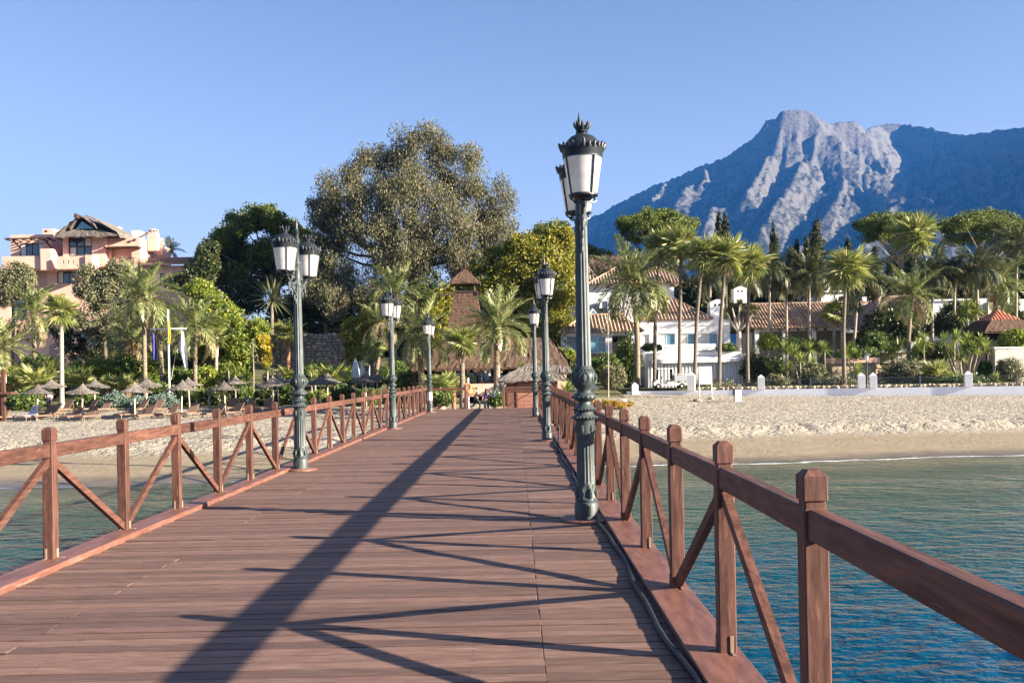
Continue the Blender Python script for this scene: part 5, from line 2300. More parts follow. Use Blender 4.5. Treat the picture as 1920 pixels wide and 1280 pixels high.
LM['bright'] = leaf_mat('bright_shrub_leaf', (.10, .165, .022), (.30, .36, .055), (.44, .40, .06), .14, .38, .42, .45, .4, .5)
LM['green'] = leaf_mat('mid_green_leaf', (.055, .10, .020), (.17, .225, .050), None, 0, .3, .4, .5, .4, .5)
LM['dark'] = leaf_mat('dark_glossy_leaf', (.022, .042, .012), (.075, .095, .028), (.20, .16, .05), .07, .2, .32, .6, .4, .5)
LM['olive'] = leaf_mat('grey_olive_leaf', (.11, .125, .06), (.26, .255, .14), (.28, .20, .12), .06, .22, .55, .35, .5, .4)
LM['blue'] = leaf_mat('blue_grey_ground_shrub', (.10, .155, .125), (.20, .27, .21), None, 0, .15, .6, .3)
LM['gold'] = leaf_mat('golden_shrub_leaf', (.42, .33, .03), (.62, .50, .06), None, 0, .35, .5, .3)
LM['twig'] = leaf_mat('bare_twig', (.17, .12, .085), (.28, .21, .155), None, 0, .05, .8, .2)
LM['succulent'] = leaf_mat('ice_plant_leaf', (.22, .20, .03), (.45, .32, .05), (.52, .22, .05), .2, .2, .5, .4)
M['palm_trunk'] = mat('ringed_palm_trunk', (.15, .11, .075), (.33, .265, .19), 5.0, (1, 1, 3.5), rough=.95, bump=1.0, bscale=9, bdist=.06, lo=.38, hi=.62)
M['palm_pale'] = mat('pale_palm_trunk', (.27, .225, .17), (.42, .36, .29), 3.0, (1, 1, 4), rough=.9, bump=.5, bscale=8, bdist=.02)
M['palm_grey'] = mat('grey_fan_palm_trunk', (.125, .10, .078), (.22, .185, .145), 3.0, (1, 1, 5), rough=.95, bump=.6, bscale=9, bdist=.03)
M['palm_red'] = mat('red_fibre_trunk', (.26, .11, .055), (.40, .20, .11), 4.0, (1, 1, 3), rough=.95, bump=.8, bscale=9, bdist=.04)
M['bark'] = mat('grey_brown_bark', (.10, .075, .055), (.22, .175, .135), 3.0, (1, 1, .4), rough=.95, bump=.8, bscale=6, bdist=.05)
M['bark_pale'] = mat('pale_peeling_bark', (.30, .25, .20), (.48, .42, .36), 2.0, (1, 1, .4), rough=.9, bump=.5, bscale=5, bdist=.04)
M['fruit'] = mat('orange_date_clusters', (.50, .24, .02), (.66, .36, .04), 6, rough=.6)


def add_mat(me, m):
    me.materials.append(m)
    return me


# ------------------------------------------------------------------ palm leaves (shared meshes)
def feather(L, droop, m, seed, n=36, ll=.17, vee=.45, w=.055, hang=.25):
    rs = np.random.default_rng(seed)
    N_ = 14
    s = np.linspace(0, 1, N_)
    ang = -droop * s ** 1.35
    dx, dz = np.cos(ang), np.sin(ang)
    x = np.concatenate([[0], np.cumsum((dx[1:] + dx[:-1]) / 2)]) * L / (N_ - 1)
    z = np.concatenate([[0], np.cumsum((dz[1:] + dz[:-1]) / 2)]) * L / (N_ - 1)
    V, Fc = [], []
    # midrib
    for i in range(N_):
        r = .032 * (1 - .8 * s[i]) * L / 2.6
        V += [(x[i], -r, z[i]), (x[i], r, z[i])]
    for i in range(N_ - 1):
        Fc.append((2 * i, 2 * i + 1, 2 * i + 3, 2 * i + 2))
    for side in (-1, 1):
        for k in range(n):
            f = .10 + .90 * (k + rs.uniform(-.3, .3)) / n
            f = min(max(f, .08), .995)
            px_, pz_, an = np.interp(f, s, x), np.interp(f, s, z), np.interp(f, s, ang)
            length = L * ll * (.45 + .75 * math.sin(PI * min(1, f * .9 + .12))) * rs.uniform(.8, 1.15)
            sweep = .55 + .35 * f + rs.uniform(-.12, .12)      # forwards
            t = np.array([math.cos(an), 0, math.sin(an)])
            nrm = np.array([-math.sin(an), 0, math.cos(an)])
            vv = vee + rs.uniform(-.3, .3)
            d = t * math.sin(sweep) + np.array([0, side, 0]) * math.cos(sweep) * math.cos(vv) + nrm * math.cos(sweep) * math.sin(vv)
            p0 = np.array([px_, 0, pz_])
            p1 = p0 + d * length * .5
            p2 = p0 + d * length + np.array([0, 0, -hang * length * rs.uniform(.5, 1.3)])
            wd = np.cross(d, nrm)
            wd = wd / (np.linalg.norm(wd) + 1e-6) * w * .5
            b = len(V)
            V += [tuple(p0), tuple(p1 - wd), tuple(p2), tuple(p1 + wd)]
            Fc.append((b, b + 1, b + 2, b + 3))
    me = bpy.data.meshes.new('frond')
    me.from_pydata(V, [], Fc)
    me.update()
    return add_mat(me, m)


def fan(rad, pet, m, seed, seg=24, arc=3.7, droop=.5):
    rs = np.random.default_rng(seed)
    V = [(0, -.02, 0), (0, .02, 0), (pet, .015, -.03), (pet, -.015, -.03)]
    Fc = [(0, 1, 2, 3)]
    for k in range(seg):
        a = -arc / 2 + arc * (k + .5) / seg
        h = arc / seg * .5
        l = rad * (.80 + .25 * math.cos(a * .7)) * rs.uniform(.82, 1.15)
        zf = .05 * (1 if k % 2 else -1)
        def pt(r, aa, z):
            return (pet + r * math.cos(aa), r * math.sin(aa), z)
        b = len(V)
        dz = -droop * rad * rs.uniform(.25, .6)
        V += [pt(.03, a, -.03), pt(l * .52, a - h * .85, -.04 * l - zf * .4 - .03), pt(l * .52, a + h * .85, -.04 * l + zf * .4 - .03),
              pt(l, a + rs.uniform(-.05, .05), dz * .55 - .05)]
        Fc += [(b, b + 1, b + 3, b + 2)]
    me = bpy.data.meshes.new('frond')
    me.from_pydata(V, [], Fc)
    me.update()
    return add_mat(me, m)


FE = {}
for nm, m in (('date', LM['date']), ('queen', LM['queen'])):
    FE[nm] = [[feather(1.0, d, m, 10 * i + j, 44, .21 if nm == 'date' else .23, .5 if nm == 'date' else .1, .028, .22 if nm == 'date' else .7) for j in range(2)]
              for i, d in enumerate((.25, .7, 1.15, 1.6, 2.1))]
FE['dry'] = [feather(1.0, d, LM['date_dry'], 70 + i, 26, .16, .1, .02, .5) for i, d in enumerate((1.6, 2.2))]
FANS = [fan(.72, .36, LM['fan'], 100 + i, 28, a, d) for i, (a, d) in enumerate(((3.6, .25), (3.9, .5), (4.2, .8), (3.4, 1.0)))]
FAN_DRY = [fan(.60, .36, LM['fan_dry'], 130 + i, 18, 2.6, 1.3) for i in range(2)]


def trunk_tube(pts, r0, r1, m, parent, name='trunk', segs=10, bumpy=.0, bulge=0.0, seed=0):
    rs = random.Random(seed)
    P = [Vector(p) for p in pts]
    n = max(8, int((P[-1] - P[0]).length / .35))
    path, rad = [], []
    for i in range(n + 1):
        t = i / n
        # smooth through the control points
        k = t * (len(P) - 1)
        a = min(int(k), len(P) - 2)
        f = k - a
        p_1, p0, p1, p2 = P[max(a - 1, 0)], P[a], P[a + 1], P[min(a + 2, len(P) - 1)]
        q = .5 * ((2 * p0) + (p1 - p_1) * f + (2 * p_1 - 5 * p0 + 4 * p1 - p2) * f * f + (3 * p0 - p_1 - 3 * p1 + p2) * f ** 3)
        path.append(q)
        r = r0 + (r1 - r0) * t
        r *= 1 + rs.uniform(-bumpy, bumpy) + .5 * math.exp(-t * 14) * .6
        if bulge and t > .86:
            r *= 1 + bulge * math.sin((t - .86) / .14 * PI * .75)
        rad.append(r)
    b = MB()
    b.tube(path, rad, segs)
    return b.build(name, m, parent, smooth=True)


def palm_base(px, D, py=None):
    x = W(px, 715, D).x
    return Vector((x, D, gz(x, D) - .05))


PALM_N = [0]


def date_palm(label, bpx, D, cpx, cpy, fpx, n=34, kind='date', tr=.2, trunk='palm_trunk', dry=4, bend=0, fruit=False, bottom=-38, name='date_palm'):
    PALM_N[0] += 1
    rs = random.Random(PALM_N[0] * 13)
    base = palm_base(bpx, D)
    top = W(cpx, cpy, D)
    t = thing(name, label, 'palm tree', base)
    c = top - base
    mid = c * .5 + Vector((bend, 0, 0))
    trunk_tube([(0, 0, 0), mid, c], tr * 1.05, tr * .95, M[trunk], t, bumpy=.06, bulge=.45 if kind == 'date' else .1, seed=PALM_N[0])
    n = int(n * .85)
    L = 1.2 * fpx * D / F
    for i in range(n):
        f = (i + .5) / n
        el = 82 - (82 - bottom) * f ** 1.0 + rs.uniform(-6, 6)
        az = i * 2.39996 + rs.uniform(-.2, .2)
        k = 0 if el > 62 else 1 if el > 38 else 2 if el > 10 else 3 if el > -15 else 4
        me = FE[kind][k][rs.randrange(2)]
        if i >= n - dry:
            me = rs.choice(FE['dry'])
        l = L * rs.uniform(.9, 1.1) * (.72 if el > 70 else 1)
        # the part bends downwards by itself, so its root is aimed higher
        ob('frond', me, None, t, c + Vector((math.cos(az) * tr * .5, math.sin(az) * tr * .5, rs.uniform(-.1, .15))), (rs.uniform(-.3, .3), -R(el), az), (l, l, l))
    if fruit:
        for k in range(5):
            a = -PI / 2 + (k - 2) * .6
            b = MB()
            p = c + Vector((math.cos(a) * .45, math.sin(a) * .45, -.1))
            for q in range(22):
                b.lathe([(.01, -.05), (.05, 0), (.01, .05)], 5, tuple(p + Vector((rs.uniform(-.14, .14), rs.uniform(-.14, .14), rs.uniform(-.35, .15)))))
            b.build('fruit_cluster', M['fruit'], t)
    return t


def fan_palm(label, bpx, D, cpx, cpy, rpx, n=34, tr=.14, trunk='palm_grey', dry=10, bend=0, name='fan_palm', bottom=-55, base_z=None):
    PALM_N[0] += 1
    rs = random.Random(PALM_N[0] * 17)
    base = palm_base(bpx, D)
    if base_z is not None:
        base.z = base_z
    top = W(cpx, cpy, D)
    t = thing(name, label, 'palm tree', base)
    c = top - base
    mid = c * .5 + Vector((bend, 0, 0))
    trunk_tube([(0, 0, 0), mid, c], tr * 1.15, tr * .85, M[trunk], t, bumpy=.03, seed=PALM_N[0])
    n = int(n * .78)
    L = .98 * rpx * D / F
    for i in range(n + dry):
        f = (i + .5) / n
        isdry = i >= n
        el = 85 - (85 - bottom) * min(f, 1) + rs.uniform(-8, 8)
        if isdry:
            el = rs.uniform(-86, -62)
        az = i * 2.39996 + rs.uniform(-.25, .25)
        me = rs.choice(FAN_DRY) if isdry else FANS[0 if el > 50 else 1 if el > 10 else rs.choice((1, 2)) if el > -25 else rs.choice((2, 3))]
        l = L * rs.uniform(.72, 1.18) * (.8 if el > 65 else 1) * (.75 if isdry else 1)
        ob('frond', me, None, t, c + Vector((0, 0, rs.uniform(-.25, .1) - (.3 * rs.random() if isdry else 0))), (rs.uniform(-.5, .5), -R(el), az), (l, l, l))
    return t


# ------------------------------------------------------------------ yuccas, agaves
def rosette(n, L, w, m, seed, lo=-35, hi=88, droop=.25):
    rs = np.random.default_rng(seed)
    V, Fc = [], []
    for i in range(n):
        f = (i + .5) / n
        el = math.radians(hi - (hi - lo) * f ** .85 + rs.uniform(-7, 7))
        az = i * 2.39996 + rs.uniform(-.2, .2)
        l = L * rs.uniform(.8, 1.1) * (.8 + .2 * math.cos(el))
        d = np.array([math.cos(el) * math.cos(az), math.cos(el) * math.sin(az), math.sin(el)])
        sd = np.array([-math.sin(az), math.cos(az), 0]) * w / 2
        dn = np.array([0, 0, -droop * l * math.cos(el) * rs.uniform(.3, 1)])
        p0 = d * .04
        b = len(V)
        V += [tuple(p0 - sd * .6), tuple(p0 + sd * .6), tuple(d * l * .45 + sd + dn * .15), tuple(d * l * .45 - sd + dn * .15), tuple(d * l + dn)]
        Fc += [(b, b + 1, b + 2, b + 3), (b + 3, b + 2, b + 4)]
    me = bpy.data.meshes.new('leaf_rosette')
    me.from_pydata(V, [], Fc)
    me.update()
    return add_mat(me, m)


ROS = [rosette(70, 1.0, .085, LM['yucca'], 5 + i, -40, 88) for i in range(3)]
ROS_DARK = [rosette(70, 1.0, .06, LM['queen'], 15 + i, -30, 88, .15) for i in range(2)]
AGA = [rosette(34, 1.0, .14, LM['agave'], 25 + i, 12, 86, .05) for i in range(2)]
SPIKE = [rosette(60, 1.0, .07, LM['yucca'], 35 + i, 22, 88, .06) for i in range(2)]


def yucca(label, heads, root, D, rpx=20, kind=None, name='yucca', stem='palm_pale', sr=.07, cat='yucca', group=None):
    """heads: pixel centres of the leaf heads; root: pixel x of the foot"""
    PALM_N[0] += 1
    rs = random.Random(PALM_N[0] * 7)
    base = palm_base(root, D)
    t = thing(name, label, cat, base, 0, group)
    r = 1.2 * rpx * D / F
    for i, (px, py) in enumerate(heads):
        h = W(px, py, D + rs.uniform(-.4, .4)) - base
        if h.z > r * .5 and sr:
            foot = Vector((h.x * .25 + rs.uniform(-.1, .1), rs.uniform(-.1, .1), 0))
            b = MB()
            m1 = foot.lerp(h, .5) + Vector((rs.uniform(-.12, .12), rs.uniform(-.1, .1), 0))
            b.tube([foot, m1, h], [sr * 1.2, sr, sr * .8], 7)
            b.build('stem', M[stem], t, smooth=True)
        s = r * rs.uniform(.9, 1.12)
        ob('leaf_rosette', rs.choice(kind or ROS), None, t, h, (rs.uniform(-.25, .25), rs.uniform(-.25, .25), rs.uniform(0, 6)), (s, s, s))
    return t


# ------------------------------------------------------------------ leaf clouds
def leaf_quads(P, size, rs, aspect=.5, flat=None):
    n = len(P)
    a = rs.normal(size=(n, 3))
    if flat == 'hang':
        a[:, 2] = -np.abs(a[:, 2]) * 2.2 - .4
    elif flat == 'up':
        a[:, 2] = np.abs(a[:, 2]) * 2.5 + .6
    a /= np.linalg.norm(a, axis=1)[:, None]
    b = rs.normal(size=(n, 3))
    b -= a * (a * b).sum(1)[:, None]
    b /= np.linalg.norm(b, axis=1)[:, None]
    l = size * rs.uniform(.6, 1.3, n)[:, None]
    w = l * aspect
    V = np.empty((n, 4, 3))
    V[:, 0] = P - a * l * .5
    V[:, 1] = P + b * w * .5
    V[:, 2] = P + a * l * .5
    V[:, 3] = P - b * w * .5
    Fc = np.arange(n * 4).reshape(n, 4)
    return V.reshape(-1, 3), Fc


def cloud(blobs, n, rs, clr=.26, shell=(.35, 1.0), ncl=None, zsq=1.0, fill=.22):
    """points in clumps spread through ellipsoids (cx, cy, cz, rx, ry, rz); returns points and clump centres"""
    vol = np.array([(b[3] * b[4] + b[3] * b[5] + b[4] * b[5]) for b in blobs])
    vol = vol / vol.sum()
    out, cents = [], []
    for b, v in zip(blobs, vol):
        c, r = np.array(b[:3]), np.array(b[3:6])
        m = ncl or max(8, int(26 * (r.mean() / 3.0) ** .6))
        d = rs.normal(size=(m, 3))
        d /= np.linalg.norm(d, axis=1)[:, None]
        rad = rs.uniform(shell[0] ** 2, shell[1] ** 2, m) ** .5
        cc = c + d * r * rad[:, None] * (1 - clr * .5)
        cents.append(cc)
        k = int(n * v)
        idx = rs.integers(0, m, k)
        cr = r.mean() * clr * rs.uniform(.65, 1.35, m)
        dd = rs.normal(size=(k, 3))
        dd /= np.linalg.norm(dd, axis=1)[:, None]
        rr = rs.uniform(0, 1, k) ** .45
        q = cc[idx] + dd * (cr[idx] * rr)[:, None] * np.array([1, 1, zsq])
        # a share of the leaves fills the space between the clumps
        nf = int(k * fill)
        if nf:
            d2 = rs.normal(size=(nf, 3))
            d2 /= np.linalg.norm(d2, axis=1)[:, None]
            q[:nf] = c + d2 * r * (rs.uniform(.35, 1.0, nf) ** .6)[:, None] * (.93 + .14 * rs.uniform(size=nf))[:, None]
        out.append(q)
    return np.concatenate(out), np.concatenate(cents)


SHN = [0]


def plant(name, label, cat, blobs, D, m, n, size, root=None, trunk=None, tr=.25, clr=.26, shell=(.35, 1.0), aspect=.5, flat=None, depth=.85,
          limbs=0, bark='bark', zsq=1.0, ncl=None, crown='crown', group=None, floor=True, base_z=None, fill=.22):
    """blobs in pixels (cx, cy, rx, ry[, depth offset]); root: (pixel x)"""
    SHN[0] += 1
    rs = np.random.default_rng(SHN[0] * 101)
    bl = []
    for b in blobs:
        dd = b[4] if len(b) > 4 else 0
        c = W(b[0], b[1], D + dd)
        s = (D + dd) / F
        bl.append((c.x, c.y, c.z, b[2] * s, b[2] * s * depth, b[3] * s))
    rx = W(root, 700, D).x if root is not None else bl[0][0]
    base = Vector((rx, D, gz(rx, D) if base_z is None else base_z))
    t = thing(name, label, cat, base, 0, group)
    P, C = cloud(bl, n, rs, clr, shell, ncl, zsq, fill)
    if floor:
        keep = P[:, 2] > base.z - .1
        P = P[keep]
    V, Fc = leaf_quads(P - np.array(base), size, rs, aspect, flat)
    me = np_mesh(crown, V, Fc)
    add_mat(me, LM[m])
    ob(crown, me, None, t)
    if trunk:
        top = W(trunk[0], trunk[1], D) - base
        o = trunk_tube([(0, 0, -.2), top * .5 + Vector((tr * .5, 0, 0)), top], tr, tr * .65, M[bark], t, bumpy=.04, segs=10)
        rr = random.Random(SHN[0])
        cs = [Vector(c) - base for c in C]
        rr.shuffle(cs)
        for c in cs[:limbs]:
            b = MB()
            s = top * rr.uniform(.72, 1.0)
            mid = s.lerp(c, .5) + Vector((rr.uniform(-.5, .5), rr.uniform(-.5, .5), -.06 * (c - s).length))
            b.tube([s, mid, c], [tr * .42, tr * .24, tr * .06], 6)
            b.build('limb', M[bark], t, smooth=True)
    return t


# ---------------- large trees
plant('eucalyptus_tree', 'huge grey brown eucalyptus towering over the middle of the gardens', 'tree',
      [(790, 285, 62, 52), (705, 330, 60, 60), (860, 330, 60, 60), (640, 365, 58, 55, -2), (920, 390, 52, 58), (780, 385, 80, 70, -3), (690, 430, 70, 60, -3),
       (840, 450, 75, 60, -4), (620, 445, 48, 60), (760, 480, 70, 50, -5), (930, 450, 45, 45, -2), (640, 520, 45, 50, -4), (700, 545, 45, 45, -5), (610, 400, 35, 40),
       (880, 500, 45, 35, -4), (600, 480, 36, 42, -3), (625, 565, 38, 36, -6), (590, 540, 30, 34, -5)],
      106, 'euca', 165000, .30, root=765, trunk=(772, 470), tr=.7, clr=.34, shell=(.4, 1.10), aspect=.36, flat='hang', limbs=26, bark='bark', ncl=24, zsq=1.2, fill=.24)
def umbrella_left():
    rr = random.Random(9)
    out = []
    for q in range(44):                  # dome
        a = PI * (q + rr.uniform(.1, .9)) / 44
        f = rr.uniform(.70, .92)
        out.append((490 + 112 * f * math.cos(a), 500 - 112 * f * math.sin(a), rr.uniform(20, 30), rr.uniform(16, 24), rr.uniform(-4, 3)))
    out += [(430, 470, 46, 40, 1), (480, 500, 60, 50, 2), (440, 530, 44, 40, 2), (540, 470, 50, 50, 3), (400, 500, 30, 34, 1)]
    for q in range(18):                  # body
        out.append((rr.uniform(400, 600), rr.uniform(455, 580), rr.uniform(26, 36), rr.uniform(22, 32), rr.uniform(-3, 4)))
    return out


plant('stone_pine', 'broad dark green stone pine between the pink building and the eucalyptus', 'tree', umbrella_left(),
      118, 'pine', 84000, .42, root=520, trunk=(515, 500), tr=.6, clr=.5, shell=(.45, 1.0), aspect=.45, limbs=14, ncl=6, fill=.3)
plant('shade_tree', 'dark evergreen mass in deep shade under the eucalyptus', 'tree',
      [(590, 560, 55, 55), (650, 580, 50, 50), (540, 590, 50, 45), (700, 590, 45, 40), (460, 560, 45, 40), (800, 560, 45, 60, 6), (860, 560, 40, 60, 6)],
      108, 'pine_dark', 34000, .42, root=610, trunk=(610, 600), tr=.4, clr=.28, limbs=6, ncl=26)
plant('yellowing_tree', 'large yellow green tree in autumn colour behind the right-hand lamps', 'tree',
      [(1010, 500, 70, 62), (960, 545, 62, 62), (1040, 560, 52, 70, -1), (1000, 610, 70, 60, -2), (910, 560, 42, 50), (930, 620, 45, 45, -2), (1060, 480, 35, 45, 2), (1055, 640, 30, 45, -2), (905, 520, 38, 40, 2), (940, 490, 38, 36, 2), (985, 462, 40, 30, 1), (1045, 450, 36, 30, 1)],
      92, 'yellow', 76000, .34, root=1000, trunk=(1000, 600), tr=.45, clr=.26, limbs=26, ncl=24, bark='bark_pale', aspect=.5)
plant('stone_pine', 'rounded pine top rising behind the yellow green tree', 'tree', [(1035, 440, 48, 26), (990, 455, 35, 22)], 116, 'pine', 9000, .36, root=1030, trunk=(1030, 450), tr=.4, clr=.3, limbs=4)
plant('yellowing_tree', 'small yellow leaved tree left of the thatched tower', 'tree',
      [(815, 600, 38, 42), (830, 560, 30, 35), (800, 640, 30, 30)], 80, 'yellow', 9000, .30, root=812, trunk=(815, 610), tr=.16, limbs=8)
plant('bare_thicket', 'bare brown twiggy thicket behind the white villa', 'thicket', [(1110, 505, 42, 24), (1145, 500, 38, 24)], 122, 'twig', 9000, .5, aspect=.08, flat='up', root=1120)
plant('stone_pine', 'pine crown low behind the nearest lamp and the tile pavilion', 'tree', [(1120, 480, 36, 16), (1090, 470, 30, 16)], 128, 'pine', 6000, .36, root=1110, trunk=(1110, 485), tr=.3, clr=.3, limbs=3)
# umbrella pines on the right
def umbrella(cx, cy, rx, ry, seed=0):
    """the lumps of an umbrella crown: a wide dome with a flat underside"""
    rr = random.Random(seed)
    out = []
    for ring, (f, k, s) in enumerate(((.80, 11, .27), (.52, 8, .28), (.22, 5, .28))):
        for q in range(k):
            a = PI * (q + rr.uniform(.2, .8)) / k
            out.append((cx + rx * f * math.cos(a) * 1.0, cy + ry * .42 - ry * (1.12 - .0 * f) * math.sqrt(max(.02, 1 - f * f * .93)) * rr.uniform(.72, 1.0),
                        rx * s * rr.uniform(.85, 1.15), ry * .36 * rr.uniform(.85, 1.15), (rr.uniform(-1, 1) + math.sin(a) * (-1 if q % 2 else 1)) * rx * .045))
    for q in range(7):
        out.append((cx + rx * (-.72 + 1.44 * q / 6), cy + ry * .30 + rr.uniform(-.1, .12) * ry, rx * .24, ry * .28, rr.uniform(-2, 2)))
    return out


UMB = [('umbrella shaped stone pine behind the cluster of tall fan palms', umbrella(1232, 430, 76, 42, 1), 1232, 126, (1232, 455)),
       ('dark umbrella pine between the cypresses and the right edge', umbrella(1680, 433, 76, 40, 2), 1690, 130, (1690, 460)),
       ('broad umbrella pine with spreading limbs at the right edge', umbrella(1842, 434, 84, 44, 3), 1850, 128, (1850, 485))]
for lb, bl, rt, D, tk in UMB:
    plant('stone_pine', lb, 'tree', bl, D, 'pine', 42000, .28, root=rt, trunk=tk, tr=.42, clr=.5, shell=(.45, 1.0), limbs=16, ncl=5, fill=.35, group='umbrella pines on the right')
# cypresses
CYP = [(1348, 425, 7, 30, 124, 'thin cypress tip rising just left of the twin cypress'), (1361, 428, 7, 30, 124, 'slim cypress tip beside another above the fan palms'),
       (1450, 475, 8, 62, 118, 'narrow cypress behind the rightmost tall fan palm'), (1531, 480, 20, 75, 116, 'tallest and broadest cypress in the dark group'),
       (1512, 500, 11, 62, 115, 'cypress hugging the left side of the broadest one'), (1494, 505, 11, 62, 117, 'mid sized cypress left of the dark group'),
       (1480, 515, 9, 60, 118, 'short cypress at the left end of the dark group'), (1590, 500, 12, 62, 120, 'pointed cypress behind the single tall fan palm'),
       (1640, 520, 22, 60, 120, 'dark cypress clump under the umbrella pine'), (1612, 530, 14, 50, 121, 'cypress left of the clump under the umbrella pine'),
       (1668, 535, 18, 55, 122, 'cypress right of the clump under the umbrella pine')]
for cx, cy, rx, ry, D, lb in CYP:
    bl = [(cx, cy + ry * .35, rx, ry * .75), (cx, cy - ry * .2, rx * .75, ry * .6), (cx, cy - ry * .6, rx * .4, ry * .4)]
    plant('cypress', lb, 'cypress', bl, D, 'cypress', int(1800 + rx * ry * 3.2), .34, root=cx, trunk=(cx, cy + ry * .6), tr=.16, clr=.35, shell=(.3, 1.0), aspect=.4, flat='up', ncl=26, group='cypresses behind the villas')

# ---------------- the wooded rise behind everything
BACK = [([(60, 600, 70, 60), (130, 640, 60, 50)], 134, 60, 'dark wooded mass behind the pink building, far left'),
        ([(350, 590, 60, 60), (420, 620, 60, 60), (300, 640, 60, 50)], 132, 370, 'dark trees behind the bright tall shrubs'),
        ([(520, 640, 70, 50), (600, 640, 60, 50)], 128, 560, 'dark trees behind the stone garden wall'),
        ([(700, 640, 70, 60), (780, 630, 60, 60), (740, 590, 60, 50)], 126, 740, 'dark trees behind the date palms left of the tower'),
        ([(880, 620, 60, 60), (950, 620, 60, 70)], 124, 920, 'dark trees behind the thatched tower'),
        ([(1060, 610, 50, 60), (1090, 570, 30, 40)], 130, 1070, 'dark trees behind the veranda roof'),
        ([(1400, 575, 50, 50), (1440, 550, 45, 50), (1470, 590, 50, 40)], 134, 1430, 'dark trees behind the left end of the bungalow'),
        ([(1560, 560, 50, 50), (1620, 560, 50, 50)], 138, 1590, 'dark trees behind the white back house'),
        ([(1700, 540, 50, 60), (1760, 540, 55, 50), (1720, 590, 60, 40)], 136, 1730, 'dark trees behind the arcaded house'),
        ([(1850, 540, 55, 50), (1910, 520, 50, 60), (1880, 590, 60, 40), (1960, 560, 50, 60)], 134, 1880, 'dark trees behind the gazebo at the right edge'),
        ([(1300, 560, 40, 40), (1340, 545, 40, 40)], 132, 1320, 'dark trees behind the villa chimney')]
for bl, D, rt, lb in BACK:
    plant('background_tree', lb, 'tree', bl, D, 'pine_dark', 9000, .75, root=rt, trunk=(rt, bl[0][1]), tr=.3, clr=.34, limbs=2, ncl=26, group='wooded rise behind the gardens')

# ---------------- broadleaf trees and tall shrubs, left
PL_ = [
    ('olive_tree', 'grey green olive-like tree hiding the middle of the pink building', 'tree', [(195, 545, 50, 48), (225, 510, 32, 32), (165, 530, 32, 38), (190, 600, 48, 40), (240, 540, 34, 30)], 88, 'olive', 32000, .23, 195, (195, 600), .22, 14),
    ('olive_tree', 'grey green tree at the left edge in front of the pink balconies', 'tree', [(28, 520, 36, 32), (5, 540, 30, 34), (50, 540, 22, 24)], 92, 'olive', 17000, .24, 20, (25, 545), .2, 9),
    ('shade_shrub', 'dark shrub mass in the shade behind the left date palms', 'shrub', [(200, 660, 50, 35), (140, 640, 35, 35), (260, 660, 40, 40), (110, 610, 26, 30)], 90, 'dark', 14000, .26, 200, None, 0, 0),
    ('flowering_shrub', 'tall bright yellow green shrub right of the flag mast', 'shrub', [(400, 585, 40, 42), (375, 545, 28, 26), (430, 610, 36, 40), (395, 640, 42, 40)], 82, 'bright', 30000, .25, 400, (400, 640), .14, 6),
    ('flowering_shrub', 'sunlit yellow green shrub left of the golden creeper', 'shrub', [(460, 650, 38, 40), (440, 690, 36, 30), (485, 620, 24, 28)], 80, 'bright', 22000, .25, 460, None, 0, 0),
    ('orange_grove_tree', 'round mid green citrus-like tree behind the white flag', 'tree', [(350, 670, 36, 36), (390, 690, 32, 30), (325, 690, 28, 28)], 84, 'green', 20000, .26, 360, (360, 690), .14, 5),
    ('golden_creeper', 'bright golden yellow creeper hanging down beside the stone wall', 'creeper', [(498, 650, 13, 22), (500, 672, 12, 18), (492, 635, 14, 12)], 79.5, 'gold', 5000, .16, 498, None, 0, 0),
    ('flowering_shrub', 'yellow speckled tree under the eucalyptus, right of the stone wall', 'tree', [(660, 625, 26, 32), (690, 600, 22, 30), (670, 665, 26, 24)], 82, 'yellow', 7500, .25, 668, (668, 650), .12, 6),
    ('evergreen_tree', 'dark tree beside the low wing of the pink building', 'tree', [(390, 490, 24, 50), (365, 520, 26, 40), (330, 530, 22, 18), (385, 560, 30, 30)], 104, 'dark', 16000, .32, 380, (380, 560), .2, 5),
]
for nm, lb, cat, bl, D, m, n, sz, rt, tk, tr, lim in PL_:
    plant(nm, lb, cat, bl, D, m, n, sz, root=rt, trunk=tk, tr=tr or .1, limbs=lim, clr=.28)

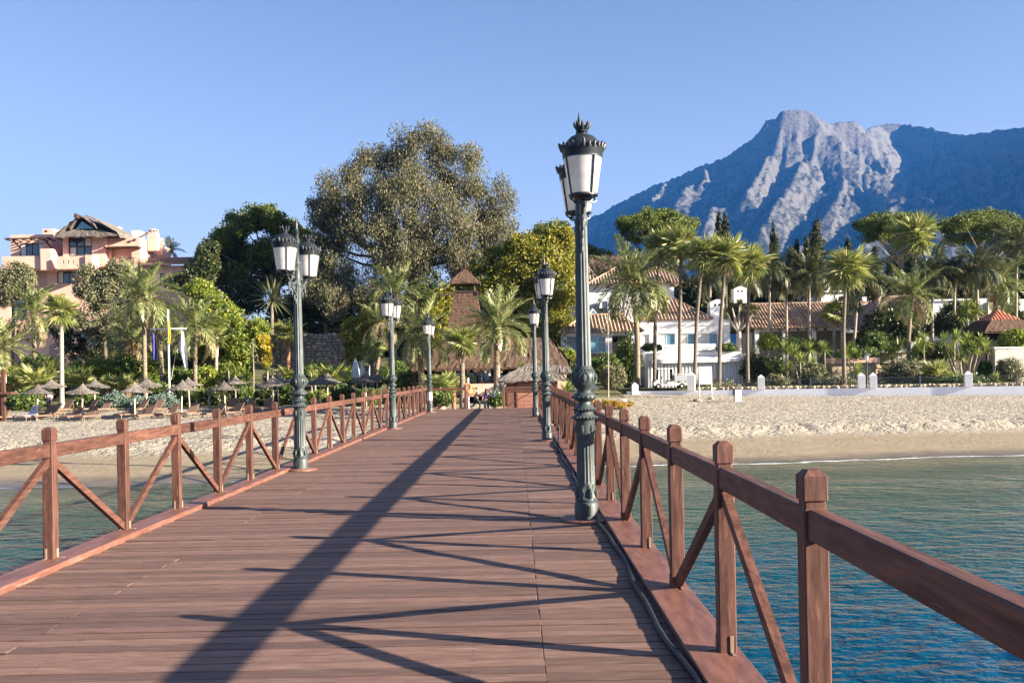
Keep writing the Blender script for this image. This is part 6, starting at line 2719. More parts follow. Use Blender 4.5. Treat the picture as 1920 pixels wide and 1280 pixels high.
# ---------------- hedges and shrubs behind the sunshades (left) and in the right-hand beds
SH = [
    (70, 690, 44, 28, 80, 'green', 'broad green shrub under the far left date palm'),
    (135, 700, 34, 24, 79, 'green', 'green shrub right of the thin pale fan palm trunk'),
    (185, 695, 34, 26, 80, 'bright', 'bright shrub in front of the grey green olive-like tree'),
    (232, 690, 30, 26, 80.5, 'green', 'green shrub between the red trunked palms'),
    (290, 695, 34, 26, 81, 'bright', 'bright shrub behind the foot of the flag mast'),
    (335, 705, 28, 20, 78, 'green', 'green shrub left of the grey date palm trunk'),
    (385, 705, 30, 22, 77, 'bright', 'bright shrub at the foot of the small pale fan palm'),
    (590, 700, 34, 22, 79, 'green', 'green shrub at the foot of the stone wall'),
    (655, 705, 28, 20, 78, 'bright', 'bright shrub left of the folded parasols'),
    (745, 700, 30, 24, 76, 'green', 'green shrub behind the second left lamp shaft'),
    (805, 690, 26, 26, 72, 'dark', 'dark shrub left of the restaurant eave'),
    (1800, 585, 44, 24, 101, 'dark', 'dark shrub hiding the arcaded white house'),
    (1585, 575, 34, 20, 113, 'dark', 'dark shrub below the white back house'),
    (1905, 600, 30, 26, 100, 'dark', 'dark shrub right behind the gazebo roof'),
    # px, py, rx, ry, D, material, label
    (45, 752, 34, 22, 70, 'green', 'leafy bush behind the striped lounger at the far left'),
    (105, 728, 24, 20, 74, 'dark', 'dark shrub between the two leftmost straw sunshades'),
    (165, 752, 26, 18, 71, 'green', 'green bush behind the third straw sunshade'),
    (215, 752, 30, 16, 70, 'blue', 'blue grey ground shrub below the tall date palm'),
    (262, 755, 30, 15, 70, 'blue', 'second blue grey ground shrub, right of the first'),
    (305, 752, 30, 18, 70, 'blue', 'blue grey ground shrub behind the sunshade by the flag mast'),
    (285, 725, 30, 14, 76, 'green', 'clipped green hedge below the blue flag'),
    (355, 738, 30, 20, 72, 'green', 'mid green shrub below the white flag'),
    (405, 742, 26, 20, 71, 'dark', 'dark green shrub right of the white flag'),
    (450, 735, 30, 22, 72, 'green', 'rounded green shrub between two pairs of sunshades'),
    (500, 745, 26, 20, 70, 'dark', 'dark bush left of the left lamp post'),
    (545, 738, 28, 24, 70, 'green', 'leafy bush just left of the nearest left lamp post'),
    (600, 750, 28, 20, 69, 'bright', 'yellow green bush just right of the nearest left lamp post'),
    (645, 740, 26, 22, 70, 'green', 'green bush below the low fan palm'),
    (690, 715, 30, 14, 76, 'green', 'flat hedge in front of the folded white parasols'),
    (765, 715, 26, 20, 68, 'green', 'round clipped green bush right of the second left lamp post'),
    (825, 745, 26, 16, 55, 'green', 'low bush behind the railing at the end of the pier'),
    (690, 745, 26, 18, 66, 'green', 'low green bush between sunshade and railing'),
    (20, 715, 28, 18, 78, 'olive', 'olive green shrub near the white notice at the left edge'),
    (520, 705, 30, 14, 78, 'olive', 'dry olive hedge under the golden creeper'),
    (440, 712, 26, 12, 77, 'olive', 'pale dry shrub under the bright tall shrubs'),
    (1178, 670, 24, 52, 84, 'green', 'tall ivy clad column of green left of the pleated wall'),
    (1135, 690, 30, 30, 80, 'green', 'leafy green shrub right of the nearest lamp shaft'),
    (1150, 705, 26, 24, 78, 'olive', 'grey green round shrub behind the slim white trunk'),
    (1068, 695, 24, 18, 74, 'dark', 'dark round shrub beside the thatched annex'),
    (1060, 665, 22, 14, 82, 'bright', 'sunlit shrub under the villa veranda'),
    (1222, 651, 20, 7, 87, 'green', 'clipped hedge left of the white lattice parapet'),
    (1362, 652, 22, 8, 87, 'green', 'clipped hedge right of the white lattice parapet'),
    (1415, 685, 26, 36, 86, 'dark', 'dark green hedge at the right end of the pleated wall'),
    (1450, 690, 24, 26, 86, 'green', 'leafy hedge between the villa and the yuccas'),
    (1440, 640, 22, 18, 92, 'bright', 'sunlit bush under the dragon tree'),
    (1525, 700, 30, 22, 84.5, 'olive', 'large rounded clipped shrub behind the fence'),
    (1610, 662, 44, 9, 87, 'green', 'clipped hedge growing in the pink planter'),
    (1500, 645, 60, 12, 94, 'green', 'long garden hedge under the bungalow veranda'),
    (1690, 695, 38, 28, 84, 'olive', 'wide feathery grey green shrub right of the promenade lamp'),
    (1745, 655, 34, 22, 88, 'dark', 'dark shrub left of the many stemmed yucca'),
    (1770, 610, 44, 24, 94, 'dark', 'dark shrub below the arcaded white house'),
    (1735, 712, 26, 14, 82, 'olive', 'low dry shrub beside the low fan palm'),
    (1850, 700, 22, 26, 84, 'green', 'bright green shrub right of the many stemmed yucca'),
    (1893, 695, 26, 28, 81, 'olive', 'grey green shrub in front of the gazebo wall'),
    (1905, 635, 34, 20, 84.5, 'bright', 'grassy green shrub on top of the gazebo wall'),
    (1880, 565, 30, 26, 104, 'green', 'leafy shrub beside the gazebo finial'),
    (1640, 640, 26, 22, 90, 'green', 'green shrub under the magnolia'),
    (1455, 712, 30, 9, 82.5, 'olive', 'low ground cover at the foot of the yuccas'),
    (1330, 722, 60, 5, 82, 'olive', 'dry ground cover along the foot of the pleated wall'),
    (1570, 716, 46, 6, 82, 'olive', 'dry grass tufts behind the fence right of the clipped shrub'),
    (1790, 712, 60, 7, 81, 'green', 'low green ground cover behind the right-hand fence'),
    (985, 745, 24, 16, 56, 'dark', 'dark shrub behind the beach hut'),
    (930, 748, 16, 14, 54, 'green', 'low green bush below the blue agaves'),
]
for px, py, rx, ry, D, m, lb in SH:
    area = rx * ry
    plant('shrub', lb, 'shrub', [(px, py, rx, ry), (px - rx * .4, py + ry * .25, rx * .62, ry * .75), (px + rx * .42, py + ry * .2, rx * .6, ry * .78)], D, m,
          int(1800 + area * 8.5), .21 if m != 'blue' else .15, root=px, clr=.30, depth=.8, crown='foliage', ncl=22, aspect=.5, group='shrubs in the gardens')
plant('magnolia_tree', 'dark glossy magnolia in front of the bungalow wing', 'tree', [(1672, 600, 46, 34), (1640, 620, 34, 30), (1705, 612, 34, 34), (1668, 635, 46, 26)], 92, 'dark', 15000, .30, root=1672, trunk=(1672, 620), tr=.2, limbs=8, clr=.3)


# ---------------- dragon tree and slim white trunk
def dragon_tree():
    D = 90
    base = palm_base(1386, D)
    t = thing('dragon_tree', 'dragon tree with forked white limbs and a flat tufted crown', 'tree', base)
    fork = W(1385, 622, D) - base
    trunk_tube([(0, 0, -.1), fork * .5, fork], .30, .24, M['bark_pale'], t)
    rs = random.Random(8)
    for (px, py) in ((1362, 585), (1372, 575), (1386, 572), (1398, 578), (1410, 588), (1378, 590), (1395, 592), (1366, 596), (1415, 582)):
        h = W(px, py, D + rs.uniform(-.6, .6)) - base
        b = MB()
        b.tube([fork, fork.lerp(h, .55) + Vector((0, 0, -.15)), h], [.17, .12, .07], 7)
        b.build('limb', M['bark_pale'], t, smooth=True)
        for k in range(4):
            s = .62 * rs.uniform(.85, 1.1)
            ob('leaf_rosette', rs.choice(ROS_DARK), None, t, h + Vector((rs.uniform(-.4, .4), rs.uniform(-.4, .4), rs.uniform(-.1, .25))), (rs.uniform(-.4, .4), rs.uniform(-.4, .4), 0), (s, s, s))


dragon_tree()


def slim_trunk(label, px, D, py0, py1, r=.05):
    base = palm_base(px, D)
    t = thing('young_tree', label, 'tree', base)
    top = W(px - 1, py0, D) - base
    trunk_tube([(0, 0, -.1), top * .5 + Vector((.04, 0, 0)), top], r * 1.2, r * .5, M['bark_pale'], t)
    rs = np.random.default_rng(3)
    P = np.stack([rs.normal(size=160) * .25, rs.normal(size=160) * .25, top.z * rs.uniform(.65, 1.02, 160)], 1)
    V, Fc = leaf_quads(P, .14, rs, .5)
    me = np_mesh('leaves', V, Fc)
    ob('leaves', add_mat(me, LM['olive']), None, t)


slim_trunk('slim young tree with a thin white trunk beside the nearest lamp shaft', 1140, 76, 590, 725)
slim_trunk('thin bare young tree standing in front of the golden creeper', 475, 73, 640, 745, .04)

# ---------------- palms
date_palm('tall date palm with a straight grey trunk left of the flag mast', 272, 72, 269, 556, 66, 40, tr=.17)
date_palm('date palm with grey arching fronds right of the white flag', 365, 76, 366, 614, 60, 36, tr=.18)
date_palm('date palm with arching fronds in front of the pink building at far left', 65, 86, 63, 588, 58, 34, tr=.2)
date_palm('date palm whose fronds are cut by the left edge', 2, 82, -2, 655, 66, 34, tr=.2)
date_palm('shorter date palm behind and left of the tall straight one', 226, 84, 240, 612, 56, 30, tr=.17, trunk='palm_red')
date_palm('date palm with a slanting trunk behind the blue flag', 306, 79, 298, 618, 50, 30, tr=.2)
date_palm('date palm with a reddish trunk between the sunshades and the tall date palm', 251, 82, 250, 640, 46, 26, tr=.16, trunk='palm_red')
date_palm('tall date palm behind the second left lamp post', 729, 80, 741, 552, 60, 38, tr=.21)
date_palm('date palm with dry hanging fronds left of the second left lamp post', 700, 77, 716, 606, 46, 28, dry=8, tr=.2)
date_palm('stout date palm with silvery fronds left of the thatched tower', 791, 62, 787, 630, 66, 42, tr=.21, dry=3)
date_palm('date palm with silvery fronds in front of the restaurant, right of its tower', 930, 59, 932, 614, 70, 42, tr=.21, dry=6)
date_palm('date palm with orange fruit standing before the white villa', 1195, 82, 1187, 530, 74, 52, tr=.24, fruit=True, bend=.15)
date_palm('date palm with a curved trunk right of the magnolia', 1705, 86, 1710, 556, 58, 36, tr=.19, bend=-.2)
date_palm('tall date palm behind the many stemmed yucca near the right edge', 1866, 97, 1866, 532, 64, 40, tr=.27)
date_palm('small distant palm behind the pink chimneys', 318, 122, 318, 470, 24, 20, 'queen', tr=.15, name='feather_palm')
QP = [(1443, 100, 1443, 505, 46, 'dark feather palm behind the dragon tree'), (1476, 102, 1474, 522, 44, 'dark drooping feather palm left of the cypress group'),
      (1518, 100, 1517, 515, 52, 'dark feather palm in front of the broadest cypress'), (1596, 91, 1610, 525, 62, 'feather palm with long drooping fronds beside the single tall fan palm'),
      (1748, 92.5, 1748, 515, 52, 'feather palm right of the date palm with a curved trunk'), (1833, 92, 1832, 500, 52, 'feather palm with a white trunk below the broad umbrella pine'),
      (1905, 98, 1906, 458, 50, 'tall feather palm at the right edge'), (1250, 112, 1252, 500, 44, 'shaded feather palm behind the villa roof'),
      (1330, 110, 1332, 520, 46, 'dark feather palm behind the villa chimney'), (1788, 94, 1790, 515, 44, 'shaded feather palm left of the white trunked one'),
      (1388, 112, 1388, 520, 44, 'dark feather palm between tall fan palm trunks')]
for b_, D, cx, cy, fp, lb in QP:
    date_palm(lb, b_, D, cx, cy, fp, 26, 'queen', tr=.15, trunk='palm_pale', dry=1, name='feather_palm', bottom=-25)
FP = [(1227, 85, 1238, 462, 42, 'leftmost of the tall thin fan palms before the villa'), (1273, 83, 1277, 458, 42, 'second of the tall fan palms, with a straight trunk before the villa'),
      (1302, 81, 1318, 474, 42, 'third tall fan palm, its trunk leaning right before the villa windows'), (1348, 81, 1362, 478, 44, 'fourth tall fan palm with a leaning trunk beside the white sign'),
      (1402, 83, 1408, 492, 46, 'rightmost of the tall fan palms at the end of the pleated wall'),
      (1583, 81, 1588, 502, 48, 'single tall fan palm between the yuccas and the planter'), (1716, 108, 1716, 442, 48, 'tall shaggy fan palm in front of an umbrella pine'),
      (115, 70, 115, 580, 38, 'fan palm with a thin pale trunk at the left')]
for i, (b_, D, cx, cy, rp, lb) in enumerate(FP):
    fan_palm(lb, b_, D, cx, cy, rp, 38, tr=.165 if i < 7 else .16, dry=14 if i == 6 else 8, trunk='palm_pale' if i == 7 else 'palm_grey', bend=.0 if i in (1, 6, 7) else -.18)
fan_palm('small fan palm with a bright trunk before the bungalow roof', 1562, 94, 1566, 585, 34, 28, tr=.17, trunk='palm_pale', dry=3)
fan_palm('fan palm with a red brown trunk against the stone wall', 538, 82, 541, 622, 32, 28, tr=.2, trunk='palm_red', dry=5)
fan_palm('shaggy fan palm with a hanging dry skirt in front of the restaurant', 866, 57, 866, 640, 40, 30, tr=.17, dry=20)
fan_palm('small fan palm with a pale trunk right of the flags', 403, 79, 407, 632, 26, 24, tr=.17, trunk='palm_pale', dry=6)
fan_palm('low fan palm with dry skirt behind the folded parasols', 697, 74, 697, 655, 30, 22, tr=.16, dry=12)
LOW = [(22, 74, 20, 700, 46, 'large low fan palm by the white notice at the left edge'), (70, 73, 72, 705, 40, 'low fan palm behind the leftmost sunshade'),
       (95, 76, 92, 690, 34, 'low fan palm between the pale trunk and the far left bushes'), (152, 74, 152, 708, 34, 'bristling low fan palm behind the third sunshade'),
       (203, 73, 203, 715, 30, 'low yellow green fan palm left of the tall date palm'), (240, 73, 238, 712, 28, 'low fan palm right at the foot of the tall date palm'),
       (345, 74, 345, 728, 26, 'low fan palm under the white flag'), (545, 74, 548, 700, 32, 'low fan palm left of the nearest left lamp shaft'),
       (628, 72, 626, 695, 40, 'low fan palm between the two left lamp posts'), (826, 55, 824, 712, 36, 'broad leaved low palm behind the pier end railing'),
       (853, 58, 850, 708, 36, 'second broad leaved low palm by the pier end railing'), (1680, 81, 1755, 690, 36, 'low fan palm with dry lower leaves before the many stemmed yucca')]
for b_, D, cx, cy, rp, lb in LOW:
    fan_palm(lb, cx, D, cx, cy + rp * .35, rp, 20, tr=.13, trunk='palm_red', dry=4, name='low_fan_palm', bottom=0)

# ---------------- yuccas
YU = [
    ([(1473, 655), (1480, 690)], 1477, 84.5, 21, 'two headed yucca at the left end of the terrace wall'),
    ([(1500, 675), (1490, 660)], 1499, 84, 20, 'yucca with two leaning heads left of the clipped shrub'),
    ([(1517, 655), (1522, 682)], 1519, 85.5, 21, 'yucca standing behind the rounded clipped shrub'),
    ([(1546, 655)], 1549, 85.5, 22, 'single stemmed yucca right of the clipped shrub'),
    ([(1597, 650), (1585, 662)], 1605, 86, 18, 'thin yucca beside the single tall fan palm'),
    ([(1608, 694)], 1608, 83.5, 22, 'bright low yucca in front of the pink planter'),
    ([(1462, 712)], 1462, 82.5, 14, 'small stemless yucca by the fence'),
    ([(1685, 650), (1668, 662)], 1684, 87, 20, 'yucca right of the green magnolia shrub'),
    ([(1722, 652), (1732, 640), (1712, 668)], 1725, 86, 21, 'three headed yucca left of the low fan palm'),
    ([(1770, 640), (1782, 655), (1793, 632), (1805, 650), (1815, 636), (1826, 655), (1838, 640), (1848, 650), (1800, 668), (1776, 668)], 1808, 83.5, 21,
     'many stemmed yucca clump with a fan of bare pale stems'),
    ([(1812, 578), (1824, 592), (1800, 592), (1832, 580)], 1822, 92, 22, 'tall yucca clump standing above the many stemmed one'),
    ([(1868, 712)], 1868, 80, 18, 'stemless yucca by the fence at the right'),
    ([(395, 735)], 395, 67, 12, 'small single stemmed yucca between two sunshade pairs'),
    ([(428, 690), (442, 700)], 430, 74, 18, 'yucca in front of the bright tall shrubs'),
    ([(502, 692)], 502, 73, 14, 'yucca below the golden creeper'),
    ([(583, 694), (592, 710)], 585, 71, 14, 'yucca just right of the nearest left lamp shaft'),
    ([(610, 690)], 612, 74, 14, 'yucca beside the low fan palm between left lamps'),
    ([(548, 735), (556, 742)], 552, 66, 13, 'low yucca beside the nearest left lamp shaft'),
    ([(368, 745)], 368, 66, 11, 'tiny yucca under the white flag'),
    ([(595, 742)], 595, 66, 13, 'low yucca behind the railing right of the nearest left lamp'),
    ([(1098, 672), (1110, 685), (1090, 690)], 1100, 82, 20, 'leafy yucca clump right of the nearest lamp shaft'),
    ([(978, 686), (1012, 685)], 995, 62, 13, 'spiky yucca heads showing above the hut roof'),
]
for hd, rt, D, rp, lb in YU:
    yucca(lb, hd, rt, D, rp)
yucca('large spiky yellow green yucca right of the folded parasols', [(722, 712)], 722, 64, 30, SPIKE, sr=0)
yucca('sword leaved plant between the hut and the nearest lamp', [(1062, 735)], 1062, 60, 24, SPIKE, sr=0, name='sword_plant', cat='plant')
yucca('dark giant yucca in the shade above the stone wall', [(510, 560)], 508, 90, 40, ROS_DARK, stem='bark', sr=.2)
for (px, py, D, r, lb) in ((940, 735, 55, 22, 'blue grey agave left of the beach hut'), (925, 745, 53, 17, 'smaller blue agave beside the walking woman'), (938, 718, 58, 18, 'upper blue agave behind the others'),
                           (1110, 735, 66, 20, 'blue agave right of the nearest lamp knop'), (1085, 738, 64, 16, 'small agave left of the slim white trunk'), (462, 755, 68, 13, 'pale agave under the sunshades')):
    yucca(lb, [(px, py)], px, D, r, AGA, name='agave', sr=0, cat='agave')
plant('ice_plant_bed', 'orange and yellow ice plant spreading over rocks beside the right railing', 'plant', [(1150, 758, 32, 7), (1175, 756, 14, 6), (1105, 755, 24, 8)], 62, 'succulent', 5000, .12, root=1150, crown='foliage')

# ================================================================== BEACH AND GARDEN THINGS
M['pole_wood'] = mat('pale_pole_wood', (.50, .40, .29), (.64, .54, .42), 4, (4, 4, 1), rough=.8)
M['wicker'] = mat('brown_wicker', (.14, .085, .055), (.25, .165, .115), 24, (1, 1, 1), rough=.85, bump=.5, bscale=40, bdist=.01, rand=.15)
M['orange'] = mat('orange_plastic', (.80, .19, .05), (.86, .26, .09), 4, rough=.5)
M['canvas'] = mat('white_canvas', (.70, .70, .70), (.80, .80, .79), 3, (4, 4, .5), rough=.9)
M['rubber'] = mat('black_tyre', (.015, .015, .015), (.03, .03, .03), 10, rough=.8)
M['cream_paint'] = mat('cream_cart_body', (.62, .60, .55), (.70, .68, .63), 3, rough=.4, spec=.5)
M['steel'] = mat('brushed_aluminium', (.55, .56, .57), (.66, .67, .68), 8, (8, 1, 1), rough=.4, metal=.6)


# ------------------------------------------------------------------ straw sunshades
def make_sunshade():
    t = thing('straw_sunshade', 'x', 'sunshade')
    b = MB()
    b.tube([(0, 0, -.1), (.01, 0, 1.0), (0, 0, 2.2)], [.052, .048, .042], 8)
    b.build('pole', M['pole_wood'], t, smooth=True)
    rs = np.random.default_rng(4)
    b = MB()
    segs, prof = 40, [(.045, 2.46), (.06, 2.40), (.13, 2.28), (.30, 2.13), (.52, 2.00), (.75, 1.90), (.98, 1.83), (1.04, 1.79), (1.00, 1.76), (.5, 1.93), (.06, 2.2)]
    V = []
    for i, (r, z) in enumerate(prof):
        for k in range(segs):
            a = 2 * PI * k / segs
            wob = 1 + .03 * math.sin(3 * a + 1) + (rs.uniform(-.05, .05) if 2 < i < 9 else 0)
            V.append((r * wob * math.cos(a), r * wob * math.sin(a), z + (rs.uniform(-.03, .03) if 1 < i < 9 else 0) - (.05 * math.sin(2 * a) if 4 < i < 9 else 0)))
    fcs = [(i * segs + k, i * segs + (k + 1) % segs, (i + 1) * segs + (k + 1) % segs, (i + 1) * segs + k) for i in range(len(prof) - 1) for k in range(segs)]
    fcs.append(tuple(range(segs - 1, -1, -1)))
    b.add(V, fcs)
    can = b.build('thatch_canopy', M['straw'], t)
    V, Fc = [], []
    for k in range(900):
        a = rs.uniform(0, 2 * PI)
        f = rs.uniform(.05, 1) ** .6
        r = .08 + .95 * f
        z = np.interp(r, [.06, .13, .30, .52, .75, .98, 1.04], [2.40, 2.28, 2.13, 2.00, 1.90, 1.83, 1.79]) + .015
        l = rs.uniform(.14, .30)
        dz = -l * (.85 - .5 * f) + rs.uniform(-.03, .02)
        dr = l * (.5 + .45 * f)
        da = rs.uniform(-.05, .05)
        c, s_ = math.cos(a), math.sin(a)
        c2, s2 = math.cos(a + da), math.sin(a + da)
        w = .012
        i0 = len(V)
        V += [(r * c - w * s_, r * s_ + w * c, z), (r * c + w * s_, r * s_ - w * c, z), ((r + dr) * c2, (r + dr) * s2, z + dz + .02)]
        Fc.append((i0, i0 + 1, i0 + 2))
    me = bpy.data.meshes.new('straw')
    me.from_pydata(V, [], Fc)
    me.materials.append(M['straw'])
    o = ob('loose_straw', me, None, can)
    o['kind'] = 'stuff'
    b = MB()
    for k in range(6):
        a = 2 * PI * k / 6
        b.tube([(.04 * math.cos(a), .04 * math.sin(a), 2.0), (.9 * math.cos(a), .9 * math.sin(a), 1.80)], .014, 5)
    b.build('spokes', M['pole_wood'], t)
    return t


SHADE = make_sunshade()
SP = [(70, 788, 1.0, 'leftmost straw sunshade, beside the striped lounger'), (97, 771, .97, 'straw sunshade with a man in a white shirt beneath it'),
      (154, 787, 1.0, 'front straw sunshade right of the pale fan palm trunk'), (177, 771, .97, 'rear straw sunshade behind and right of the third one'),
      (253, 786, 1.02, 'front straw sunshade with a reddish pole under the tall date palm'), (275, 771, 1.0, 'rear straw sunshade just right of the reddish pole'),
      (340, 784, 1.05, 'front straw sunshade right of the flag mast'), (356, 770, .98, 'rear straw sunshade below the white flag'),
      (423, 780, .98, 'front straw sunshade above the second railing post'), (443, 768, 1.0, 'taller rear straw sunshade left of the thin bare tree'),
      (513, 774, 1.06, 'front straw sunshade left of the nearest left lamp'), (523, 764, 1.0, 'rear straw sunshade left of the nearest left lamp'),
      (601, 768, 1.02, 'front straw sunshade just right of the nearest left lamp'), (614, 760, .98, 'rear straw sunshade just right of the nearest left lamp'),
      (687, 766, 1.05, 'straw sunshade left of the second left lamp post'), (707, 757, .98, 'rear straw sunshade touching the second left lamp post'),
      (850, 768, .96, 'straw sunshade behind the railing at the end of the pier')]


def ground_hit(px, py, d0=40, d1=110):
    """where the sight line through a pixel meets the ground"""
    lo, hi = d0, d1
    for d in np.arange(d0, d1, .25):
        p = W(px, py, d)
        if p.z < gz(p.x, d):
            return Vector((p.x, d, gz(p.x, d)))
    p = W(px, py, d1)
    return Vector((p.x, d1, gz(p.x, d1)))


for i, (px, py, s, lb) in enumerate(SP):
    o = SHADE if i == 0 else copy_tree(SHADE)
    p = ground_hit(px, py, 48, 76)
    o.location = p
    o.rotation_euler = (R(random.uniform(-2, 2)), R(random.uniform(-2, 2)), random.uniform(0, 6))
    o.scale = (s * 1.02, s * 1.02, s)
    tag(o, lb, 'sunshade', 'straw sunshades on the beach')


# ------------------------------------------------------------------ loungers
def make_lounger():
    t = thing('sun_lounger', 'x', 'sun lounger')
    b = MB()
    for x in (-.32, .32):
        b.span(x - .025, x + .025, -.95, .95, .24, .31, .008)
    for y in (-.93, .1, .93):
        b.span(-.294, .294, y - .025, y + .025, .245, .30)
    b.build('frame', M['wicker'], t)
    b = MB()
    b.span(-.30, .30, -.95, .22, .312, .35, .012)
    b.build('seat', M['wicker'], t)
    b = MB()
    rot = Matrix.Rotation(R(52), 3, 'X')
    b.box((0, .22 + .37 * math.cos(R(52)), .34 + .37 * math.sin(R(52))), (.64, .78, .04), 0, .012, rot)
    b.build('backrest', M['wicker'], t)
    b = MB()
    for x in (-.25, .25):
        b.beam((x, .66, .30), (x, .60, .74), .03, .03)
    b.build('prop', M['wicker'], t)
    for x in (-.30, .30):
        for y in (-.8, .8):
            b = MB()
            b.span(x - .03, x + .03, y - .03, y + .03, -.03, .24, .006)
            b.build('leg', M['wicker'], t)
    return t


LOUNGE = make_lounger()
LS = [(57, 789, 'x'), (82, 787, 'brown wicker lounger just right of the striped one'), (96, 782, 'brown lounger under the second sunshade pole'), (119, 775, 'brown lounger left of the third sunshade pole'),
      (138, 788, 'brown lounger touching the left side of the third sunshade pole'), (165, 788, 'brown lounger right of the third sunshade pole'), (165, 774, 'rear brown lounger behind the third sunshade'),
      (194, 774, 'brown lounger with raised back left of the blue grey shrubs'), (240, 784, 'brown lounger left of the reddish sunshade pole'), (273, 786, 'brown lounger right of the reddish sunshade pole'),
      (260, 774, 'rear brown lounger behind the reddish sunshade pole'), (291, 774, 'rear brown lounger below the blue grey shrubs'), (318, 783, 'brown lounger left of the sunshade by the flag mast'),
      (357, 782, 'brown lounger seen from behind, right of the first far railing post'), (431, 772, 'rear lounger behind the ninth sunshade'), (439, 781, 'brown lounger between the second and third railing posts'),
      (462, 774, 'brown lounger right of the taller sunshade'), (497, 772, 'grey brown lounger left of the fourth railing post'), (404, 783, 'pale lounger half hidden by a railing post'),
      (580, 774, 'brown lounger just right of the nearest left lamp'), (2, 789, 'brown lounger cut by the left edge')]
for i, (px, py, lb) in enumerate(LS):
    o = LOUNGE if i == 0 else copy_tree(LOUNGE)
    p = ground_hit(px, py, 48, 74)
    o.location = p
    o.rotation_euler = (0, 0, R(random.uniform(-34, -8)))
    tag(o, lb if i else 'brown lounger under a blue and white striped towel at the left', 'sun lounger', 'sun loungers on the beach')
p0 = LOUNGE.matrix_basis


def striped_towel():
    m, nt, N, L, P = new_mat('blue_white_stripes')
    tc = N.new('ShaderNodeTexCoord')
    sx = N.new('ShaderNodeSeparateXYZ')
    L.new(tc.outputs['Object'], sx.inputs[0])
    mm = N.new('ShaderNodeMath')
    mm.operation = 'MULTIPLY'
    mm.inputs[1].default_value = 7.5
    L.new(sx.outputs[0], mm.inputs[0])
    fr = N.new('ShaderNodeMath')
    fr.operation = 'FRACT'
    L.new(mm.outputs[0], fr.inputs[0])
    gt = N.new('ShaderNodeMath')
    gt.operation = 'GREATER_THAN'
    gt.inputs[1].default_value = .5
    L.new(fr.outputs[0], gt.inputs[0])
    mx = N.new('ShaderNodeMixRGB')
    L.new(gt.outputs[0], mx.inputs[0])
    mx.inputs[1].default_value = (.72, .74, .78, 1)
    mx.inputs[2].default_value = (.05, .10, .35, 1)
    L.new(mx.outputs[0], P.inputs['Base Color'])
    P.inputs['Roughness'].default_value = .9
    b = MB()
    path = [(-.93, .362), (-.4, .358), (.18, .362)] + [(.19 + d * math.cos(R(52)), .375 + d * math.sin(R(52))) for d in (.1, .4, .78)]
    V = []
    for y, z in path:
        V += [(-.31, y, z), (.31, y, z), (.31, y, z + .012), (-.31, y, z + .012)]
    fc = []
    for i in range(len(path) - 1):
        for k in range(4):
            fc.append((i * 4 + k, i * 4 + (k + 1) % 4, i * 4 + 4 + (k + 1) % 4, i * 4 + 4 + k))
    fc += [(3, 2, 1, 0), tuple((len(path) - 1) * 4 + k for k in range(4))]
    b.add(V, fc)
    o = b.build('beach_towel', m)
    o.location = LOUNGE.location
    o.rotation_euler = LOUNGE.rotation_euler
    tag(o, 'blue and white striped towel covering the leftmost full lounger', 'towel')


striped_towel()


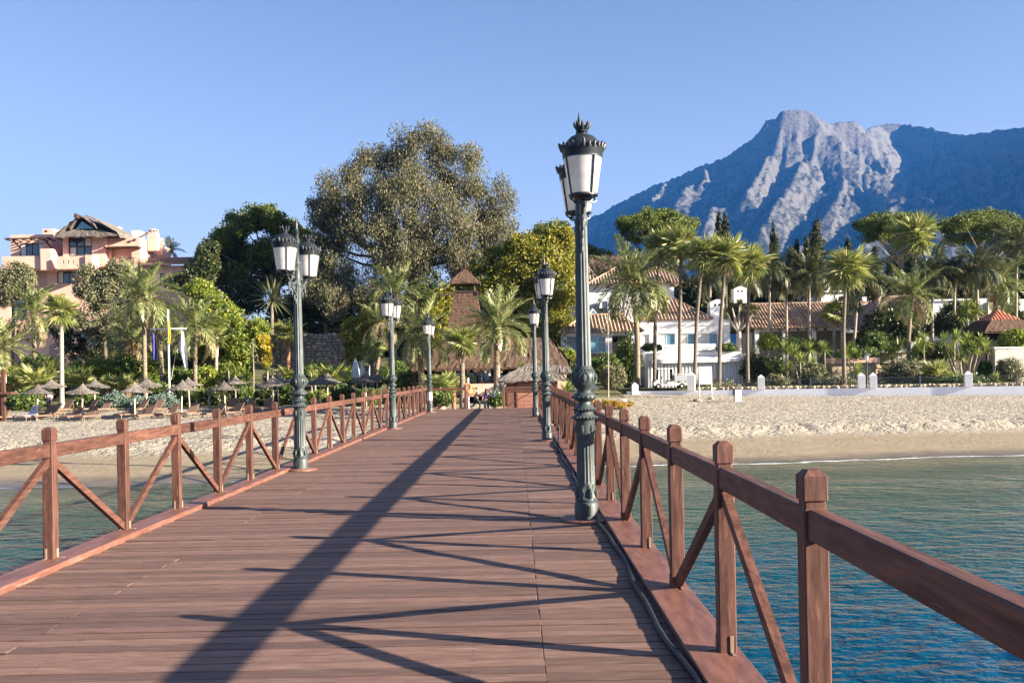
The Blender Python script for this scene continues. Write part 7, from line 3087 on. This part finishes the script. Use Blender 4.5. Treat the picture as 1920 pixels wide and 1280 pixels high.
# ------------------------------------------------------------------ flag mast and flags
def flags():
    D = 70.5
    base = palm_base(317, D)
    t = thing('flag_mast', 'white flag mast with a crossbar rising among the palms on the left', 'flag mast', base)
    top = W(315, 580, D) - base
    b = MB()
    b.tube([(0, 0, -.2), tuple(top)], [.09, .06], 10)
    b.build('mast', M['white_metal'], t, smooth=True)
    a, c = W(281, 617, D) - base, W(350, 616, D) - base
    b = MB()
    b.tube([a, c], .045, 8)
    b.build('crossbar', M['white_metal'], t, smooth=True)
    b = MB()
    b.tube([W(343, 622, D) - base, W(330, 660, D) - base, W(321, 712, D) - base], .02, 5)
    b.build('halyard', M['pole_wood'], t)

    def cloth(name, label, pts, m, seed):
        """left and right edges from top to bottom, in pixels"""
        rs = random.Random(seed)
        rows = len(pts)
        nx = 6
        o0 = W(pts[0][0], pts[0][2], D)
        V = []
        for i, (x0, x1, y) in enumerate(pts):
            for k in range(nx + 1):
                f = k / nx
                p = W(x0 + (x1 - x0) * f, y + 2 * f, D) - o0
                V.append((p.x, .16 * math.sin(f * 9 + i * .5), p.z))
        nb = len(V)
        V += [(v[0], v[1] + .015, v[2]) for v in V]
        w = nx + 1
        fc = []
        for i in range(rows - 1):
            for k in range(nx):
                q = (i * w + k, i * w + k + 1, (i + 1) * w + k + 1, (i + 1) * w + k)
                fc += [q[::-1], tuple(nb + j for j in q)]
        b = MB()
        b.add(V, fc)
        o = b.build(name, m, None, tuple(o0 + Vector((0, -.14, 0))), smooth=True)
        tag(o, label, 'flag')
    cloth('flag', 'drooping dark blue flag at the left end of the crossbar', [(286, 291, 624), (286, 294, 640), (285, 297, 658), (287, 296, 674)],
          mat('blue_flag_cloth', (.03, .03, .16), (.05, .05, .22), 4, rough=.8), 1)
    cloth('flag', 'limp white flag hanging from the right end of the crossbar', [(341, 345, 620), (337, 350, 642), (336, 352, 654), (341, 354, 672), (347, 355, 689)], M['canvas'], 2)
    m, nt, N, L, P = new_mat('red_and_yellow_flag_cloth')
    tc = N.new('ShaderNodeTexCoord')
    sx = N.new('ShaderNodeSeparateXYZ')
    L.new(tc.outputs['Object'], sx.inputs[0])
    rp = N.new('ShaderNodeValToRGB')
    mr = N.new('ShaderNodeMapRange')
    L.new(sx.outputs[0], mr.inputs[0])
    mr.inputs[1].default_value = 0
    mr.inputs[2].default_value = .32
    L.new(mr.outputs[0], rp.inputs[0])
    rp.color_ramp.interpolation = 'CONSTANT'
    e = rp.color_ramp.elements
    e[0].color = (.70, .50, .04, 1)
    e[1].position = .62
    e[1].color = (.52, .03, .03, 1)
    L.new(rp.outputs[0], P.inputs['Base Color'])
    P.inputs['Roughness'].default_value = .85
    cloth('flag', 'red and yellow flag folded against the upper mast', [(316, 317, 600), (316, 320, 612), (316, 321, 630), (316, 320, 643)], m, 3)


flags()


# ------------------------------------------------------------------ golf cart
def golf_cart():
    p = Vector((W(1256, 735, 80.5).x, 80.5, gz(W(1256, 735, 80.5).x, 80.5)))
    t = thing('golf_cart', 'cream golf cart with a roof and an aluminium cargo box parked on the promenade', 'golf cart', p, R(0))
    # the cart points to the left (-x)
    b = MB()
    b.prism([(-1.45, .30), (-1.50, .55), (-1.20, .80), (-.98, .84), (-.92, .42), (-.30, .40), (-.28, .62), (.30, .64), (.32, .50), (1.42, .52), (1.46, .30)], -.55, .55)
    b.build('body', M['cream_paint'], t)
    b = MB()
    b.span(-.28, .22, -.5, .5, .645, .76, .04)
    b.box((.2, 0, .98), (.12, 1.0, .46), 0, .04, Matrix.Rotation(R(8), 3, 'Y'))
    b.build('seat', mat('brown_vinyl', (.10, .07, .05), (.16, .12, .09), 4, rough=.5), t)
    b = MB()
    b.span(.34, 1.52, -.56, .56, .66, 1.18, .02)
    b.build('cargo_box', M['steel'], t)
    b = MB()
    b.span(.34, 1.50, -.54, .54, 1.28, 1.31)
    for x in (.36, .75, 1.15, 1.48):
        for y in (-.52, .52):
            b.span(x - .015, x + .015, y - .015, y + .015, 1.18, 1.30)
    b.build('cargo_rail', M['white_metal'], t)
    b = MB()
    b.box((-.50, 0, 1.76), (1.45, 1.15, .06), 0, .02)
    b.build('roof', M['white_metal'], t)
    for x0, x1 in ((-1.12, -1.05), (.20, .16)):
        for y in (-.5, .5):
            b = MB()
            b.tube([(x0, y, .75), (x1, y, 1.75)], .025, 6)
            b.build('roof_post', M['grey_metal'], t)
    b = MB()
    b.box((-1.1, 0, 1.28), (.02, .98, .85), 0, 0, Matrix.Rotation(R(4), 3, 'Y'))
    b.build('windscreen', glass_mat('cart_windscreen', (.12, .15, .16), .05, .8), t)
    b = MB()
    b.span(.10, .14, -.5, .5, .9, 1.72)
    b.build('rear_screen', M['void'], t)
    b = MB()
    ring = [( -.62 + .06 * math.sin(a) * .5, .24 + .17 * math.cos(a), 1.02 + .15 * math.sin(a)) for a in np.linspace(0, 2 * PI, 15)]
    b.tube(ring, .018, 6, caps=False)
    b.tube([(-.62, .24, 1.02), (-.95, .24, .78)], .02, 6)
    b.build('steering_wheel', M['rubber'], t)
    for x in (-1.08, 1.0):
        for y in (-.5, .5):
            b = MB()
            rot = [(.11, -.07), (.20, -.09), (.245, -.05), (.245, .05), (.20, .09), (.11, .07)]
            segs = 18
            V = []
            for r, yy in rot:
                for k in range(segs):
                    a = 2 * PI * k / segs
                    V.append((x + r * math.cos(a), y + yy, .245 + r * math.sin(a)))
            fc = [(i * segs + k, i * segs + (k + 1) % segs, (i + 1) * segs + (k + 1) % segs, (i + 1) * segs + k) for i in range(5) for k in range(segs)]
            b.add(V, fc)
            w = b.build('wheel', M['rubber'], t, smooth=True)
            b = MB()
            V = [(x + .12 * math.cos(2 * PI * k / 14), y - .055, .245 + .12 * math.sin(2 * PI * k / 14)) for k in range(14)]
            V += [(v[0], y + .055, v[2]) for v in V]
            b.add(V, [tuple(range(14)), tuple(range(27, 13, -1))] + [(k, 14 + k, 14 + (k + 1) % 14, (k + 1) % 14) for k in range(14)])
            b.build('rim', M['cream_paint'], w)
    for y in (-.38, .38):
        b = MB()
        b.lathe([(.07, 0), (.05, .02)], 10)
        b.build('headlight', M['white_metal'], t, (-1.49, y, .56), (0, R(-90), 0))


golf_cart()


# ------------------------------------------------------------------ sign, bin, promenade lamp, life rings, kiosk, parasols, pots, rocks
def small_things():
    D = 74.5
    x0, x1 = W(1311, 720, D).x, W(1334, 720, D).x
    zg = gz(x0, D)
    t = thing('notice_board', 'blank white notice board on two white posts standing in the sand', 'sign', ((x0 + x1) / 2, D, zg))
    w = (x1 - x0) / 2
    zb, zt = W(1322, 720, D).z - zg, W(1322, 687, D).z - zg
    for s in (-1, 1):
        b = MB()
        b.tube([(s * w, 0, -.3), (s * w, 0, zt)], .045, 8)
        b.build('post', M['white_metal'], t, smooth=True)
    b = MB()
    b.span(-w + .05, w - .05, -.02, .02, zb, zt, .005)
    b.build('panel', M['white_metal'], t)

    p = ground_hit(1383, 752, 60, 78)
    t = thing('litter_bin', 'white litter bin with a dark lid standing on the sand', 'bin', p)
    b = MB()
    b.span(-.24, .24, -.24, .24, -.05, .86, .02)
    b.build('box', M['white'], t)
    b = MB()
    b.span(-.30, .22, -.27, .27, .862, .98, .03)
    b.build('lid', M['grey_metal'], t)
    b = MB()
    b.span(-.32, -.24, -.2, .2, .42, .86, .02)
    b.build('flap', M['grey_metal'], t)

    D = 72.6
    x = W(1626, 720, D).x
    D = wy(x) + .5
    x = W(1626, 720, D).x
    t = thing('promenade_lamp', 'slim green promenade lamp between two white pillars', 'lamp post', (x, D, -.25))
    b = MB()
    b.lathe([(.12, 0), (.12, .3), (.07, .36), (.055, .9), (.045, 2.4), (.05, 2.42), (.035, 2.55)], 14)
    b.build('shaft', M['iron'], t, smooth=True, auto=40)
    b = MB()
    b.lathe([(.06, 2.55), (.11, 2.57), (.17, 2.95), (.15, 2.97)], 12)
    b.build('lantern', M['pane'], t, smooth=True, auto=40)
    b = MB()
    b.lathe([(.34, 2.97), (.33, 3.0), (.16, 3.07), (.03, 3.14)], 14)
    b.build('hat', M['grey_metal'], t, smooth=True, auto=40)

    D = 56.0
    x = W(878, 730, D).x
    zg = gz(x, D)
    t = thing('life_ring_post', 'white post carrying orange life rings beside the steps', 'life ring', (x, D, zg))
    h = W(878, 708, D).z - zg
    b = MB()
    b.tube([(0, 0, -.2), (0, 0, h)], .055, 8)
    b.build('post', M['white_metal'], t, smooth=True)
    for (px, py) in ((876.5, 726), (884, 733)):
        q = W(px, py, D - .1) - Vector((x, D, zg))
        b = MB()
        b.tube([(q.x + .21 * math.cos(a), q.y + .1 * math.sin(a), q.z + .21 * math.sin(a)) for a in np.linspace(0, 2 * PI, 21)], .065, 8, caps=False)
        b.build('life_ring', M['orange'], t, smooth=True)

    # counter at the left edge with a white notice
    D = 60.5
    p = ground_hit(4, 790, 50, 70)
    t = thing('beach_counter', 'red brown timber beach counter cut by the left edge', 'counter', p)
    xw = W(12, 740, p.y).x - p.x
    for dx in (-.9, xw * .4):
        b = MB()
        b.span(dx - .12, dx + .12, -.1, .1, -.2, W(4, 692, p.y).z - p.z, .01)
        b.build('post', M['rail_wood'], t)
    b = MB()
    b.span(-1.4, W(26, 737, p.y).x - p.x, -.35, .5, W(4, 739, p.y).z - p.z, W(4, 735, p.y).z - p.z, .01)
    b.build('shelf', M['rail_wood'], t)
    b = MB()
    b.span(-1.4, -.0, .1, .16, -.2, W(4, 740, p.y).z - p.z)
    b.build('front_board', M['rail_wood'], t)
    q = ground_hit(9, 782, 50, 70)
    q.y -= .6
    q.x = W(9, 740, q.y).x
    t = thing('notice_sign', 'small blank white notice on a thin pole at the left edge', 'sign', q)
    h = W(9, 718, q.y).z - q.z
    b = MB()
    b.tube([(0, 0, -.2), (0, 0, h + .2)], .03, 6)
    b.build('pole', M['white_metal'], t)
    b = MB()
    b.span(-.16, .16, -.05, -.032, h, h + .47, .004)
    b.build('panel', M['white_metal'], t)

    # folded parasols
    for (px, t0, t1, wpx, D, lb) in ((667, 672, 708, 9, 75, 'widest of the folded white parasols behind the hedge'), (680, 675, 706, 6, 74, 'slim folded white parasol in the middle'),
                                     (694, 684, 706, 5, 75, 'short folded white parasol at the right')):
        base = palm_base(px, D)
        t = thing('folded_parasol', lb, 'parasol', base, 0, 'folded parasols')
        zt, zb = W(px, t0, D).z - base.z, W(px, t1, D).z - base.z
        r = wpx * D / F
        b = MB()
        b.lathe([(r * .95, zb, r * .3), (r * .8, zb + (zt - zb) * .4, r * .3), (r * .42, zb + (zt - zb) * .8, r * .1), (.05, zt)], 36, flute=9)
        b.build('cover', M['canvas'], t, smooth=True, auto=60)
        b = MB()
        b.tube([(0, 0, -.1), (0, 0, zb + .05)], .04, 6)
        b.build('pole', M['white_metal'], t)

    # pots and rocks beside the right railing
    p = ground_hit(1169, 759, 48, 72)
    t = thing('plant_pot', 'white pot standing among the ice plants', 'pot', p)
    b = MB()
    b.lathe([(.20, 0), (.24, .34), (.26, .35), (.26, .40), (.21, .40), (.20, .34), (.02, .32)], 18)
    b.build('pot', M['white'], t, smooth=True, auto=40)
    b = MB()
    b.lathe([(.205, .33), (.02, .36)], 14)
    b.build('earth', M['under'], t)
    rs = random.Random(2)
    for (px, py, s, lb) in ((1127, 764, .42, 'largest tan rock beside the ice plants'), (1140, 766, .26, 'small pale rock right of the largest tan rock'), (1308, 752, .34, 'rock half buried in the sand below the notice board'),
                            (1298, 752, .22, 'dark stone on the sand left of the half buried rock'), (1333, 748, .25, 'stone on the sand right of the notice board'), (826, 768, .35, 'pale boulder behind the pier end railing'),
                            (655, 775, .30, 'boulder behind the left railing past the lamp')):
        p = ground_hit(px, py, 46, 77)
        b = MB()
        b.lathe([(.05, -.3), (.7, -.25), (1.0, .1), (.85, .45), (.5, .65), (.08, .72)], 10)
        me = b.mesh('rock')
        V = np.zeros(len(me.vertices) * 3)
        me.vertices.foreach_get('co', V)
        V += np.array([rs.uniform(-.13, .13) for _ in V])
        me.vertices.foreach_set('co', V)
        o = ob('rock', me, M['stone_tan'], None, p, (0, 0, rs.uniform(0, 6)), (s * 1.2, s, s * .8))
        tag(o, lb, 'rock', None, 'thing')


small_things()


# ------------------------------------------------------------------ people
def skin_mesh(name, pts, edges, rad, m, parent, sub=2):
    """grow one continuous surface over a skeleton"""
    keys = list(pts)
    ix = {k: i for i, k in enumerate(keys)}
    me = bpy.data.meshes.new(name)
    me.from_pydata([pts[k] for k in keys], [(ix[a], ix[b]) for a, b in edges], [])
    me.materials.append(m)
    o = ob(name, me, None, parent)
    mo = o.modifiers.new('skin', 'SKIN')
    mo.use_smooth_shade = True
    lay = me.skin_vertices
    if len(lay) == 0:
        bpy.context.view_layer.objects.active = o
        o.select_set(True)
        bpy.ops.mesh.customdata_skin_add()
    sv = me.skin_vertices[0].data
    for k in keys:
        r = rad[k]
        sv[ix[k]].radius = r if hasattr(r, '__len__') else (r, r)
        sv[ix[k]].use_root = (k == keys[0])
    s = o.modifiers.new('smooth', 'SUBSURF')
    s.levels = sub
    s.render_levels = sub
    return o


M['skin'] = mat('skin', (.42, .25, .17), (.50, .31, .22), 6, rough=.55)
M['hair'] = mat('dark_brown_hair', (.03, .02, .014), (.06, .04, .028), 20, rough=.5)
M['hair_fair'] = mat('grey_hair', (.30, .28, .26), (.4, .38, .36), 20, rough=.5)


def person(label, loc, rz, J, top_m, trouser_m, hair_m, sleeves, height=1.66, long_hair=False, bag=None):
    """J: joints of arms and legs, in metres for a 1.66 m figure; faces -y before turning"""
    k = height / 1.66
    t = thing('person', label, 'person', loc, rz)
    t.scale = (k, k, k)
    P = {'pelvis': (0, 0, .94), 'spine': (0, .01, 1.10), 'chest': (0, .0, 1.28), 'neck': (0, .01, 1.40), 'jaw': (0, -.005, 1.47), 'skull': (0, .0, 1.56), 'crown': (0, .0, 1.62)}
    Rr = {'pelvis': (.145, .10), 'spine': (.115, .085), 'chest': (.14, .10), 'neck': .05, 'jaw': .062, 'skull': .085, 'crown': .06}
    E = [('pelvis', 'spine'), ('spine', 'chest'), ('chest', 'neck'), ('neck', 'jaw'), ('jaw', 'skull'), ('skull', 'crown')]
    P['nose'] = (0, -.098, 1.525)
    Rr['nose'] = .014
    E.append(('skull', 'nose'))
    for s, n in ((-1, 'l'), (1, 'r')):
        el, wr, kn, an = J[n]
        P['shoulder' + n] = (s * .165, 0, 1.34)
        P['elbow' + n], P['wrist' + n] = el, wr
        d = (Vector(wr) - Vector(el)).normalized()
        P['palm' + n] = tuple(Vector(wr) + d * .075)
        Rr.update({'shoulder' + n: .055, 'elbow' + n: .038, 'wrist' + n: .026, 'palm' + n: (.034, .02)})
        E += [('chest', 'shoulder' + n), ('shoulder' + n, 'elbow' + n), ('elbow' + n, 'wrist' + n), ('wrist' + n, 'palm' + n)]
        for q in range(5):
            off = Vector((0, (q - 2) * .014, 0)) if q else Vector((-s * .01, -.035, .03))
            tip = Vector(P['palm' + n]) + d * (.08 - abs(q - 2) * .008 if q else .03) + off * 1.3
            P['finger%s%d' % (n, q)] = tuple(tip)
            Rr['finger%s%d' % (n, q)] = .008
            E.append(('palm' + n, 'finger%s%d' % (n, q)))
        P['hip' + n] = (s * .085, 0, .90)
        P['knee' + n], P['ankle' + n] = kn, an
        P['toe' + n] = tuple(Vector(an) + Vector((0, -.15, -.045)))
        Rr.update({'hip' + n: .085, 'knee' + n: .055, 'ankle' + n: .037, 'toe' + n: .03})
        E += [('pelvis', 'hip' + n), ('hip' + n, 'knee' + n), ('knee' + n, 'ankle' + n), ('ankle' + n, 'toe' + n)]
    skin_mesh('body', P, E, Rr, M['skin'], t)
    # clothes follow the same skeleton, a little fuller
    def wear(name, keys, ed, grow, m):
        skin_mesh(name, {q: P[q] for q in keys}, ed, {q: (tuple(a + grow for a in Rr[q]) if hasattr(Rr[q], '__len__') else Rr[q] + grow) for q in keys}, m, t)
    ks = ['chest', 'spine', 'shoulderl', 'shoulderr']
    ed = [('chest', 'spine'), ('chest', 'shoulderl'), ('chest', 'shoulderr')]
    P['waist'] = (0, 0, .99)
    Rr['waist'] = (.135, .098)
    ks.append('waist')
    ed.append(('spine', 'waist'))
    if sleeves:
        for n in 'lr':
            if sleeves == 1:
                P['mid' + n] = tuple(Vector(P['shoulder' + n]).lerp(Vector(P['elbow' + n]), .7))
                Rr['mid' + n] = .045
                ks.append('mid' + n)
                ed.append(('shoulder' + n, 'mid' + n))
            else:
                ks += ['elbow' + n, 'wrist' + n]
                ed += [('shoulder' + n, 'elbow' + n), ('elbow' + n, 'wrist' + n)]
    wear('top', ks, ed, .016, top_m)
    ks, ed = ['pelvis'], []
    for n in 'lr':
        ks += ['hip' + n, 'knee' + n, 'ankle' + n]
        ed += [('pelvis', 'hip' + n), ('hip' + n, 'knee' + n), ('knee' + n, 'ankle' + n)]
    wear('trousers', ks, ed, .014, trouser_m)
    b = MB()
    b.lathe([(.03, 1.665), (.07, 1.65), (.098, 1.60), (.100, 1.55), (.085, 1.50), (.06, 1.47)], 14, (0, .018, 0))
    if long_hair:
        b.tube([(0, .07, 1.60), (0, .10, 1.48), (0, .105, 1.34), (0, .10, 1.24)], [.07, .085, .08, .03], 10)
    b.build('hair', hair_m, t, smooth=True)
    for s in (-1, 1):
        b = MB()
        b.lathe([(.004, -.006), (.012, 0), (.004, .006)], 6, (s * .032, -.083, 1.555))
        b.build('eye', M['rubber'], t)
    for n in 'lr':
        a = Vector(P['ankle' + n])
        b = MB()
        b.box(a + Vector((0, -.06, -.05)), (.085, .25, .07), 0, .025)
        b.build('shoe', M['grey_metal'] if not bag else M['white_metal'], t)
    if bag:
        b = MB()
        b.box(Vector(P['palml']) + Vector((-.06, 0, -.16)), (.10, .26, .34), 0, .03)
        bb = b.build('bag', M['canvas'], t)
    return t


def gp(px, py, D):
    x = W(px, py, D).x
    return Vector((x, D, gz(x, D)))


violet = mat('violet_vest', (.14, .05, .38), (.18, .075, .46), 5, rough=.8)
navy = mat('navy_jeans', (.015, .02, .045), (.03, .035, .07), 8, rough=.85)
blackc = mat('black_sportswear', (.012, .012, .014), (.022, .022, .025), 6, rough=.7)
shirt = mat('white_shirt', (.68, .70, .74), (.78, .80, .83), 4, rough=.85)
# seen from behind, walking away
person('woman in a violet vest and dark jeans walking away beyond the end of the pier', gp(912, 740, 56.5), R(180),
       {'l': ((-.235, .03, 1.08), (-.25, -.03, .86), (-.095, -.10, .50), (-.095, .02, .09)), 'r': ((.235, .04, 1.09), (.26, .0, .86), (.095, .08, .49), (.095, .22, .12))},
       violet, navy, M['hair'], 0, 1.68, True)
person('runner in black crossing in front of the restaurant', gp(893, 740, 60.5), R(100),
       {'l': ((-.22, .16, 1.12), (-.18, .0, 1.02), (-.09, -.25, .58), (-.09, -.12, .18)), 'r': ((.22, -.08, 1.10), (.14, -.26, 1.16), (.09, .14, .52), (.09, .52, .34))},
       blackc, blackc, M['hair'], 2, 1.72, False)
person('man in a white shirt and dark trousers standing under a straw sunshade', gp(92, 750, 67.0), R(35),
       {'l': ((-.24, .03, 1.09), (-.22, -.14, .92), (-.09, -.01, .49), (-.09, .02, .09)), 'r': ((.24, .03, 1.09), (.20, -.16, .95), (.095, -.02, .49), (.1, .03, .09))},
       shirt, navy, M['hair_fair'], 1, 1.74, False)
